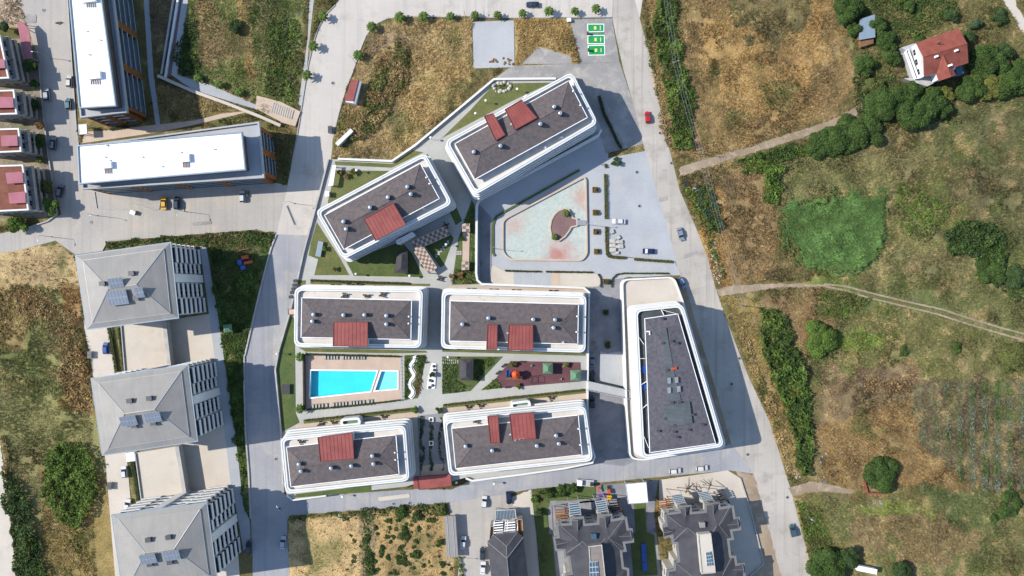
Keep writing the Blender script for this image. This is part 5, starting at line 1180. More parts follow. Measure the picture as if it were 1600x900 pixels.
def gazebo(label, poly, z, mt, nr_=8, name='gazebo', flat=None):
    w = ccw(P2(poly, z)); t = thing(name, label, name.replace('_', ' '), (*cen(w), PZ)); 
    mb = MB(); hip(mb, w, z, z+.9, inset=.35); mb.build('roof', M[mt], t)
    mb = MB(); mb.ring(w, offset(w, -.15), z-.2, z+.02); mb.build('fascia', M['dark_wood'], t)
    for v in offset(w, -.3): mb = MB(); mb.box((v[0], v[1], (z+PZ)/2-.1), (.18, .18, z-PZ)); mb.build('post', M['dark_wood'], t)
    mb = MB(); mb.prism(offset(w, -.2), PZ, PZ+.22); mb.build('floor', M['wood'], t)
    for s in (.3, .7):
        a = lerp(lerp(w[0], w[1], s), lerp(w[3], w[2], s), .5); mb = MB(); mb.box((a[0], a[1], PZ+.55), (1.4, .45, .1)); mb.box((a[0], a[1], PZ+.35), (1.2, .3, .35)); mb.build('bench', M['wood'], t)
    return t
M['dark_shingle'] = mat('dark_shingle', C(92,90,94), C(76,76,82), scale=.5, var=.15, lines=('brick', .6, .35, .06, .3))
gazebo('dark shingled gazebo in the shrub garden', [(718,561),(740,560),(739,595),(718,594)], 5.6, 'dark_shingle')
gazebo('dark slate pavilion on the lawn below the slanted block', [(621,392),(637,392),(637,427),(616,426)], 5.4, 'dark_shingle')
gazebo('green roofed playground shelter, the one further left', [(848,567),(864,567),(864,584),(848,584)], 5.3, 'green_roof', name='shelter')
gazebo('green roofed playground shelter beside the lane wall', [(891,578),(908.5,578),(908,595),(891,595)], 5.3, 'green_roof', name='shelter')
gazebo('small green shelter on the grass beside the shaded street', [(348,508),(362,506),(363,518),(350,520)], 3.0-0, 'green_roof', name='shelter')
# ---- loungers and parasols
lo = thing('sun_lounger', 'x', 'sun lounger')
mb = MB(); mb.box((0,.15,.3), (.6,1.35,.06)); mb.add([(-.3,.8,.3),(.3,.8,.3),(.3,1.35,.75),(-.3,1.35,.75)], [(0,1,2,3),(3,2,1,0)]); mb.build('bed', M['dark_wood'], lo)
for sx in (-.26, .26):
    for sy in (-.45, .75): mb = MB(); mb.box((sx, sy, .14), (.06,.06,.28)); mb.build('leg', M['dark_wood'], lo)
mb = MB(); mb.box((0,.15,.36), (.52,1.2,.06)); mb.build('cushion', M['kerb'], lo)
LO = proto_tree(lo)
lx = 0
for x in (508,513,518,522.5,527,536,540.5,545,551,555.5,560,565,569): p = P(x, 559.5, PZ+.3); copytree(LO, (p.x, p.y, Z0), 0, 'dark wooden sun lounger along the upper edge of the pool deck', 'sun lounger', 'loungers along the upper pool edge')
for x in (489,494,499,504,510.5,521,526,531,536,541,548.5,553,558,563,568.5,576,581): p = P(x, 634-(x-489)*.085, PZ+.3); copytree(LO, (p.x, p.y, Z0), math.pi, 'dark wooden sun lounger along the lower edge of the pool deck', 'sun lounger', 'loungers along the lower pool edge')
drop(LO)
for x, y, mt, l in ((629,584,'kerb','grey glass fence on the right side of the pool deck'),):
    pass
t = thing('pool_fence', 'pale metal fence along the right side of the pool deck', 'fence', P(627, 590, PZ))
a, b = P(626,557,PZ), P(628,625,PZ)
for k in range(13): q = a.lerp(b, k/12); mb = MB(); mb.box((q.x, q.y, PZ+.6), (.08,.08,1.2)); mb.build('post', M['frame'], t)
for z in (.35, 1.1): mb = MB(); mb.tube((a.x,a.y,PZ+z), (b.x,b.y,PZ+z), .05); mb.build('rail', M['frame'], t)
t = thing('pool_wall', 'dark low wall along the left side of the pool deck', 'wall', P(477, 597, PZ))
mb = MB(); mb.wall(P2([(476,553),(477,640)], PZ), .4, PZ, PZ+1.5); mb.build('wall', M['dark_wood'], t); mb = MB(); mb.wall(P2([(476,553),(477,640)], PZ), .55, PZ+1.5, PZ+1.6); mb.build('coping', M['dark_wood'], t)
# ---- serpentine stones
sp = thing('serpentine_path', 'white wavy pebble ribbon in the planted bed', 'path', P(645, 590, PZ))
ln = []
for k in range(41): s = k/40; ln.append((646-3.5*s+3.2*math.sin(s*math.pi*5+.6), 556+s*66))
mb = MB(); mb.wall(P2(ln, PZ), 1.5, PZ, Z0+.12); mb.build('pebbles', M['white_paint'], sp)
mb = MB(); mb.wall(P2([(x+2, y) for x, y in ln], PZ), .28, PZ, Z0+.2); mb.build('edging', M['dark_metal'], sp)
pl_ = thing('planter_bed', 'white stone bed with dark boulders on the central walk', 'planter', P(674, 588, PZ))
q = rounded(ccw(P2([(675,567),(682,568),(680,607),(667,608),(669,590)], PZ)), .5); mb = MB(); mb.prism(q, PZ, Z0+.2); mb.build('bed', M['white_paint'], pl_)
for x, y in ((678,572),(678.5,578),(675,595),(676,602),(671,605),(672,594)):
    p = P(x, y, PZ); mb = MB(); mb.lathe((p.x, p.y, Z0+.15), [(.5,0),(.55,.25),(.35,.5),(.05,.56)], 7); mb.build('boulder', M['dark_metal'], pl_)
# ---- play equipment
pg = thing('play_tower', 'orange and blue play tower with slide on the rubber floor', 'playground', P(805, 588, PZ))
def ww(x, y, z=0): p = P(x, y, PZ+z); return (p.x, p.y, PZ+z)
for dx, dy in ((-1,-1),(1,-1),(1,1),(-1,1)):
    c = ww(806, 586); mb = MB(); mb.tube((c[0]+dx*.8, c[1]+dy*.8, PZ), (c[0]+dx*.8, c[1]+dy*.8, PZ+3), .1); mb.build('post', M['orange'], pg)
c = ww(806,585,3); mb = MB(); mb.lathe((c[0],c[1],PZ+2.9), [(1.5,0),(1.3,.5),(.1,1.4)], 8); mb.build('roof', M['orange'], pg)
mb = MB(); mb.box((c[0],c[1],PZ+1.4), (1.8,1.8,.15)); mb.build('platform', M['wood'], pg)
a, b = ww(794,578,2), ww(794,589,.3); mb = MB(); mb.add([(a[0]-.5,a[1],PZ+2),(a[0]+.5,a[1],PZ+2),(b[0]+.5,b[1],PZ+.3),(b[0]-.5,b[1],PZ+.3)], [(0,1,2,3),(3,2,1,0)]); mb.tube((a[0]-.5,a[1],PZ+2.1),(b[0]-.5,b[1],PZ+.4),.14); mb.tube((a[0]+.5,a[1],PZ+2.1),(b[0]+.5,b[1],PZ+.4),.14); mb.build('slide', M['blue'], pg)
a, b = ww(789,592,.5), ww(818,590.5,.5); mb = MB(); mb.box(((a[0]+b[0])/2,(a[1]+b[1])/2,PZ+1.2), (5.6,.7,.15)); mb.build('walk_beam', M['wood'], pg)
for s in (-2.6, 0, 2.6): mb = MB(); mb.box(((a[0]+b[0])/2+s,(a[1]+b[1])/2,PZ+.6), (.2,.6,1.2)); mb.build('support', M['wood'], pg)
def swing(x, y, lab, z0):
    t = thing('swing', lab, 'swing', P(x, y, z0)); c = P(x, y, z0)
    for s in (-1.2, 1.2):
        for d_ in (-.7, .7): mb = MB(); mb.tube((c.x+d_, c.y+s, z0), (c.x, c.y+s*.9, z0+2.2), .06); mb.build('leg', M['dark_metal'], t)
    mb = MB(); mb.tube((c.x, c.y-1.15, z0+2.2), (c.x, c.y+1.15, z0+2.2), .06); mb.build('top_bar', M['dark_metal'], t)
    for s in (-.5, .5): mb = MB(); mb.box((c.x, c.y+s, z0+.5), (.3,.45,.06)); mb.tube((c.x, c.y+s, z0+.5), (c.x, c.y+s, z0+2.2), .02, .02, 4); mb.build('seat', M['black'], t)
swing(829,592.5,'black swing frame nearer the play tower', PZ); swing(839,591.5,'black swing frame further from the play tower', PZ)
def spring(x, y, lab):
    t = thing('spring_rider', lab, 'spring rider', P(x, y, PZ)); c = P(x, y, PZ); mb = MB(); mb.tube((c.x,c.y,PZ), (c.x,c.y,PZ+.5), .12); mb.build('spring', M['dark_metal'], t); mb = MB(); mb.box((c.x,c.y,PZ+.65), (1.0,.35,.35), .6, taper=.7); mb.build('body', M['green_roof'], t); mb = MB(); mb.tube((c.x+.2,c.y-.3,PZ+1), (c.x+.2,c.y+.3,PZ+1), .03); mb.build('handle', M['white_paint'], t)
spring(830,571,'spring rider at the top of the rubber floor'); spring(880,572,'spring rider between the two green shelters'); spring(876,592,'spring rider near the lower wall of the rubber floor')
# small playground north-west on the ground
zz = .2
mb = MB(); mb.prism(P2([(363,381),(400,378),(401,420),(363,432)]), -.2, .2); tag(mb.build('playground', M['maroon_walk']), 'dark rubber playground pad beside the tall blocks', kind='structure')
t = thing('play_tower', 'red and blue play set on the dark pad beside the tall blocks', 'playground', P(383, 405))
for x, y, mt, sz in ((383,402,'orange',(2.4,1.2,.5)),(388,410,'orange',(3.0,.9,.5)),(375,410,'blue',(1.4,1.8,.9)),(380,418,'blue',(1.6,1.5,.6)),(380,390,'red_metal',(3.4,.2,.2))):
    p = P(x, y, 1.2); mb = MB(); mb.box((p.x,p.y,1.2), sz, .2); mb.tube((p.x,p.y,0), (p.x,p.y,1.2), .15); mb.build('play_panel', M[mt], t)
# villa playground
mb = MB(); mb.prism(P2([(936,762),(956,757),(962,780),(948,782),(860,782),(856,800),(858,830),(864,830),(862,790),(930,780)]), -.2, .24); tag(mb.build('playground', M['dark_lane']), 'dark path and play floor in the middle villa garden', kind='structure')
mb = MB(); mb.prism(P2([(830,766),(930,757),(930,778),(862,784),(855,800),(858,840),(842,860),(836,820)]), -.2, .235); tag(mb.build('lawn', M['lush']), 'bright green garden lawn beside the narrow villa', kind='structure')
mb = MB(); mb.prism(P2([(838,835),(862,835),(875,960),(848,960)]), -.2, .24); tag(mb.build('lawn', M['lush']), 'dark shaded lawn between the narrow and middle villas', kind='structure')
mb = MB(); mb.prism(P2([(990,786),(1008,786),(1010,832),(1022,836),(1027,898),(990,900),(985,834),(994,832)]), -.2, .24); tag(mb.build('lawn', M['lush']), 'dark shaded lawn between the two big villas', kind='structure')
t = thing('play_tower', 'small orange, purple and yellow play set beside the white canopy', 'playground', P(949, 770))
for x, y, mt, sz, rz in ((952,777,'yellow',(1.7,1.5,.5),.1),(942,775,'purple',(2.6,.9,.5),-.1),(951,768,'orange',(.9,1.4,.6),.2),(935,764,'orange',(.5,2.2,.3),.3),(946,762,'green_roof',(1.2,1.2,.4),.2)):
    p = P(x, y, 1.6); mb = MB(); mb.box((p.x,p.y,1.5), sz, rz); mb.tube((p.x,p.y,0), (p.x,p.y,1.4), .15); mb.build('play_panel', M[mt], t)
t = thing('bounce_mat', 'long blue padded mat on the dark villa lawn', 'mat', P(1006, 870))
for k in range(3): mb = MB(); mb.prism(P2([(1001+k*.8,849+k*14.5),(1008.5+k*.8,848+k*14.5),(1010+k*.6,862+k*14.5),(1002.5+k*.6,863+k*14.5)]), .2, .62); mb.build('section', M['blue'], t)
# ---- planters on the plaza
for x, y, lab in ((930,296.5,'topmost square planter in the row along the pond'), (930.5,332,'second square planter from the top along the pond'), (931.5,362,'third square planter from the top along the pond'), (932.5,393,'fourth square planter from the top along the pond'), (947,440,'square planter at the lane mouth below the pond')):
    t = thing('planter', lab, 'planter', P(x, y)); c = P(x, y, .5)
    q = [(c.x-.95,c.y-.95),(c.x+.95,c.y-.95),(c.x+.95,c.y+.95),(c.x-.95,c.y+.95)]; mb = MB(); mb.ring(q, offset(q,-.2), 0, .75); mb.build('box', M['wood'], t)
    mb = MB(); mb.sheet(offset(q,-.15), .6); mb.build('soil', M['dark_wood'], t)
for x, y, lab in ((947,488,'square planter in the shaded lane, upper one'), (949.5,537,'square planter in the shaded lane, lower one')):
    t = thing('planter', lab, 'planter', P(x, y)); c = P(x, y, .5); q = [(c.x-.9,c.y-.9),(c.x+.9,c.y-.9),(c.x+.9,c.y+.9),(c.x-.9,c.y+.9)]
    mb = MB(); mb.ring(q, offset(q,-.2), 0, .75); mb.build('box', M['wood'], t); mb = MB(); mb.sheet(offset(q,-.15), .6); mb.build('soil', M['dark_wood'], t)
for x, y, lab in ((674,655,'white square tree box at the top of the dark alley'), (674,692,'white square tree box in the middle of the dark alley')):
    t = thing('planter', lab, 'planter', P(x, y, PZ)); c = P(x, y, PZ); q = [(c.x-.75,c.y-.75),(c.x+.75,c.y-.75),(c.x+.75,c.y+.75),(c.x-.75,c.y+.75)]
    mb = MB(); mb.ring(q, offset(q,-.25), PZ, PZ+.7); mb.build('box', M['white_paint'], t); mb = MB(); mb.sheet(offset(q,-.2), PZ+.5); mb.build('soil', M['dark_wood'], t)
mb = MB(); mb.prism(P2([(949,560-8),(975,548),(977,605),(940,596),(937,590),(938,548)]), 0, .2); tag(mb.build('parking', M['parking']), 'pale parking square in the shaded lane', kind='structure')
# ---- stacks of white slabs beside the white car
k = 0
SL = ['lowest left', 'lower left', 'middle left', 'upper left']
for x, y, w_, d_, rz, lab in ((956,362,1.2,1.3,.4,'tilted white stone slab alone at the top of the slab yard'),(956.5,377,2.0,1.3,0,'white slab stack under the tilted slab'),(956.5,383.5,2.0,1.2,0,'second white slab stack down the left row'),(957,390.5,2.2,1.4,0,'third white slab stack down the left row'),(964,378,1.6,1.0,.1,'beige slab stack in the middle of the slab yard'),(965,385.5,1.6,1.0,0,'white slab stack below the beige one'),(966,371,1.1,1.2,.6,'tilted white slab at the top right of the slab yard'),(963.5,395,1.2,.9,.1,'small white slab stack at the hedge end'),(970.5,378,.9,1.3,.1,'narrow white slab stack on the right of the slab yard'),(971,385,1.0,1.2,.2,'narrow white slab stack at the lower right')):
    t = thing('slab_stack', lab, 'stone slabs', P(x, y)); c = P(x, y)
    for j in range(3): mb = MB(); mb.box((c.x+rng.uniform(-.04,.04), c.y+rng.uniform(-.04,.04), .2+.22*j), (w_, d_, .2), rz+rng.uniform(-.04,.04)); mb.build('slab', M['stone'], t)
# ---- hedges along the plaza (clipped)
# ================================================================ vegetation
def leaf_quads(ctr, nrm, size, colr, asp=.62):
    n = len(ctr); r = nr.normal(size=(n, 3)); u = np.cross(nrm, r); u /= np.linalg.norm(u, axis=1, keepdims=True)+1e-9; v = np.cross(nrm, u)
    s = size[:, None]; V = np.stack([ctr-u*s, ctr-v*s*asp, ctr+u*s, ctr+v*s*asp], 1).reshape(-1, 3)
    F = np.arange(4*n).reshape(n, 4); return V, F, np.repeat(colr, 4, 0)
def unit(n):
    v = nr.normal(size=(n, 3)); return v/np.linalg.norm(v, axis=1, keepdims=True)
TONE = {'mid': C(80,104,50), 'dark': C(74,96,54), 'olive': C(112,118,66), 'bright': C(106,132,58), 'blue': C(84,106,76), 'reed': C(98,130,70), 'cab': C(136,148,124), 'yellow': C(122,124,62), 'rust': C(156,124,84), 'straw': C(182,156,108)}
def crown_mesh(c, R, h, tone, dens=1.0, flat=.75):
    nl = 9+int(R*3); cs, ns, ss, cc = [], [], [], []; base = np.array(TONE[tone])
    for k in range(nl):
        dv = unit(1)[0]; dv[2] = abs(dv[2])*.7; lr = R*nr.uniform(.24, .46); off = dv*R*nr.uniform(.15, .85); lc = np.array([c[0]+off[0], c[1]+off[1], h-R*flat+off[2]*flat])
        m = int(min(1800, 44*lr*lr*dens/.22)); dr = unit(m); dr[:, 2] = np.where(dr[:, 2] < -.35, -dr[:, 2], dr[:, 2])
        rad = lr*nr.uniform(.7, 1.08, m); p = lc+dr*rad[:, None]*np.array([1, 1, flat]); p[:, 2] = np.maximum(p[:, 2], .25)
        nn = dr*.7+np.array([0, 0, .5])+nr.normal(size=(m, 3))*.45; nn /= np.linalg.norm(nn, axis=1, keepdims=True)
        cs.append(p); ns.append(nn); ss.append(nr.uniform(.16, .36, m)*(1+.03*R)); t_ = base*nr.uniform(.8, 1.18); cc.append(t_*nr.uniform(.65, 1.4, (m, 1))*nr.uniform(.92, 1.08, (m, 3)))
    return leaf_quads(np.concatenate(cs), np.concatenate(ns), np.concatenate(ss), np.concatenate(cc))
def tree(x, y, r, h, tone, label, name='tree', cat='tree', group=None, z0=0.0, dens=1.0):
    R = r*K; p = P(x, y, z0+h*.75); t = thing(name, label, cat, (p.x, p.y, z0), group)
    V, F, Cc = crown_mesh((0, 0), R, h, tone, dens); np_obj('crown', np_mesh('crown', V, F, M['leaf'], Cc), t)
    mb = MB(); mb.tube((p.x, p.y, z0-.2), (p.x+.1, p.y, z0+h*.5), .05*R+.08, .035*R+.04, 8)
    for k in range(5):
        g = k*1.26+rng.random(); mb.tube((p.x+.06, p.y, z0+h*.3+.06*k*h), (p.x+math.cos(g)*R*.55, p.y+math.sin(g)*R*.55, z0+h*.62), .03*R+.03, .02, 5)
    mb.build('trunk', M['bark'], t); return t
def thicket(poly, h, tone, label, dens=1.0, name='undergrowth', tone2=None, lump=5.0, size=(.22, .5), lean=None, comb=False, wob=14):
    """an uncountable mass of plants"""
    xs_ = [q[0] for q in poly]; ys_ = [q[1] for q in poly]; A = (max(xs_)-min(xs_))*(max(ys_)-min(ys_))*K*K; n = int(A*9*dens)
    x = nr.uniform(min(xs_), max(xs_), n); y = nr.uniform(min(ys_), max(ys_), n)
    wx = (fbm(x*K, y*K, 3, 5, 3)-.5)*wob; wy = (fbm(x*K, y*K, 3, 9, 3)-.5)*wob
    k = inside(x+wx, y+wy, poly); x, y = x[k], y[k]; X, Y = (x-800)*K, (450-y)*K
    f = fbm(X, Y, lump, 77, 3); f2 = fbm(X, Y, lump*.35, 87, 2); Hh = h*np.clip((f-.25)*1.2+(f2-.5)*.9+.25, .34, 1.3); z = Hh*nr.uniform(.55, 1.0, len(X))+(.3 if name != 'shrubbery' else 0)
    nn = np.array([0, 0, .8])+nr.normal(size=(len(X), 3))*.5
    if lean is not None: nn = nn+np.array(lean)
    nn /= np.linalg.norm(nn, axis=1, keepdims=True)
    b1, b2 = np.array(TONE[tone]), np.array(TONE[tone2 or tone]); g = fbm(X, Y, 4, 97, 3); s_ = np.clip((g-.42)*6, 0, 1)[:, None]
    cc = (b1*(1-s_)+b2*s_)*nr.uniform(.6, 1.4, (len(X), 1))*(.55+.9*f2[:, None])*(.7+.6*f[:, None])
    sz = nr.uniform(*size, len(X))
    if comb:      # long blades laid over by the wind, all one way
        a = 2.45+(fbm(X, Y, 12, 88, 2)-.5)*1.6+nr.normal(size=len(X))*.22; u = np.stack([np.cos(a), np.sin(a), np.full(len(X), -.45)], 1); v = np.stack([-np.sin(a), np.cos(a), np.zeros(len(X))], 1); c0 = np.stack([X, Y, z+.2], 1); s3 = sz[:, None]
        V = np.stack([c0-u*s3, c0-v*.1, c0+u*s3, c0+v*.1], 1).reshape(-1, 3); F = np.arange(len(V)).reshape(-1, 4); Cc = np.repeat(cc*nr.uniform(.8, 1.25, (len(X), 1)), 4, 0)
    else: V, F, Cc = leaf_quads(np.stack([X, Y, z], 1), nn, sz, cc)
    return tag(np_obj(name, np_mesh(name, V, F, M['leaf'], Cc)), label, kind='stuff')
# ---- grass tussocks over every open field
fx, fy = GX[1:-1, 1:-1], GY[1:-1, 1:-1]
ok = (E[1:-1, 1:-1] > .6) & (abs(fx) < 190) & (abs(fy) < 112)
ii, jj = np.nonzero(ok); ii += 1; jj += 1
pick = nr.integers(0, len(ii), 225000); ii, jj = ii[pick], jj[pick]
X = GX[ii, jj]+nr.uniform(-.3, .3, len(ii)); Y = GY[ii, jj]+nr.uniform(-.3, .3, len(ii)); Z = GZ[ii, jj]-.05; cb = COLR[ii, jj]
sandy = inside(X/K+800, 450-Y/K, [(445,795),(720,780),(720,960),(445,960)]) | inside(X/K+800, 450-Y/K, [(-60,385),(120,375),(125,450),(-60,440)])
keep = (vnoise(X, Y, 2.4, 301)+vnoise(X, Y, 9, 305)*.7 > .5) & ~(sandy & (nr.random(len(X)) < .85)); X, Y, Z, cb = X[keep], Y[keep], Z[keep], cb[keep]
ang = fbm(X, Y, 14, 311, 2)*12.0; nb = 4; n = len(X)
Vs, Cs = [], []
hb = nr.uniform(.25, .75, n)*(.5+vnoise(X, Y, 6, 321)); tone_ = nr.uniform(.85, 1.8, n)[:, None]*nr.uniform(.93, 1.07, (n, 3))
for k in range(nb):
    a = ang+nr.normal(size=n)*.9; ln = nr.uniform(.3, .85, n); w = nr.uniform(.07, .17, n)
    bx, by = X+nr.normal(size=n)*.16, Y+nr.normal(size=n)*.16; tx, ty = bx+np.cos(a)*ln, by+np.sin(a)*ln; px_, py_ = -np.sin(a)*w, np.cos(a)*w
    Vs.append(np.stack([np.stack([bx+px_, by+py_, Z], 1), np.stack([bx-px_, by-py_, Z], 1), np.stack([tx, ty, Z+hb], 1)], 1))
    cc = cb*tone_*nr.uniform(.8, 1.2, (n, 1)); Cs.append(np.repeat(cc[:, None], 3, 1))
V = np.concatenate(Vs).reshape(-1, 3); Cc = np.concatenate(Cs).reshape(-1, 3)
tag(np_obj('field_grass', np_mesh('field_grass', V, np.arange(len(V)).reshape(-1, 3), M['straw'], Cc, 3)), 'dry tufted grass covering the open fields', kind='stuff')
# ---- thickets
T = thicket
T([(1030,-30),(1052,-30),(1058,60),(1068,100),(1082,140),(1086,180),(1078,235),(1052,235),(1044,190),(1036,130),(1026,80),(1018,40)], 2.6, 'bright', 'green weed thicket along the upper main road', 1.4, tone2='mid')
T([(1186,482),(1212,486),(1226,500),(1238,530),(1252,570),(1262,620),(1268,680),(1268,740),(1246,742),(1236,690),(1226,640),(1204,590),(1186,540)], 3.2, 'bright', 'green bramble thicket along the lower main road', 1.3, tone2='mid', size=(.25,.55))
T([(1086,296),(1108,288),(1118,310),(1128,345),(1122,364),(1106,358),(1094,330)], 2.0, 'mid', 'small green thicket beside the lone roadside lamp', 1.4, tone2='blue')
T([(1226,330),(1250,318),(1300,312),(1350,300),(1376,308),(1380,340),(1368,380),(1352,410),(1310,422),(1262,416),(1240,395),(1222,365)], 1.5, 'reed', 'dense patch of combed green reeds in the field', 2.6, name='reeds', tone2='reed', size=(.35,.75), comb=True, lump=9, wob=34)
T([(1212,335),(1245,308),(1300,304),(1350,292),(1386,300),(1392,340),(1378,385),(1360,416),(1312,432),(1256,426),(1230,400),(1212,368)], 1.0, 'reed', 'sparse green fringe thinning out round the reed patch', .8, name='reed_fringe', tone2='olive', size=(.3,.6), comb=True, lump=5, wob=40)
T([(1070,290),(1090,300),(1110,360),(1130,440),(1110,400)], 1.0, 'olive', 'low roadside weeds below the farm track', .8, tone2='bright')
T([(1150,250),(1200,235),(1240,225),(1275,222),(1270,240),(1220,250),(1215,300),(1200,320),(1195,270),(1160,275)], 2.0, 'mid', 'straggling green scrub below the farm track', 1.2, tone2='bright')
T([(1190,260),(1225,262),(1215,322),(1195,318)], 1.6, 'mid', 'green scrub beside the reed patch', 1.0, tone2='bright')
T([(70,720),(95,690),(130,690),(150,720),(160,760),(145,800),(120,830),(95,800),(70,770)], 3.4, 'bright', 'big bright green thicket in the left field', 1.4, tone2='bright', size=(.25,.55))
T([(8,735),(30,745),(48,780),(62,830),(75,880),(78,920),(30,920),(24,860),(16,800)], 3.0, 'mid', 'dark hedge thicket beside the pale dirt road', 1.4, tone2='dark', size=(.25,.55))
T([(2,680),(10,690),(20,760),(30,880),(26,880),(14,790)], 1.2, 'rust', 'rusty weeds edging the pale dirt road', 1.0, tone2='straw')
T([(20,460),(60,450),(115,490),(140,560),(150,640),(120,650),(95,600),(100,560),(70,500),(30,490)], 1.0, 'straw', 'tall straw and ochre weeds in the left field', .8, tone2='rust')
T([(625,60),(640,75),(640,120),(615,160),(600,190),(585,210),(540,225),(530,210),(555,190),(585,160),(600,120),(612,85)], 1.6, 'straw', 'dry brown brush across the dry plot', 1.2, tone2='olive')
T([(582,110),(606,90),(612,130),(590,165),(570,180)], 1.4, 'rust', 'rust brown dead brush on the dry plot', .8, tone2='olive')
T([(420,-20),(446,-20),(450,60),(440,150),(414,150),(420,80)], 1.2, 'mid', 'green weeds along the dark ditch in the upper field', 1.0, tone2='olive')
T([(446,30),(470,30),(462,160),(446,160)], .9, 'olive', 'olive weeds between ditch and pale path', .7, tone2='bright')
T([(270,90),(290,40),(310,30),(306,80),(318,122),(285,118)], 1.3, 'dark', 'dark shaded weeds beside the ramp pavement', 1.0, tone2='mid')
T([(168,378),(300,368),(400,360),(428,362),(430,372),(420,384),(340,384),(310,380),(200,388),(166,390)], .6, 'mid', 'weedy grass strip north of the tall blocks', 1.2, tone2='olive')
T([(325,385),(362,384),(362,432),(402,420),(404,440),(392,490),(380,560),(382,790),(370,700),(352,560),(342,500)], .5, 'mid', 'rough lawn between the tall blocks and the street', 1.5, tone2='bright')
T([(452,805),(575,795),(700,785),(700,800),(690,805),(580,808),(500,812),(455,818)], .8, 'olive', 'weeds along the top of the sandy plot', .9, tone2='mid')
T([(714,868),(722,868),(726,930),(716,930)], 1.4, 'bright', 'green hedge weeds below the metal shed', 1.5)
T([(565,800),(576,800),(582,920),(568,920)], .7, 'olive', 'weedy divide through the sandy plot', .8, tone2='mid')
T([(1380,590),(1430,585),(1425,612),(1352,610),(1345,585)], .8, 'rust', 'dark brown dead weeds beside the cabbage plot', .4, tone2='rust')
ORD = ['first','second','third','fourth','fifth','sixth','seventh','eighth','ninth']
for k in range(9):
    x0 = 1434+k*19.5; yt = max(596, 650-k*26); yb = min(770, 690+k*22)
    T([(x0,yt),(x0+9,yt-3),(x0+11,(yt+yb)/2),(x0+10,yb),(x0+1,yb-4),(x0+2,(yt+yb)/2)], .45, 'cab', ORD[k]+' grey green cabbage row, counted from the main road', 2.2, name='cabbage_crop', tone2='reed', lump=2, size=(.12,.26), wob=5)
T([(1005,30),(1015,30),(1030,130),(1048,235),(1040,230),(1018,120)], .7, 'straw', 'dry verge weeds along the upper main road', .9, tone2='olive')
T([(1150,520),(1165,520),(1185,570),(1230,680),(1245,760),(1232,750),(1200,640)], .7, 'straw', 'dry verge weeds along the lower main road', .9, tone2='olive')
T([(1242,780),(1280,790),(1300,850),(1285,880),(1268,880),(1250,820)], 1.0, 'olive', 'verge weeds below the short track', 1.0, tone2='bright')
T([(1310,450),(1360,470),(1330,500),(1290,490),(1280,460)], .6, 'bright', 'fresh green weed patch under the field track', .8, tone2='olive')
T([(1325,522),(1395,518),(1400,545),(1340,548)], .6, 'bright', 'lime green weed patch in the middle field', .9, tone2='olive')
T([(1545,440),(1600,430),(1620,470),(1580,470)], 1.5, 'mid', 'dark scrub above the field track at the right edge', 1.0, tone2='dark')
T([(1400,340),(1440,300),(1490,330),(1450,380),(1410,370)], .7, 'olive', 'olive weed patch between reeds and round thicket', .6, tone2='bright')
T([(1470,360),(1500,345),(1545,345),(1568,370),(1565,410),(1575,440),(1550,450),(1530,410),(1480,395)], 3.2, 'mid', 'round dark green thicket in the right field', 1.7, tone2='dark', size=(.25,.5))
T([(1330,120),(1480,120),(1500,190),(1400,200),(1340,190)], .8, 'dark', 'shady weeds under the trees below the farmhouse', .8, tone2='olive')
T([(1340,-10),(1500,-10),(1490,40),(1420,60),(1380,100),(1400,130),(1360,140),(1330,60)], .8, 'olive', 'garden weeds between the hut and the farmhouse', .8, tone2='mid')
# podium planting
T([(690,556),(786,556),(735,611),(690,616)], 0.01, 'mid', 'x', .01)
bpy.data.objects.remove([o for o in col.objects if o.get('label') == 'x'][0])
def bed(poly, label, tone, h, z, dens=1.0, tone2=None):
    o = thicket(poly, h, tone, label, dens, name='shrubbery', tone2=tone2, lump=2.0, size=(.14,.3)); o.location.z = z; o.scale = (1-z/HC, 1-z/HC, 1); return o
bed([(632,555),(640,555),(638,625),(632,625)], 'green planting left of the wavy pebbles', 'mid', 1.0, PZ, 2.2, 'dark')
bed([(650,555),(666,554),(655,622),(648,622)], 'green planting right of the wavy pebbles', 'mid', .9, PZ, 2.0, 'rust')
bed([(691,560),(717,562),(716,596),(735,600),(720,612),(691,614)], 'shrubs left of and below the dark gazebo', 'mid', .8, PZ, 1.4, 'dark')
bed([(744,560),(783,558),(745,598),(741,590)], 'shrubs right of the dark gazebo', 'mid', .9, PZ, 1.4, 'bright')
bed([(752,609),(776,591),(784,605)], 'shrubs in the small green triangle', 'mid', .7, PZ, 1.6, 'yellow')
bed([(704,428),(712,420),(742,420),(748,444),(706,443)], 'mixed shrubs below the salmon walkway', 'mid', .9, PZ, 1.3, 'rust')
bed([(724,345),(736,318),(742,322),(742,430),(735,430),(735,345)], 'green strip right of the salmon walkway', 'mid', .5, PZ, 1.4, 'bright')
bed([(656,650),(662,650),(664,738),(658,738)], 'dark hedge row along the lower left block', 'dark', 1.2, PZ, 3)
bed([(671,658),(677,658),(678,735),(672,735)], 'middle hedge row in the dark alley', 'mid', .8, PZ, 3, 'yellow')
bed([(685,650),(690,650),(694,735),(690,735)], 'dark hedge row along the lower right block', 'dark', 1.2, PZ, 3)
bed([(775,128),(800,126),(800,138),(782,141),(772,136)], 'rockery shrubs at the wall corner behind the uppermost block', 'olive', .7, PZ, 1.5, 'bright')
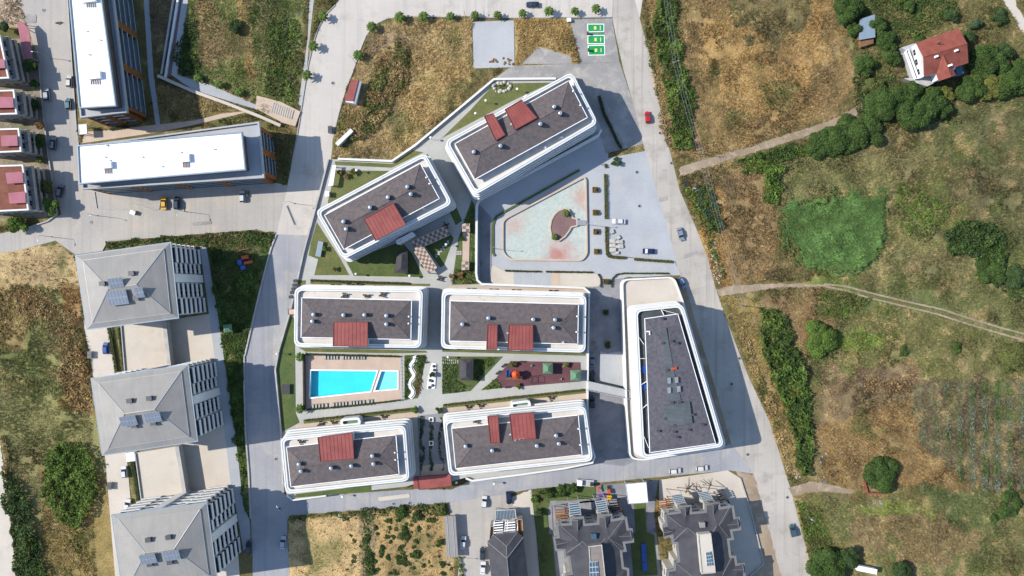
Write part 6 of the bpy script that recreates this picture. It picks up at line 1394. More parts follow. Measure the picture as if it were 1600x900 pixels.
# clipped hedges as single things
def hedge(line, w, h, label, tone='mid', z0=0.0, hh=None):
    pts = [P(x, y, z0+h*.6) for x, y in line]; n_all = 0; ctr, nn_, tot = [], [], 0
    t = thing('hedge', label, 'hedge', (pts[0].x, pts[0].y, z0))
    for a, b in zip(pts[:-1], pts[1:]):
        u = (b-a); Ln = u.length
        if Ln < .01: continue
        u = u/Ln; v = Vector((-u.y, u.x, 0)); m = int(Ln*w*26+Ln*h*16); s = nr.uniform(0, Ln, m); q = nr.uniform(-.5, .5, m)*w; top = nr.random(m) < .6
        z = np.where(top, h*nr.uniform(.85, 1.1, m), nr.uniform(.1, 1, m)*h); q = np.where(top, q, np.sign(q)*w*nr.uniform(.4, .55, m))
        ctr.append(np.stack([a.x+u.x*s+v.x*q-pts[0].x, a.y+u.y*s+v.y*q-pts[0].y, z], 1)); nn_.append(np.where(top[:, None], [[0, 0, 1.]], np.stack([v.x*np.sign(q), v.y*np.sign(q), np.full(m, .4)], 1)))
    c_ = np.concatenate(ctr); m_ = np.concatenate(nn_)+nr.normal(size=c_.shape)*.4; m_ /= np.linalg.norm(m_, axis=1, keepdims=True)
    V, F, Cc = leaf_quads(c_, m_, nr.uniform(.12, .24, len(c_)), np.array(TONE[tone])*nr.uniform(.6, 1.4, (len(c_), 1)))
    np_obj('foliage', np_mesh('foliage', V, F, M['leaf'], Cc), t)
    mb = MB(); mb.wall([(q.x, q.y) for q in pts], w*.7, z0, z0+h*.75); mb.build('stems', M['dark_wood'], t)
hedge([(946,272),(946.5,300),(947,342)], 1.0, .8, 'upper clipped hedge between pond walk and car park', 'olive')
hedge([(947.5,354),(948,380),(949,398),(953,401)], 1.0, .8, 'middle clipped hedge beside the white slab stacks', 'olive')
hedge([(954,401.5),(977,403)], 1.0, .8, 'short clipped hedge below the slab stacks', 'olive')
hedge([(991,405),(1050,409)], .9, .8, 'lower clipped hedge along the plaza drive', 'olive')
hedge([(946,256),(947,262)], .8, .8, 'tiny hedge stub at the car park corner', 'olive')
hedge([(789,423),(845,424.5)], .6, .7, 'left clipped hedge below the pond', 'dark'); hedge([(853,424.5),(926,425.5)], .6, .7, 'right clipped hedge below the pond', 'dark')
hedge([(935,428),(939,435),(939,449)], .5, .6, 'curved hedge at the lane mouth, left side', 'dark'); hedge([(956,449),(957,436),(963,429),(975,427),(1045,427)], .5, .6, 'curved hedge at the lane mouth, right side', 'dark')
hedge([(478,553.5),(540,555),(625,557)], .6, .8, 'hedge along the upper edge of the pool deck', 'mid', PZ); hedge([(480,640),(530,636),(580,630.5),(627,625)], .5, .7, 'hedge along the lower edge of the pool deck', 'mid', PZ)
hedge([(936,150),(944,178),(955,200),(965,222),(971,232)], 1.0, .9, 'dark hedge in the shadow of the uppermost block', 'dark')
hedge([(170,512),(176,545),(182,580)], 1.1, .9, 'hedge on the drive between the upper and middle tall blocks', 'mid'); hedge([(185,512),(190,548),(194,580)], .6, .8, 'thin hedge beside the upper garage terrace', 'dark')
hedge([(206,718),(212,750),(216,782)], 1.2, .9, 'hedge on the drive between the middle and lowest tall blocks', 'dark'); hedge([(172,202),(200,198)], 1.0, .6, 'low hedge under the upright white-roofed block', 'dark')
hedge([(485,438),(560,440.5),(640,443)], .7, .6, 'hedge above the left middle block', 'mid', PZ); hedge([(693,633),(800,621),(913,609)], .7, .6, 'hedge above the lower right block', 'olive', PZ); hedge([(476,657),(560,648),(649,638)], .7, .6, 'hedge above the lower left block', 'olive', PZ)
# ---- trees, right side
TR = [(1330,8,27,6.5,'mid','big round tree cut by the top edge above the tin hut'),(1338,46,14,4,'mid','small tree hugging the left of the tin hut'),(1372,38,15,4.5,'mid','tree right of the tin hut'),(1388,62,19,4.5,'mid','dark tree below the tin hut'),(1396,88,17,4,'mid','dark tree left of the farmhouse balcony'),(1355,102,18,4.5,'mid','lone round tree left of the farmhouse'),
 (1368,132,15,4.5,'olive','olive tree at the end of the upper farm track'),(1374,162,25,6,'mid','darkest tree of the row below the farmhouse, leftmost'),(1398,152,29,7,'mid','second tree of the row below the farmhouse'),(1424,142,18,7,'mid','tree reaching up to the farmhouse porch'),(1428,172,27,7,'mid','front tree of the row below the farmhouse'),(1452,160,28,6.5,'mid','bright tree at the right of the row below the farmhouse'),(1476,170,14,5,'mid','last small tree right of the row below the farmhouse'),
 (1283,222,22,4.5,'mid','leftmost tree of the grove below the farm track'),(1308,213,27,5,'mid','second tree of the grove below the farm track'),(1338,207,30,5.5,'mid','largest tree of the grove below the farm track'),(1366,202,27,5,'mid','right tree of the grove below the farm track'),
 (1484,145,13,3,'yellow','small yellowish bush under the farmhouse wall'),(1524,136,22,5,'mid','grey green tree at the right of the farmhouse'),(1552,134,20,5,'yellow','yellow green tree at the right of the farmhouse'),(1545,92,30,6,'mid','big dark tree right of the farmhouse roof'),(1574,78,14,4.5,'dark','small dark tree behind the big one right of the farmhouse'),(1590,122,32,6.5,'mid','dark tree cut by the right edge'),(1515,58,12,4,'dark','dark bush behind the farmhouse corner'),(1440,62,10,2.5,'mid','small shrub above the farmhouse'),(1425,8,10,3,'mid','small tree in the upper garden'),(1490,22,13,3.5,'dark','dark shrub by the garden fence'),(1525,36,12,3,'blue','blue green shrub at the garden fence end'),
 (1285,527,27,5,'bright','lone round green tree in the middle field'),(1380,745,28,5,'mid','dark tree above the ruined hut'),(1300,885,32,6,'mid','big tree at the bottom edge beside the white trailer'),(1330,872,18,5,'dark','dark tree just above the white trailer'),(1412,896,18,5,'dark','dark round tree at the bottom edge'),(1590,555,28,4,'olive','broad olive bush at the right edge below the field track'),(1558,425,24,4,'mid','right hand bush of the round thicket'),(1592,432,20,4.5,'dark','dark bush cut by the right edge beside the thicket'),(1498,545,9,1.5,'mid','tiny bush in the field below the track'),(1415,548,10,1.6,'mid','small bush right of the lime green patch'),(1580,790,22,2.5,'mid','low bush at the lower right edge'),(1555,812,8,1.5,'mid','tiny bush with a white sheet in the lower right field'),(1568,25,14,3.5,'dark','shrub between the farmhouse and the pale lane'),
 # left side
 (47,101,11,4.5,'mid','tree above the second row house'),(52,131,8,3.5,'mid','tree between the topmost and second row house gardens'),(52,163,10,4,'dark','tree in the garden of the second row house'),(60,219,11,4.5,'mid','round tree in the garden of the third row house'),(70,291,12,4.5,'olive','tree in the garden of the lowest row house'),(79,322,14,6,'bright','tall bright tree at the street corner below the row houses'),(26,349,15,4.5,'bright','bright tree on the pavement under the lowest row house'),(6,40,9,4,'dark','dark tree at the upper left edge'),(60,196,9,3,'rust','bare brown tree between the second and third row houses'),(62,250,6,2,'bright','little shrub in front of the third row house'),(367,40,11,3.5,'dark','lone dark tree in the upper green field'),
 (835,780,8,2.5,'bright','round garden tree at the corner of the narrow villa'),(857,770,9,3,'mid','first tree along the bright garden lawn'),(876,768,10,3.2,'mid','second tree along the bright garden lawn'),(895,764,9,3,'mid','third tree along the bright garden lawn'),(842,800,9,3,'dark','dark tree in the villa garden'),(846,770,6,2.4,'mid','small tree between the garden trees')]
for x, y, r, h, tn, lb in TR: tree(x, y, r, h, tn, lb, name='bush' if h < 3.6 else 'tree', cat='bush' if h < 3.6 else 'tree', dens=1.0)
for x, y, r, h, tn, lb in ((607,272,5,1.8,'yellow','x'),):
    pass
for x, y, r, tn, lb in ((531,270,4.5,'yellow','yellow shrub in the upper left lawn'),(541,275,4.5,'rust','orange shrub in the upper left lawn'),(551,268,5,'yellow','olive shrub beside the orange one in the upper left lawn'),(506,389,4.5,'bright','bright shrub in the patchy left lawn'),(523,420,3.5,'yellow','tiny yellow shrub in the patchy left lawn'),(801,569,5,'yellow','yellow bush at the upper left of the rubber floor'),(886,570,4.5,'yellow','yellow bush between the two green shelters'),(810,604,4.5,'yellow','yellow bush on the lower edge of the rubber floor'),(648,641,6,'bright','bright shrub at the top of the dark alley, left'),(686,641,5,'mid','shrub at the top of the dark alley, right'),(676,585,5,'dark','dark shrub in the white stone bed'),(722,373,4,'mid','shrub beside the upper lattice roof'),(705,432,4.5,'rust','reddish shrub where the paths meet'),(720,430,4.5,'rust','reddish shrub below the lattice roof'),(660,414,4,'mid','shrub at the corner of the sunlit pergola')):
    tree(x, y, r, 1.5 if r < 5 else 2.0, tn, lb, name='shrub', cat='shrub', z0=PZ, dens=2.2)
for x, y, lb in ((963,248,'flower bed bush at the car park corner'),(967,255,'second bush in the car park flower bed'),(958,255,'third bush in the car park flower bed'),(950,440,'green bush in the lane mouth planter'),(949,541,'bush in the lower planter of the shaded lane'),(947,488,'bush in the upper planter of the shaded lane')):
    tree(x, y, 4.2, 1.7, 'mid', lb, name='shrub', cat='shrub', dens=2.2)
# shrubs of the sandy plot
sv = []
for k in range(5):
    V, F, Cc = crown_mesh((0, 0), nr.uniform(.8, 1.1), 1.2, ['mid','mid','dark','olive','mid'][k], 2.2); sv.append(np_mesh('foliage', V, F, M['leaf'], Cc))
c6 = [(820,555,1),(845,555,1),(890,548,1),(985,550,1.2),(1080,555,1),(1105,550,1.1),(745,597,.9),(840,602,.8),(875,608,.8),(940,580,.9),(972,580,.9),(925,612,1.4),(925,640,1.5),(905,655,1.3),(950,660,1.3),(975,627,.7),(1015,600,1),(1015,620,.8),(1075,597,.8),(1070,645,.7),(820,657,1),(855,657,.8),(838,685,.8),(945,688,.8),(985,716,.9),(1000,680,1.1),(920,708,1),(785,722,1.1),(785,745,1.1),(785,772,1),(750,808,.9),(828,785,1),(895,725,1),(915,750,1.1),(890,780,1.1),(895,815,1.2),(930,795,1.1),(935,825,1),(955,825,.9),(1000,760,1.4),(1010,775,1.2),(980,770,1),(1045,832,.9),(1080,815,.7),(1095,840,.6),(1140,778,.6),(1160,828,1),(1205,830,.6),(1220,858,.7),(1165,888,1),(985,850,.7),(875,880,1),(840,882,.7),(795,828,.6),(760,862,.8),(745,862,.7),(705,800,1.5),(712,770,1.3),(715,835,1.3),(720,880,1.5),(700,740,1),(690,670,1.3),(655,715,.7),(615,780,.9),(610,805,.9),(432,620,1),(590,650,.7),(570,858,.6),(615,680,.8),(1135,710,.7),(1150,690,1.3),(910,495,2.0),(1020,520,1.8),(1150,480,2.0),(1170,505,1.6),(860,520,.6),(770,525,.5),(955,500,1),(695,610,.7),(760,635,.7),(830,628,.6)]
mb = MB(); mb.tube((0,0,-.2),(0,0,.6),.06,.03,5); stem_me = mb.mesh('stem', M['bark'])
for k, (x, y, s) in enumerate(c6):
    p = P(400+x/4, 675+y/4, .6); t = thing('shrub', 'x', 'shrub', (p.x, p.y, 0)); rz = rng.random()*6
    t.rotation_euler = (0, 0, rz); t.scale = (s, s, s*.9)
    o = np_obj('foliage', sv[k % 5], t); o = bpy.data.objects.new('stem', stem_me); col.objects.link(o); o.parent = t
    tag(t, 'small round green shrub growing on the sandy plot' if s < 1.25 else 'larger bushy green shrub on the sandy plot', 'shrub', 'small shrubs on the sandy plot' if s < 1.25 else 'larger shrubs on the sandy plot')
# ---- palms
pa = thing('palm_tree', 'x', 'palm')
mb = MB(); prev = (0, 0, -.2)
for k in range(6): nx_ = (0, 0, -.2+(k+1)*.42); mb.tube(prev, nx_, .2-.012*k, .17-.012*k, 8); prev = nx_
mb.build('trunk', M['bark'], pa)
cs, F_, Cc_ = [], [], []
for k in range(15):
    a = k*2.4; el = .9-.9*(k/15); Ln = 1.5; u = np.array([math.cos(a), math.sin(a), 0]); prevp = np.array([0, 0, 2.3]); vv = np.array([-u[1], u[0], 0])
    for j in range(6):
        s = (j+1)/6; q = np.array([0, 0, 2.3])+u*Ln*s*math.cos(el*.6)+np.array([0, 0, 1])*(Ln*s*math.sin(el)-1.1*s*s); w0 = .1+.28*math.sin(min(1, j/5+.1)*math.pi*.85); w1 = .1+.28*math.sin(min(1, (j+1)/5)*math.pi*.85)
        for sg in (-1, 1):
            b0 = len(cs); dz = np.array([0, 0, -.1])
            cs += [prevp, q, q+vv*sg*w1+dz-u*.03, prevp+vv*sg*w0+dz]; F_.append((b0, b0+1, b0+2, b0+3)); cl = np.array(C(96,122,56))*rng.uniform(.7, 1.3); Cc_ += [cl]*4
        prevp = q
o = np_obj('fronds', np_mesh('fronds', np.array(cs), np.array(F_), M['leaf'], np.array(Cc_)), pa); PA = proto_tree(pa)
PALMS = [(503.7,23.7,1.15,'highest palm on the outer side of the street bend'),(488,70,1.2,'middle palm on the outer side of the street bend'),(478,116,1.2,'lowest palm on the outer side of the street bend'),(579.5,40,1.2,'palm at the inner corner of the street bend'),(558.7,84.5,1.25,'palm on the dry plot kerb above the pink-roofed hut'),(623.7,25,1.3,'first palm from the bend along the top street'),(661,24,1.2,'second palm from the bend along the top street'),(703.7,24,1.05,'third palm from the bend along the top street'),(741.7,22,1.0,'fourth palm from the bend, above the concrete slab edge'),(777.5,22,1.0,'fifth palm from the bend, above the concrete slab'),(816.7,19.5,1.0,'palm below the dark car on the top street'),(858,16,1.15,'palm above the overgrown plot'),(898.7,16,1.0,'palm above the green bays, left one'),(931.7,12,1.1,'palm above the green bays, right one'),(307.5,121,1.05,'first palm beside the ramp pavement'),(341,131,1.05,'second palm beside the ramp pavement'),(372.5,144,1.0,'third palm beside the ramp pavement'),(885,333,.85,'palm at the top of the pond island'),(867,370,.8,'palm at the bottom of the pond island')]
for x, y, s, lb in PALMS: p = P(x, y, 2.6*s); copytree(PA, (p.x, p.y, 0), rng.random()*6, lb, 'palm', sc=(s*1.05, s*1.05, s))
for x, y, s, lb in ((468,558,1.1,'palm at the upper left corner of the pool'),(468,639,1.15,'palm at the lower left corner of the pool')): p = P(x, y, PZ+2.4); copytree(PA, (p.x, p.y, PZ), rng.random()*6, lb, 'palm', sc=(s, s, s))
for x, y, s, lb in ((930,296,.5,'x'),):
    pass
for x, y, lb in ((930,296.5,'small round plant in the topmost pond planter'),(930.5,332,'small round plant in the second pond planter'),(931.5,362,'small round plant in the third pond planter'),(932.5,393,'small round plant in the fourth pond planter')):
    tree(x, y, 2.8, 1.6, 'yellow', lb, name='potted_plant', cat='plant', dens=2.5)
drop(PA)
# ================================================================ vehicles
def car_proto(name, L_, W_, Hh, cab, hood, pickup=False):
    """body lofted from cross-sections; nose points to +x"""
    root = thing(name, 'x', 'car')
    def loft(secs, mb, mi=0):
        n = len(secs[0]); b = len(mb.v)
        v = [q for s in secs for q in s]; f = []
        for i in range(len(secs)-1):
            for k in range(n): f.append((i*n+k, i*n+(k+1) % n, (i+1)*n+(k+1) % n, (i+1)*n+k))
        f.append(tuple(range(n-1, -1, -1))); f.append(tuple((len(secs)-1)*n+k for k in range(n))); mb.add(v, f, mi)
    def sec(x, w, z0, z1, r=.12):
        return [(x,-w/2,z0+.08),(x,-w/2+.04,z0),(x,w/2-.04,z0),(x,w/2,z0+.08),(x,w/2,z1-r),(x,w/2-r*1.2,z1),(x,-w/2+r*1.2,z1),(x,-w/2,z1-r)]
    hl = L_/2
    mb = MB(); loft([sec(-hl,W_*.8,.38,.72),sec(-hl+.12,W_*.94,.3,.88),sec(-hl+.5,W_,.24,.95),sec(-.2*L_,W_,.22,.95),sec(.15*L_,W_,.22,.93),sec(hl-.9,W_*.98,.24,.88),sec(hl-.3,W_*.92,.28,.78),sec(hl-.05,W_*.8,.34,.66)], mb); mb.build('body', M['white_paint'], root)
    x0, x1 = -hl+cab[0], hl-cab[1]; zr = Hh
    mb = MB(); loft([sec(x0+.35,W_*.74,zr-.14,zr-.02,.06),sec(x0+.6,W_*.78,zr-.12,zr,.06),sec(x1-.95,W_*.78,zr-.12,zr,.06),sec(x1-.7,W_*.74,zr-.14,zr-.02,.06)], mb); mb.build('roof', M['white_paint'], root)
    wt, wb = W_*.38, W_*.45
    def quad(nm, a, b, c, d_): mb = MB(); mb.add([a, b, c, d_], [(0,1,2,3)]); mb.build(nm, M['glass'], root)
    quad('windscreen', (x1,-wb,.92), (x1,wb,.92), (x1-.72,wt,zr-.04), (x1-.72,-wt,zr-.04))
    quad('rear_window', (x0,wb,.95), (x0,-wb,.95), (x0+.38,-wt,zr-.04), (x0+.38,wt,zr-.04))
    for s in (-1, 1): quad('side_window', *( [(x0,s*wb,.94),(x0+.38,s*wt,zr-.04),(x1-.72,s*wt,zr-.04),(x1,s*wb,.92)] if s > 0 else [(x1,s*wb,.92),(x1-.72,s*wt,zr-.04),(x0+.38,s*wt,zr-.04),(x0,s*wb,.94)] ))
    for sx in (-hl+.75, hl-.8):
        for s in (-1, 1):
            mb = MB(); mb.tube((sx, s*(W_/2-.2), .32), (sx, s*(W_/2-.01), .32), .32, .32, 12); w = mb.build('wheel', M['tyre'], root)
            mb = MB(); mb.tube((sx, s*(W_/2-.02), .32), (sx, s*(W_/2+.005), .32), .2, .2, 8); mb.build('hub_cap', M['steel'], w)
    for s in (-1, 1):
        mb = MB(); mb.box((hl-.16, s*W_*.36, .7), (.18,.34,.12)); mb.build('headlight', M['frame'], root)
        mb = MB(); mb.box((-hl+.1, s*W_*.37, .78), (.12,.32,.14)); mb.build('tail_light', M['red_trim'], root)
        mb = MB(); mb.box((x1-.15, s*(W_/2+.07), .96), (.18,.16,.12)); mb.build('wing_mirror', M['black'], root)
    return proto_tree(root)
CARS = {'hatch': car_proto('parked_car', 4.1, 1.78, 1.48, (.12, 1.05), 1), 'sedan': car_proto('parked_car', 4.6, 1.82, 1.44, (.75, 1.2), 1), 'suv': car_proto('parked_car', 4.5, 1.86, 1.68, (.1, 1.1), 1)}
def paint(c):
    nm = 'paint_%d_%d_%d' % c
    if nm not in M:
        m = plain(nm, C(*c, .6), rough=.25, metal=.0, spec=.5, var=.02); m.node_tree.nodes['Principled BSDF'].inputs['Coat Weight'].default_value = .6; M[nm] = m
    return M[nm]
VE = [(832,7,'sedan',180,(48,62,88),'dark blue car driving along the top street'),(1012,183,'hatch',95,(214,38,40),'red car on the main road'),(1063.5,366,'sedan',-75,(150,160,172),'silver car with dark bonnet on the main road'),(967,346,'sedan',178,(238,240,242),'white car standing above the stacked slabs'),(1013,392.5,'sedan',178,(32,48,108),'navy car parked low in the car park'),(1239,829,'suv',102,(70,100,112),'teal grey car near the bottom of the main road'),
 (1055,736,'hatch',5,(244,244,244),'white car below the wedge-shaped block, left one'),(1097,731.5,'hatch',5,(240,242,244),'white car below the wedge-shaped block, right one'),(757,784,'hatch',86,(242,243,245),'white car on the street corner above the narrow villa'),(795,778,'suv',-86,(36,46,84),'navy car beside the narrow villa forecourt'),(724,848,'sedan',84,(226,230,236),'white car beside the metal shed'),(754,865,'suv',88,(62,66,76),'charcoal car outside the narrow villa'),(755,887.5,'sedan',86,(242,242,244),'white car below the charcoal one'),(442,848,'sedan',84,(196,204,216),'silver car at the kerb of the sandy plot'),
 (165,544,'hatch',92,(44,98,176),'blue car on the drive of the upper tall block'),(194,737.5,'hatch',94,(236,238,240),'white car on the drive below the middle tall block'),(199,790,'sedan',80,(240,240,242),'white car touching the lowest tall block'),(256,317.5,'sedan',92,(246,190,40),'yellow car parked south of the long white roof'),(276,317,'suv',90,(48,58,78),'dark slate car beside the yellow one'),(378.5,307,'hatch',92,(238,240,244),'white car at the end of the beige car park'),
 (73,147.5,'suv',95,(190,194,200),'silver black car parked beside the second row house'),(106.5,162,'hatch',92,(84,128,138),'teal car on the left street'),(108,127,'hatch',88,(230,226,218),'pale car above the teal one on the left street'),(83,224,'suv',85,(120,128,140),'grey car parked beside the third row house'),(94,298,'suv',78,(70,84,96),'dark car parked beside the lowest row house'),(925,563,'sedan',88,(130,138,150),'grey car in the shaded lane above the footbridge'),(926,587,'hatch',88,(50,54,62),'black car in the shaded lane just above the footbridge'),(925.5,628,'hatch',92,(44,48,58),'black car in the shaded lane below the footbridge'),(388.5,855,'suv',85,(46,52,60),'dark car in the corner yard of the lowest tall block'),(1066,442,'hatch',-60,(150,170,200),'pale blue car in the shade of the plinth corner')]
for x, y, k, a, c, lb in VE:
    p = P(x, y, .8); copytree(CARS[k], (p.x, p.y, .09), math.radians(a), lb, 'car', 'cars', mats={'body': paint(c), 'roof': paint(c)})
for k in CARS.values(): drop(k)
# truck with flat trailer
t = thing('flatbed_truck', 'white flatbed truck parked at the villa garden', 'truck', P(914, 753)); t.rotation_euler = (0, 0, math.radians(175)); ORG[t.name] = (0, 0, 0)
mb = MB(); mb.box((2.0,0,1.35), (1.8,2.0,1.6), taper=.92); mb.build('cab', M['white_paint'], t)
mb = MB(); mb.add([(2.88,-.85,1.5),(2.88,.85,1.5),(2.78,.8,2.1),(2.78,-.8,2.1)], [(0,1,2,3)]); mb.build('windscreen', M['glass'], t)
mb = MB(); mb.box((-.9,0,.95), (4.0,2.05,.18)); mb.build('flatbed', M['plaza'], t)
for s in (-1, 1): mb = MB(); mb.box((-.9,s*1.0,1.15), (4.0,.08,.35)); mb.build('side_board', M['white_paint'], t)
mb = MB(); mb.box((-2.2,.2,1.5), (1.0,1.2,.9)); mb.build('cargo', M['black'], t)
for sx in (2.0, -1.8):
    for s in (-1, 1): mb = MB(); mb.tube((sx,s*.75,.42), (sx,s*1.02,.42), .42, .42, 12); mb.build('wheel', M['tyre'], t)
# motorcycles
def moto(x, y, a, lb):
    t = thing('motorcycle', lb, 'motorcycle', P(x, y)); t.rotation_euler = (0, 0, a); ORG[t.name] = (0, 0, 0)
    for s in (-.65, .65): mb = MB(); mb.tube((s,-.06,.31), (s,.06,.31), .31, .31, 12); mb.build('wheel', M['tyre'], t)
    mb = MB(); mb.box((0,0,.55), (.9,.24,.35), taper=.8); mb.box((-.75,0,.75), (.5,.4,.35)); mb.build('body', M['dark_metal'], t)
    mb = MB(); mb.box((-.2,0,.8), (.7,.26,.1)); mb.build('seat', M['black'], t)
    mb = MB(); mb.tube((.6,0,.35), (.4,0,1.0), .04); mb.tube((.4,-.35,1.02), (.4,.35,1.02), .03); mb.build('handlebar', M['steel'], t)
moto(93,36,.3,'motorcycle on the left street near the top'); moto(388,303,1.4,'motorcycle beside the white car in the beige car park')
# ================================================================ street furniture
lp = thing('street_lamp', 'x', 'street lamp')
mb = MB(); mb.tube((0,0,-.1), (0,0,6.4), .1, .06, 8); mb.build('pole', M['grey_metal'], lp)
mb = MB(); mb.tube((0,0,6.3), (1.5,0,6.7), .045, .04, 6); mb.build('arm', M['grey_metal'], lp)
mb = MB(); mb.box((1.75,0,6.72), (.7,.28,.12)); mb.build('lamp_head', M['frame'], lp)
mb = MB(); mb.box((0,0,.1), (.4,.4,.3)); mb.build('foot', M['kerb'], lp); LP = proto_tree(lp)
for x, y, a, lb in ((556,99,150,'street lamp on the kerb of the dry plot'),(727,27,95,'street lamp between the third and fourth palms'),(757,28,95,'street lamp above the concrete slab'),(873,27,95,'street lamp above the overgrown plot'),(152,337,-20,'street lamp at the left crossing'),(291,331,-90,'street lamp at the edge of the beige car park'),(1085,300,170,'lone street lamp beside the main road'),(460,318,200,'street lamp where the street meets the car park'),(537,803,90,'street lamp above the sandy plot'),(829,766,92,'street lamp beside the narrow villa forecourt'),(1262,806,150,'roadside lamp below the short track'),(447,789,120,'street lamp at the shaded street corner'),(918,351,0,'tall lamp at the pond island bridge'),(771,388,0,'tall lamp on the ring lane beside the pond'),(79,91,180,'street lamp beside the covered pink roof'),(80,370,-90,'street lamp at the lower left crossing'),(700,868,0,'lamp at the foot of the metal shed')):
    p = P(x, y); copytree(LP, p, math.radians(a), lb, 'street lamp', 'street lamps')
drop(LP)
gl = thing('globe_lamp', 'x', 'globe lamp'); mb = MB(); mb.tube((0,0,0), (0,0,2.6), .06, .05, 6); mb.build('post', M['dark_metal'], gl); mb = MB(); mb.lathe((0,0,2.5), [(.12,0),(.34,.12),(.42,.36),(.34,.6),(.1,.72)], 10); mb.build('globe', M['white_paint'], gl); GL = proto_tree(gl)
for x, y, z, lb in ((743,177,PZ,'white globe lamp on the lawn wedge, lower one'),(759,157,PZ,'white globe lamp on the lawn wedge, upper one'),(673,215,PZ,'white globe lamp at the tip of the lawn wedge'),(808,139,PZ,'white globe lamp on the lawn near the uppermost block'),(556,428,PZ,'globe lamp left of the dark pavilion lawn'),(640,431,PZ,'globe lamp right of the dark pavilion lawn'),(433,553,PZ,'globe lamp at the kink of the grey boundary wall'),(557,266,PZ,'globe lamp at the orange shrubs'),(700,558,PZ,'globe lamp in the shrub garden'),(697,382,PZ,'globe lamp on the stepping stone lawn'),(535,776,0,'globe lamp at the foot of the lower left block'),(772,756,0,'globe lamp on the street below the lower right block'),(713,754,0,'globe lamp right of the red gatehouse')):
    p = P(x, y, z+2.8); copytree(GL, (p.x, p.y, z), 0, lb, 'globe lamp', 'globe lamps')
drop(GL)
# utility poles and wires
up = thing('utility_pole', 'x', 'utility pole'); mb = MB(); mb.tube((0,0,-.2), (0,0,8.5), .16, .1, 8); mb.build('pole', M['wood'], up); mb = MB(); mb.box((0,0,8.1), (2.2,.14,.14)); mb.build('crossarm', M['grey_metal'], up)
for s in (-1, 0, 1): mb = MB(); mb.lathe((s*.95,0,8.17), [(.06,0),(.09,.08),(.04,.22)], 6); mb.build('insulator', M['white_paint'], up)
UP = proto_tree(up); ups = [(1027,-40),(1047,108),(1083,240),(1148,476)]
for (x, y), lb in zip(ups[1:], ('utility pole in the upper roadside thicket', 'utility pole at the mouth of the upper farm track', 'utility pole at the sandy field entrance')): copytree(UP, P(x, y), .25, lb, 'utility pole')
drop(UP)
for k, lb in ((0,'overhead wires above the upper thicket'),(1,'overhead wires crossing the farm track mouth'),(2,'overhead wires beside the lower fields')):
    a, b = P(*ups[k]), P(*ups[k+1]); t = thing('power_line', lb, 'power line', ((a.x+b.x)/2, (a.y+b.y)/2, 8))
    for s in (-.95, 0, .95):
        mb = MB(); pv = None
        for j in range(9):
            r = j/8; q = (a.x+(b.x-a.x)*r+s, a.y+(b.y-a.y)*r, 8.35-4*r*(1-r)*.9)
            if pv: mb.tube(pv, q, .03, .03, 4, cap=False)
            pv = q
        mb.build('wire', M['grey_metal'], t)
# benches, bins, boxes
def bench(x, y, a, lb, z=PZ):
    t = thing('bench', lb, 'bench', P(x, y, z)); t.rotation_euler = (0, 0, math.radians(a)); ORG[t.name] = (0, 0, 0)
    for k in range(3): mb = MB(); mb.box((0,-.2+.18*k,.45), (1.8,.14,.05)); mb.build('seat_slat', M['dark_wood'], t)
    mb = MB(); mb.box((0,.3,.75), (1.8,.05,.4)); mb.build('backrest', M['dark_wood'], t)
    for s in (-.75, .75): mb = MB(); mb.box((s,0,.22), (.1,.5,.44)); mb.build('leg', M['dark_metal'], t)
bench(778,582,40,'bench on the slanted upper side of the rubber floor'); bench(787,571,40,'bench higher on the slanted side of the rubber floor'); bench(793,605,5,'bench on the lower side of the rubber floor'); bench(665,566,0,'bench on the central walk above the white stone bed'); bench(816,565,0,'bench on the top side of the rubber floor')
for x, y, z, lb in ((130,448,0,'x'),):
    pass
def bin_(x, y, lb):
    t = thing('waste_container', lb, 'waste container', P(x, y)); c = P(x, y)
    for s in (-.62, .62):
        mb = MB(); mb.box((c.x, c.y+s, .65), (1.3,1.1,1.1), taper=1.05); mb.build('bin', M['grey_metal'], t); mb = MB(); mb.box((c.x, c.y+s, 1.25), (1.4,1.15,.12)); mb.build('lid', M['dark_metal'], t)
bin_(143,554,'pair of grey waste bins on the drive of the upper tall block'); bin_(174,758,'pair of grey waste bins on the drive of the lowest tall block')
bin_(115+402,203.5,'dark waste bins on the street by the short thick white wall')
def boxunit(name, label, cat, x, y, size, mt, top, rz=0, z=0):
    p = P(x, y, z+size[2]); t = thing(name, label, cat, (p.x, p.y, z)); mb = MB(); mb.box((p.x,p.y,z+size[2]/2-.05), size, rz); mb.build('housing', M[mt], t)
    mb = MB(); mb.box((p.x,p.y,z+size[2]+.02), (size[0]+.2,size[1]+.2,.14), rz); mb.build('lid', M[top], t)
    c = math.cos(rz); s = math.sin(rz); mb = MB(); mb.box((p.x-s*-(size[1]/2+.02)*-1, p.y-c*(size[1]/2+.02), z+size[2]*.5), (size[0]*.5,.06,size[2]*.6), rz); mb.build('door', M['dark_metal'], t)
boxunit('utility_box', 'dark box with white rim on the street-side lawn', 'utility box', 446, 608, (2.4,3.2,1.0), 'white_paint', 'black', 0, PZ)
boxunit('pump_house', 'white box roof between drive and terrace below the middle tall block', 'hut', 204, 714, (2.6,2.8,2.4), 'white_wall', 'white_roof', .1)
boxunit('utility_box', 'grey cabinet in the small planted triangle kerb', 'utility box', 207, 332, (1.6,1.1,1.2), 'kerb', 'white_paint', -.4)
boxunit('utility_box', 'white cabinet at the street wall beside the slanted block', 'utility box', 511, 303, (1.2,1.6,1.6), 'white_wall', 'white_roof', 0, PZ)
boxunit('utility_box', 'small white cabinet above the overgrown plot', 'utility box', 889, 31, (1.2,1.0,1.1), 'white_paint', 'white_paint', .1)
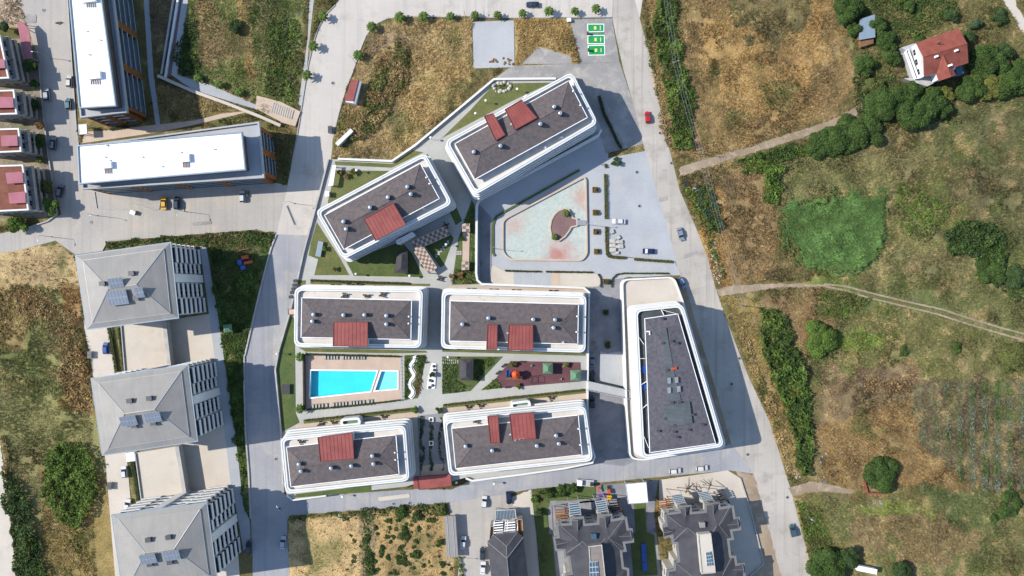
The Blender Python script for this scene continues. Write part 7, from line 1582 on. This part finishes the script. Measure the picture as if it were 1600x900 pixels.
boxunit('well_cover', 'dark square manhole with pale rim beside the farm track', 'manhole', 1073, 287, (1.7,1.5,.4), 'kerb', 'black', .2)
boxunit('guard_box', 'blue grey long box on the patchy left lawn', 'box', 499, 389, (1.6,5.0,1.0), 'zinc_edge', 'zinc_edge', -.2, PZ)
# awning by the street wall, upper left, and entrance slab
canopy('bike_shelter', 'long pale shelter roof beside the upper left lawn', 'shelter', [(519.5,258),(525,258),(520.5,290),(512.5,291)], PZ+2.3, 'white_roof', None)
canopy('small_bridge', 'orange gangway from the street to the block above the pool', 'gangway', [(450,483),(461,483),(461,491.5),(451,491.5)], PZ+.9, 'orange_deck' if 'orange_deck' in M else 'pool_deck', 'wood')
# stepping stones
st = thing('stepping_stones', 'pale stepping stones across the small shaded lawn', 'stepping stones', P(690, 395, PZ))
for k in range(6):
    for j in range(2): p = P(682+k*3.6, 398-k*4.2+j*3.2, PZ); mb = MB(); mb.box((p.x,p.y,Z0+.04), (.75,.55,.1), .3); mb.build('stone', M['stone'], st)
st = thing('stepping_stones', 'pale stepping stones left of the salmon walkway', 'stepping stones', P(716, 396, PZ))
for k in range(3):
    for j in range(2): p = P(712+k*3.8, 393.5+j*3.4, PZ); mb = MB(); mb.box((p.x,p.y,Z0+.04), (.7,.6,.1)); mb.build('stone', M['stone'], st)
st = thing('rockery', 'ring of white rocks at the wall corner behind the uppermost block', 'rockery', P(783, 138, PZ))
for k in range(22):
    a = k/22*6.283; p = P(784+13*math.cos(a)+rng.uniform(-2,2), 136+7*math.sin(a)+rng.uniform(-1.5,1.5), PZ); mb = MB(); s = rng.uniform(.35,.75); mb.lathe((p.x,p.y,Z0-.05), [(s,0),(s*.9,s*.5),(s*.4,s*.8)], 6); mb.build('rock', M['stone'], st)
st = thing('garden_slabs', 'row of pale paving strips above the dark gazebo', 'paving', P(705, 561, PZ))
for k in range(8): p = P(693+k*3.2, 565, PZ); mb = MB(); mb.box((p.x,p.y,Z0+.05), (.42,1.4,.12)); mb.build('strip', M['stone'], st)
# outdoor furniture sets seen as dark specks
def table_set(x, y, z, lb, n=4, mt='dark_wood', cloth='dark_metal'):
    t = thing('table_set', lb, 'table and chairs', P(x, y, z)); c = P(x, y, z)
    mb = MB(); mb.box((c.x,c.y,z+.72), (1.2,.8,.06)); mb.build('table_top', M[mt], t); mb = MB(); mb.tube((c.x,c.y,z), (c.x,c.y,z+.7), .06); mb.build('table_leg', M['dark_metal'], t)
    for k in range(n):
        a = k*6.283/n+.5; q = (c.x+1.0*math.cos(a), c.y+.85*math.sin(a)); mb = MB(); mb.box((q[0],q[1],z+.42), (.48,.48,.08), a); mb.box((q[0]+.22*math.cos(a),q[1]+.22*math.sin(a),z+.7), (.07,.46,.5), a)
        for s in (-.2, .2):
            for r in (-.2, .2): mb.box((q[0]+s,q[1]+r,z+.2), (.05,.05,.4))
        mb.build('chair', M[cloth], t)
for x, y, z, lb, n in ((697,352,PZ,'table set in front of the shaded pergola',4),(688,435,PZ,'table set where the paths meet',4),(523,447,PZ,'first table set on the terrace above the left middle block',3),(545,447,PZ,'second table set on the terrace above the left middle block',4),(560,446.5,PZ,'third table set on the terrace above the left middle block',4),(590,449,PZ,'fourth table set on the terrace above the left middle block',3),(539,462,TER,'rooftop table set on the left middle block, first',4),(573,463,TER,'rooftop table set on the left middle block, second',3),(598,460,TER,'rooftop table set on the left middle block, third',4),(745,657,TER,'rooftop table set on the lower right block',4),(471,690,TER,'rooftop table set on the lower left block',3),(735,453,PZ,'first table set above the right middle block',3),(770,454,PZ,'second table set above the right middle block',3),(805,455,PZ,'third table set above the right middle block',3),(863,456,PZ,'fourth table set above the right middle block',3),(502,662,PZ,'first table set above the lower left block',4),(522,660,PZ,'second table set above the lower left block',3),(600,651,PZ,'third table set above the lower left block',3),(732,636,PZ,'first table set above the lower right block',3),(751,634,PZ,'second table set above the lower right block',3),(861,622,PZ,'third table set above the lower right block',3)):
    table_set(x, y, z+.03, lb, n)
for x, y, lb in ((462,434,'x'),):
    pass
# dark garden boxes along the street wall
for k, (x, y) in enumerate(((461,439),(459.5,445.5),(458,451.5),(456,457),(454,464))):
    boxunit('mail_cabinet', ['topmost','second','third','fourth','lowest'][k]+' dark cabinet in the row along the grey boundary wall', 'cabinet', x, y, (1.0,.9,1.1), 'dark_metal', 'black', .2, PZ)
# rubbish along the road edge
def litter(poly, n, label, mt, smin=.12, smax=.45):
    xs_ = [q[0] for q in poly]; ys_ = [q[1] for q in poly]; mb = MB(); c = 0
    while c < n:
        x, y = rng.uniform(min(xs_), max(xs_)), rng.uniform(min(ys_), max(ys_))
        if not inside(np.array([x]), np.array([y]), poly)[0]: continue
        p = P(x, y); s = rng.uniform(smin, smax); mb.box((p.x,p.y,.25), (s*1.6,s,s*.5), rng.random()*3, taper=rng.uniform(.5,.9)); c += 1
    tag(mb.build('debris', M[mt]), label, kind='stuff')
litter([(1108,372),(1118,380),(1130,430),(1126,446),(1116,440)], 60, 'white rubble along the main road below the silver car', 'stone')
litter([(1000,40),(1008,40),(1050,230),(1044,225)], 26, 'pale scraps along the upper road verge', 'stone', .1, .3)
litter([(1222,700),(1235,700),(1252,750),(1235,745)], 34, 'white rubbish heap above the short track', 'stone', .15, .55)
litter([(1135,480),(1145,480),(1200,600),(1190,600)], 22, 'pale scraps along the middle road verge', 'stone', .1, .35)
litter([(1275,690),(1330,690),(1330,760),(1260,755)], 10, 'blue plastic scraps beside the short track', 'blue', .3, .6)
litter([(1270,690),(1340,690),(1330,755),(1260,755)], 14, 'white plastic scraps beside the short track', 'stone', .2, .6)
litter([(1250,780),(1600,780),(1600,900),(1280,900)], 22, 'scattered white scraps in the lower right field', 'stone', .1, .3)
litter([(760,92),(800,88),(803,104),(770,106)], 14, 'broken stones on the pale concrete slab', 'wood', .3, .7)
litter([(640,240),(680,205),(735,160),(740,168),(690,216),(650,250)], 24, 'pale stones along the gravel track', 'stone', .12, .4)
t = thing('branch_heap', 'dead bare branches lying on the corner villa yard', 'branches', P(1080, 795))
for k in range(14):
    x, y = rng.uniform(1060,1128), rng.uniform(752,764); a = rng.uniform(0,3.1); p = P(x,y); mb = MB(); l = rng.uniform(1,2.4); mb.tube((p.x-l*math.cos(a),p.y-l*math.sin(a),.25), (p.x+l*math.cos(a),p.y+l*math.sin(a),.35), .09, .04, 5); mb.build('branch', M['bark'], t)
t = thing('drain_channel', 'straight dark drain grate across the street mouth', 'drain', P(455, 337)); mb = MB(); mb.wall(P2([(449,322),(461,351)]), .5, 0, .12); mb.build('grate', M['dark_metal'], t); mb = MB(); mb.wall(P2([(448.6,321),(461.4,352)]), .75, 0, .1); mb.build('frame', M['grey_metal'], t)
t = thing('ditch', 'thin dark drainage pipe running through the upper field', 'pipe', P(440, 80)); mb = MB(); mb.wall(P2([(455,-20),(448,60),(440,110),(435,155)]), .5, -.1, .5); mb.build('pipe', M['dark_metal'], t); mb = MB(); mb.wall(P2([(472,-20),(464,60),(456,110),(450,155)]), .35, -.1, .5); mb.build('second_pipe', M['dark_metal'], t)
mb = MB(); mb.prism(P2([(402,150),(440,160),(470,175),(462,198),(442,192),(400,170)]), -.1, .6); tag(mb.build('terrace', M['beige_tile']), 'beige tiled entrance terrace left of the street', kind='structure')
t = thing('slatted_bench', 'pale slatted platform on the beige entrance terrace', 'platform', P(440, 172))
for k in range(10): p = P(426+k*3.4, 168+k*1.2, .8); mb = MB(); mb.box((p.x,p.y,.75), (.3,3.2,.1), -.25); mb.build('slat', M['podium_pave'], t)
mb = MB(); p = P(441,173,.7); mb.box((p.x,p.y,.66), (7.6,3,.08), -.3); mb.build('base', M['beige_tile'], t)

mc = mk_mesh(lambda b: b.tube((0,0,0), (0,0,.02), .45, .45, 14), 'manhole', M['dark_metal']); mr_ = mk_mesh(lambda b: b.tube((0,0,0), (0,0,.014), .62, .62, 14), 'manhole_ring', M['kerb'])
for x, y, lb in ((1031,208,'manhole below the red car on the main road'),(1049,255,'manhole on the main road above the silver car'),(1155,560,'manhole on the main road beside the wedge-shaped block'),(1143,600,'second manhole on the main road beside the wedge-shaped block'),(995,269,'manhole in the car park near its top'),(999,322,'manhole in the middle of the car park'),(431,717,'manhole on the shaded street near the lower left block'),(437,795,'manhole at the shaded street corner'),(142,347,'manhole at the left crossing'),(68,16,'manhole at the top of the left street'),(615,787,'manhole above the sandy plot'),(640,786,'second manhole above the sandy plot'),(1168,710,'manhole at the road corner of the corner villa'),(520,130,'manhole on the curving street'),(1230,777,'manhole on the main road at the short track')):
    t = thing('manhole_cover', lb, 'manhole cover', (P(x,y).x, P(x,y).y, .145)); inst(mr_, 'ring', t, (P(x,y).x, P(x,y).y, .145)); inst(mc, 'cover', t, (P(x,y).x, P(x,y).y, .147))
PT = [([(1066,399),(1088,391),(1090,395.5),(1068,404)],'dark tyre-worn repair on the main road','gravel'),([(1029,310),(1042,306),(1043,312),(1030,316)],'small dark repair on the main road above the silver car','gravel'),([(300,348),(330,345),(331,350),(301,353)],'oblong repair in the beige street','gravel'),([(40,22),(57,22),(57,36),(41,36)],'square grey repair at the top of the left street','gravel'),([(590,777),(640,771),(641,777),(592,783)],'sandy spill on the street above the sandy plot','beige_flat')]
for k, (poly, lb, mt) in enumerate(PT):
    mb = MB(); mb.prism(rounded(ccw(P2(poly)), .8), 0, .134+.001*k); tag(mb.build('road_patch', M[mt]), lb, kind='structure')
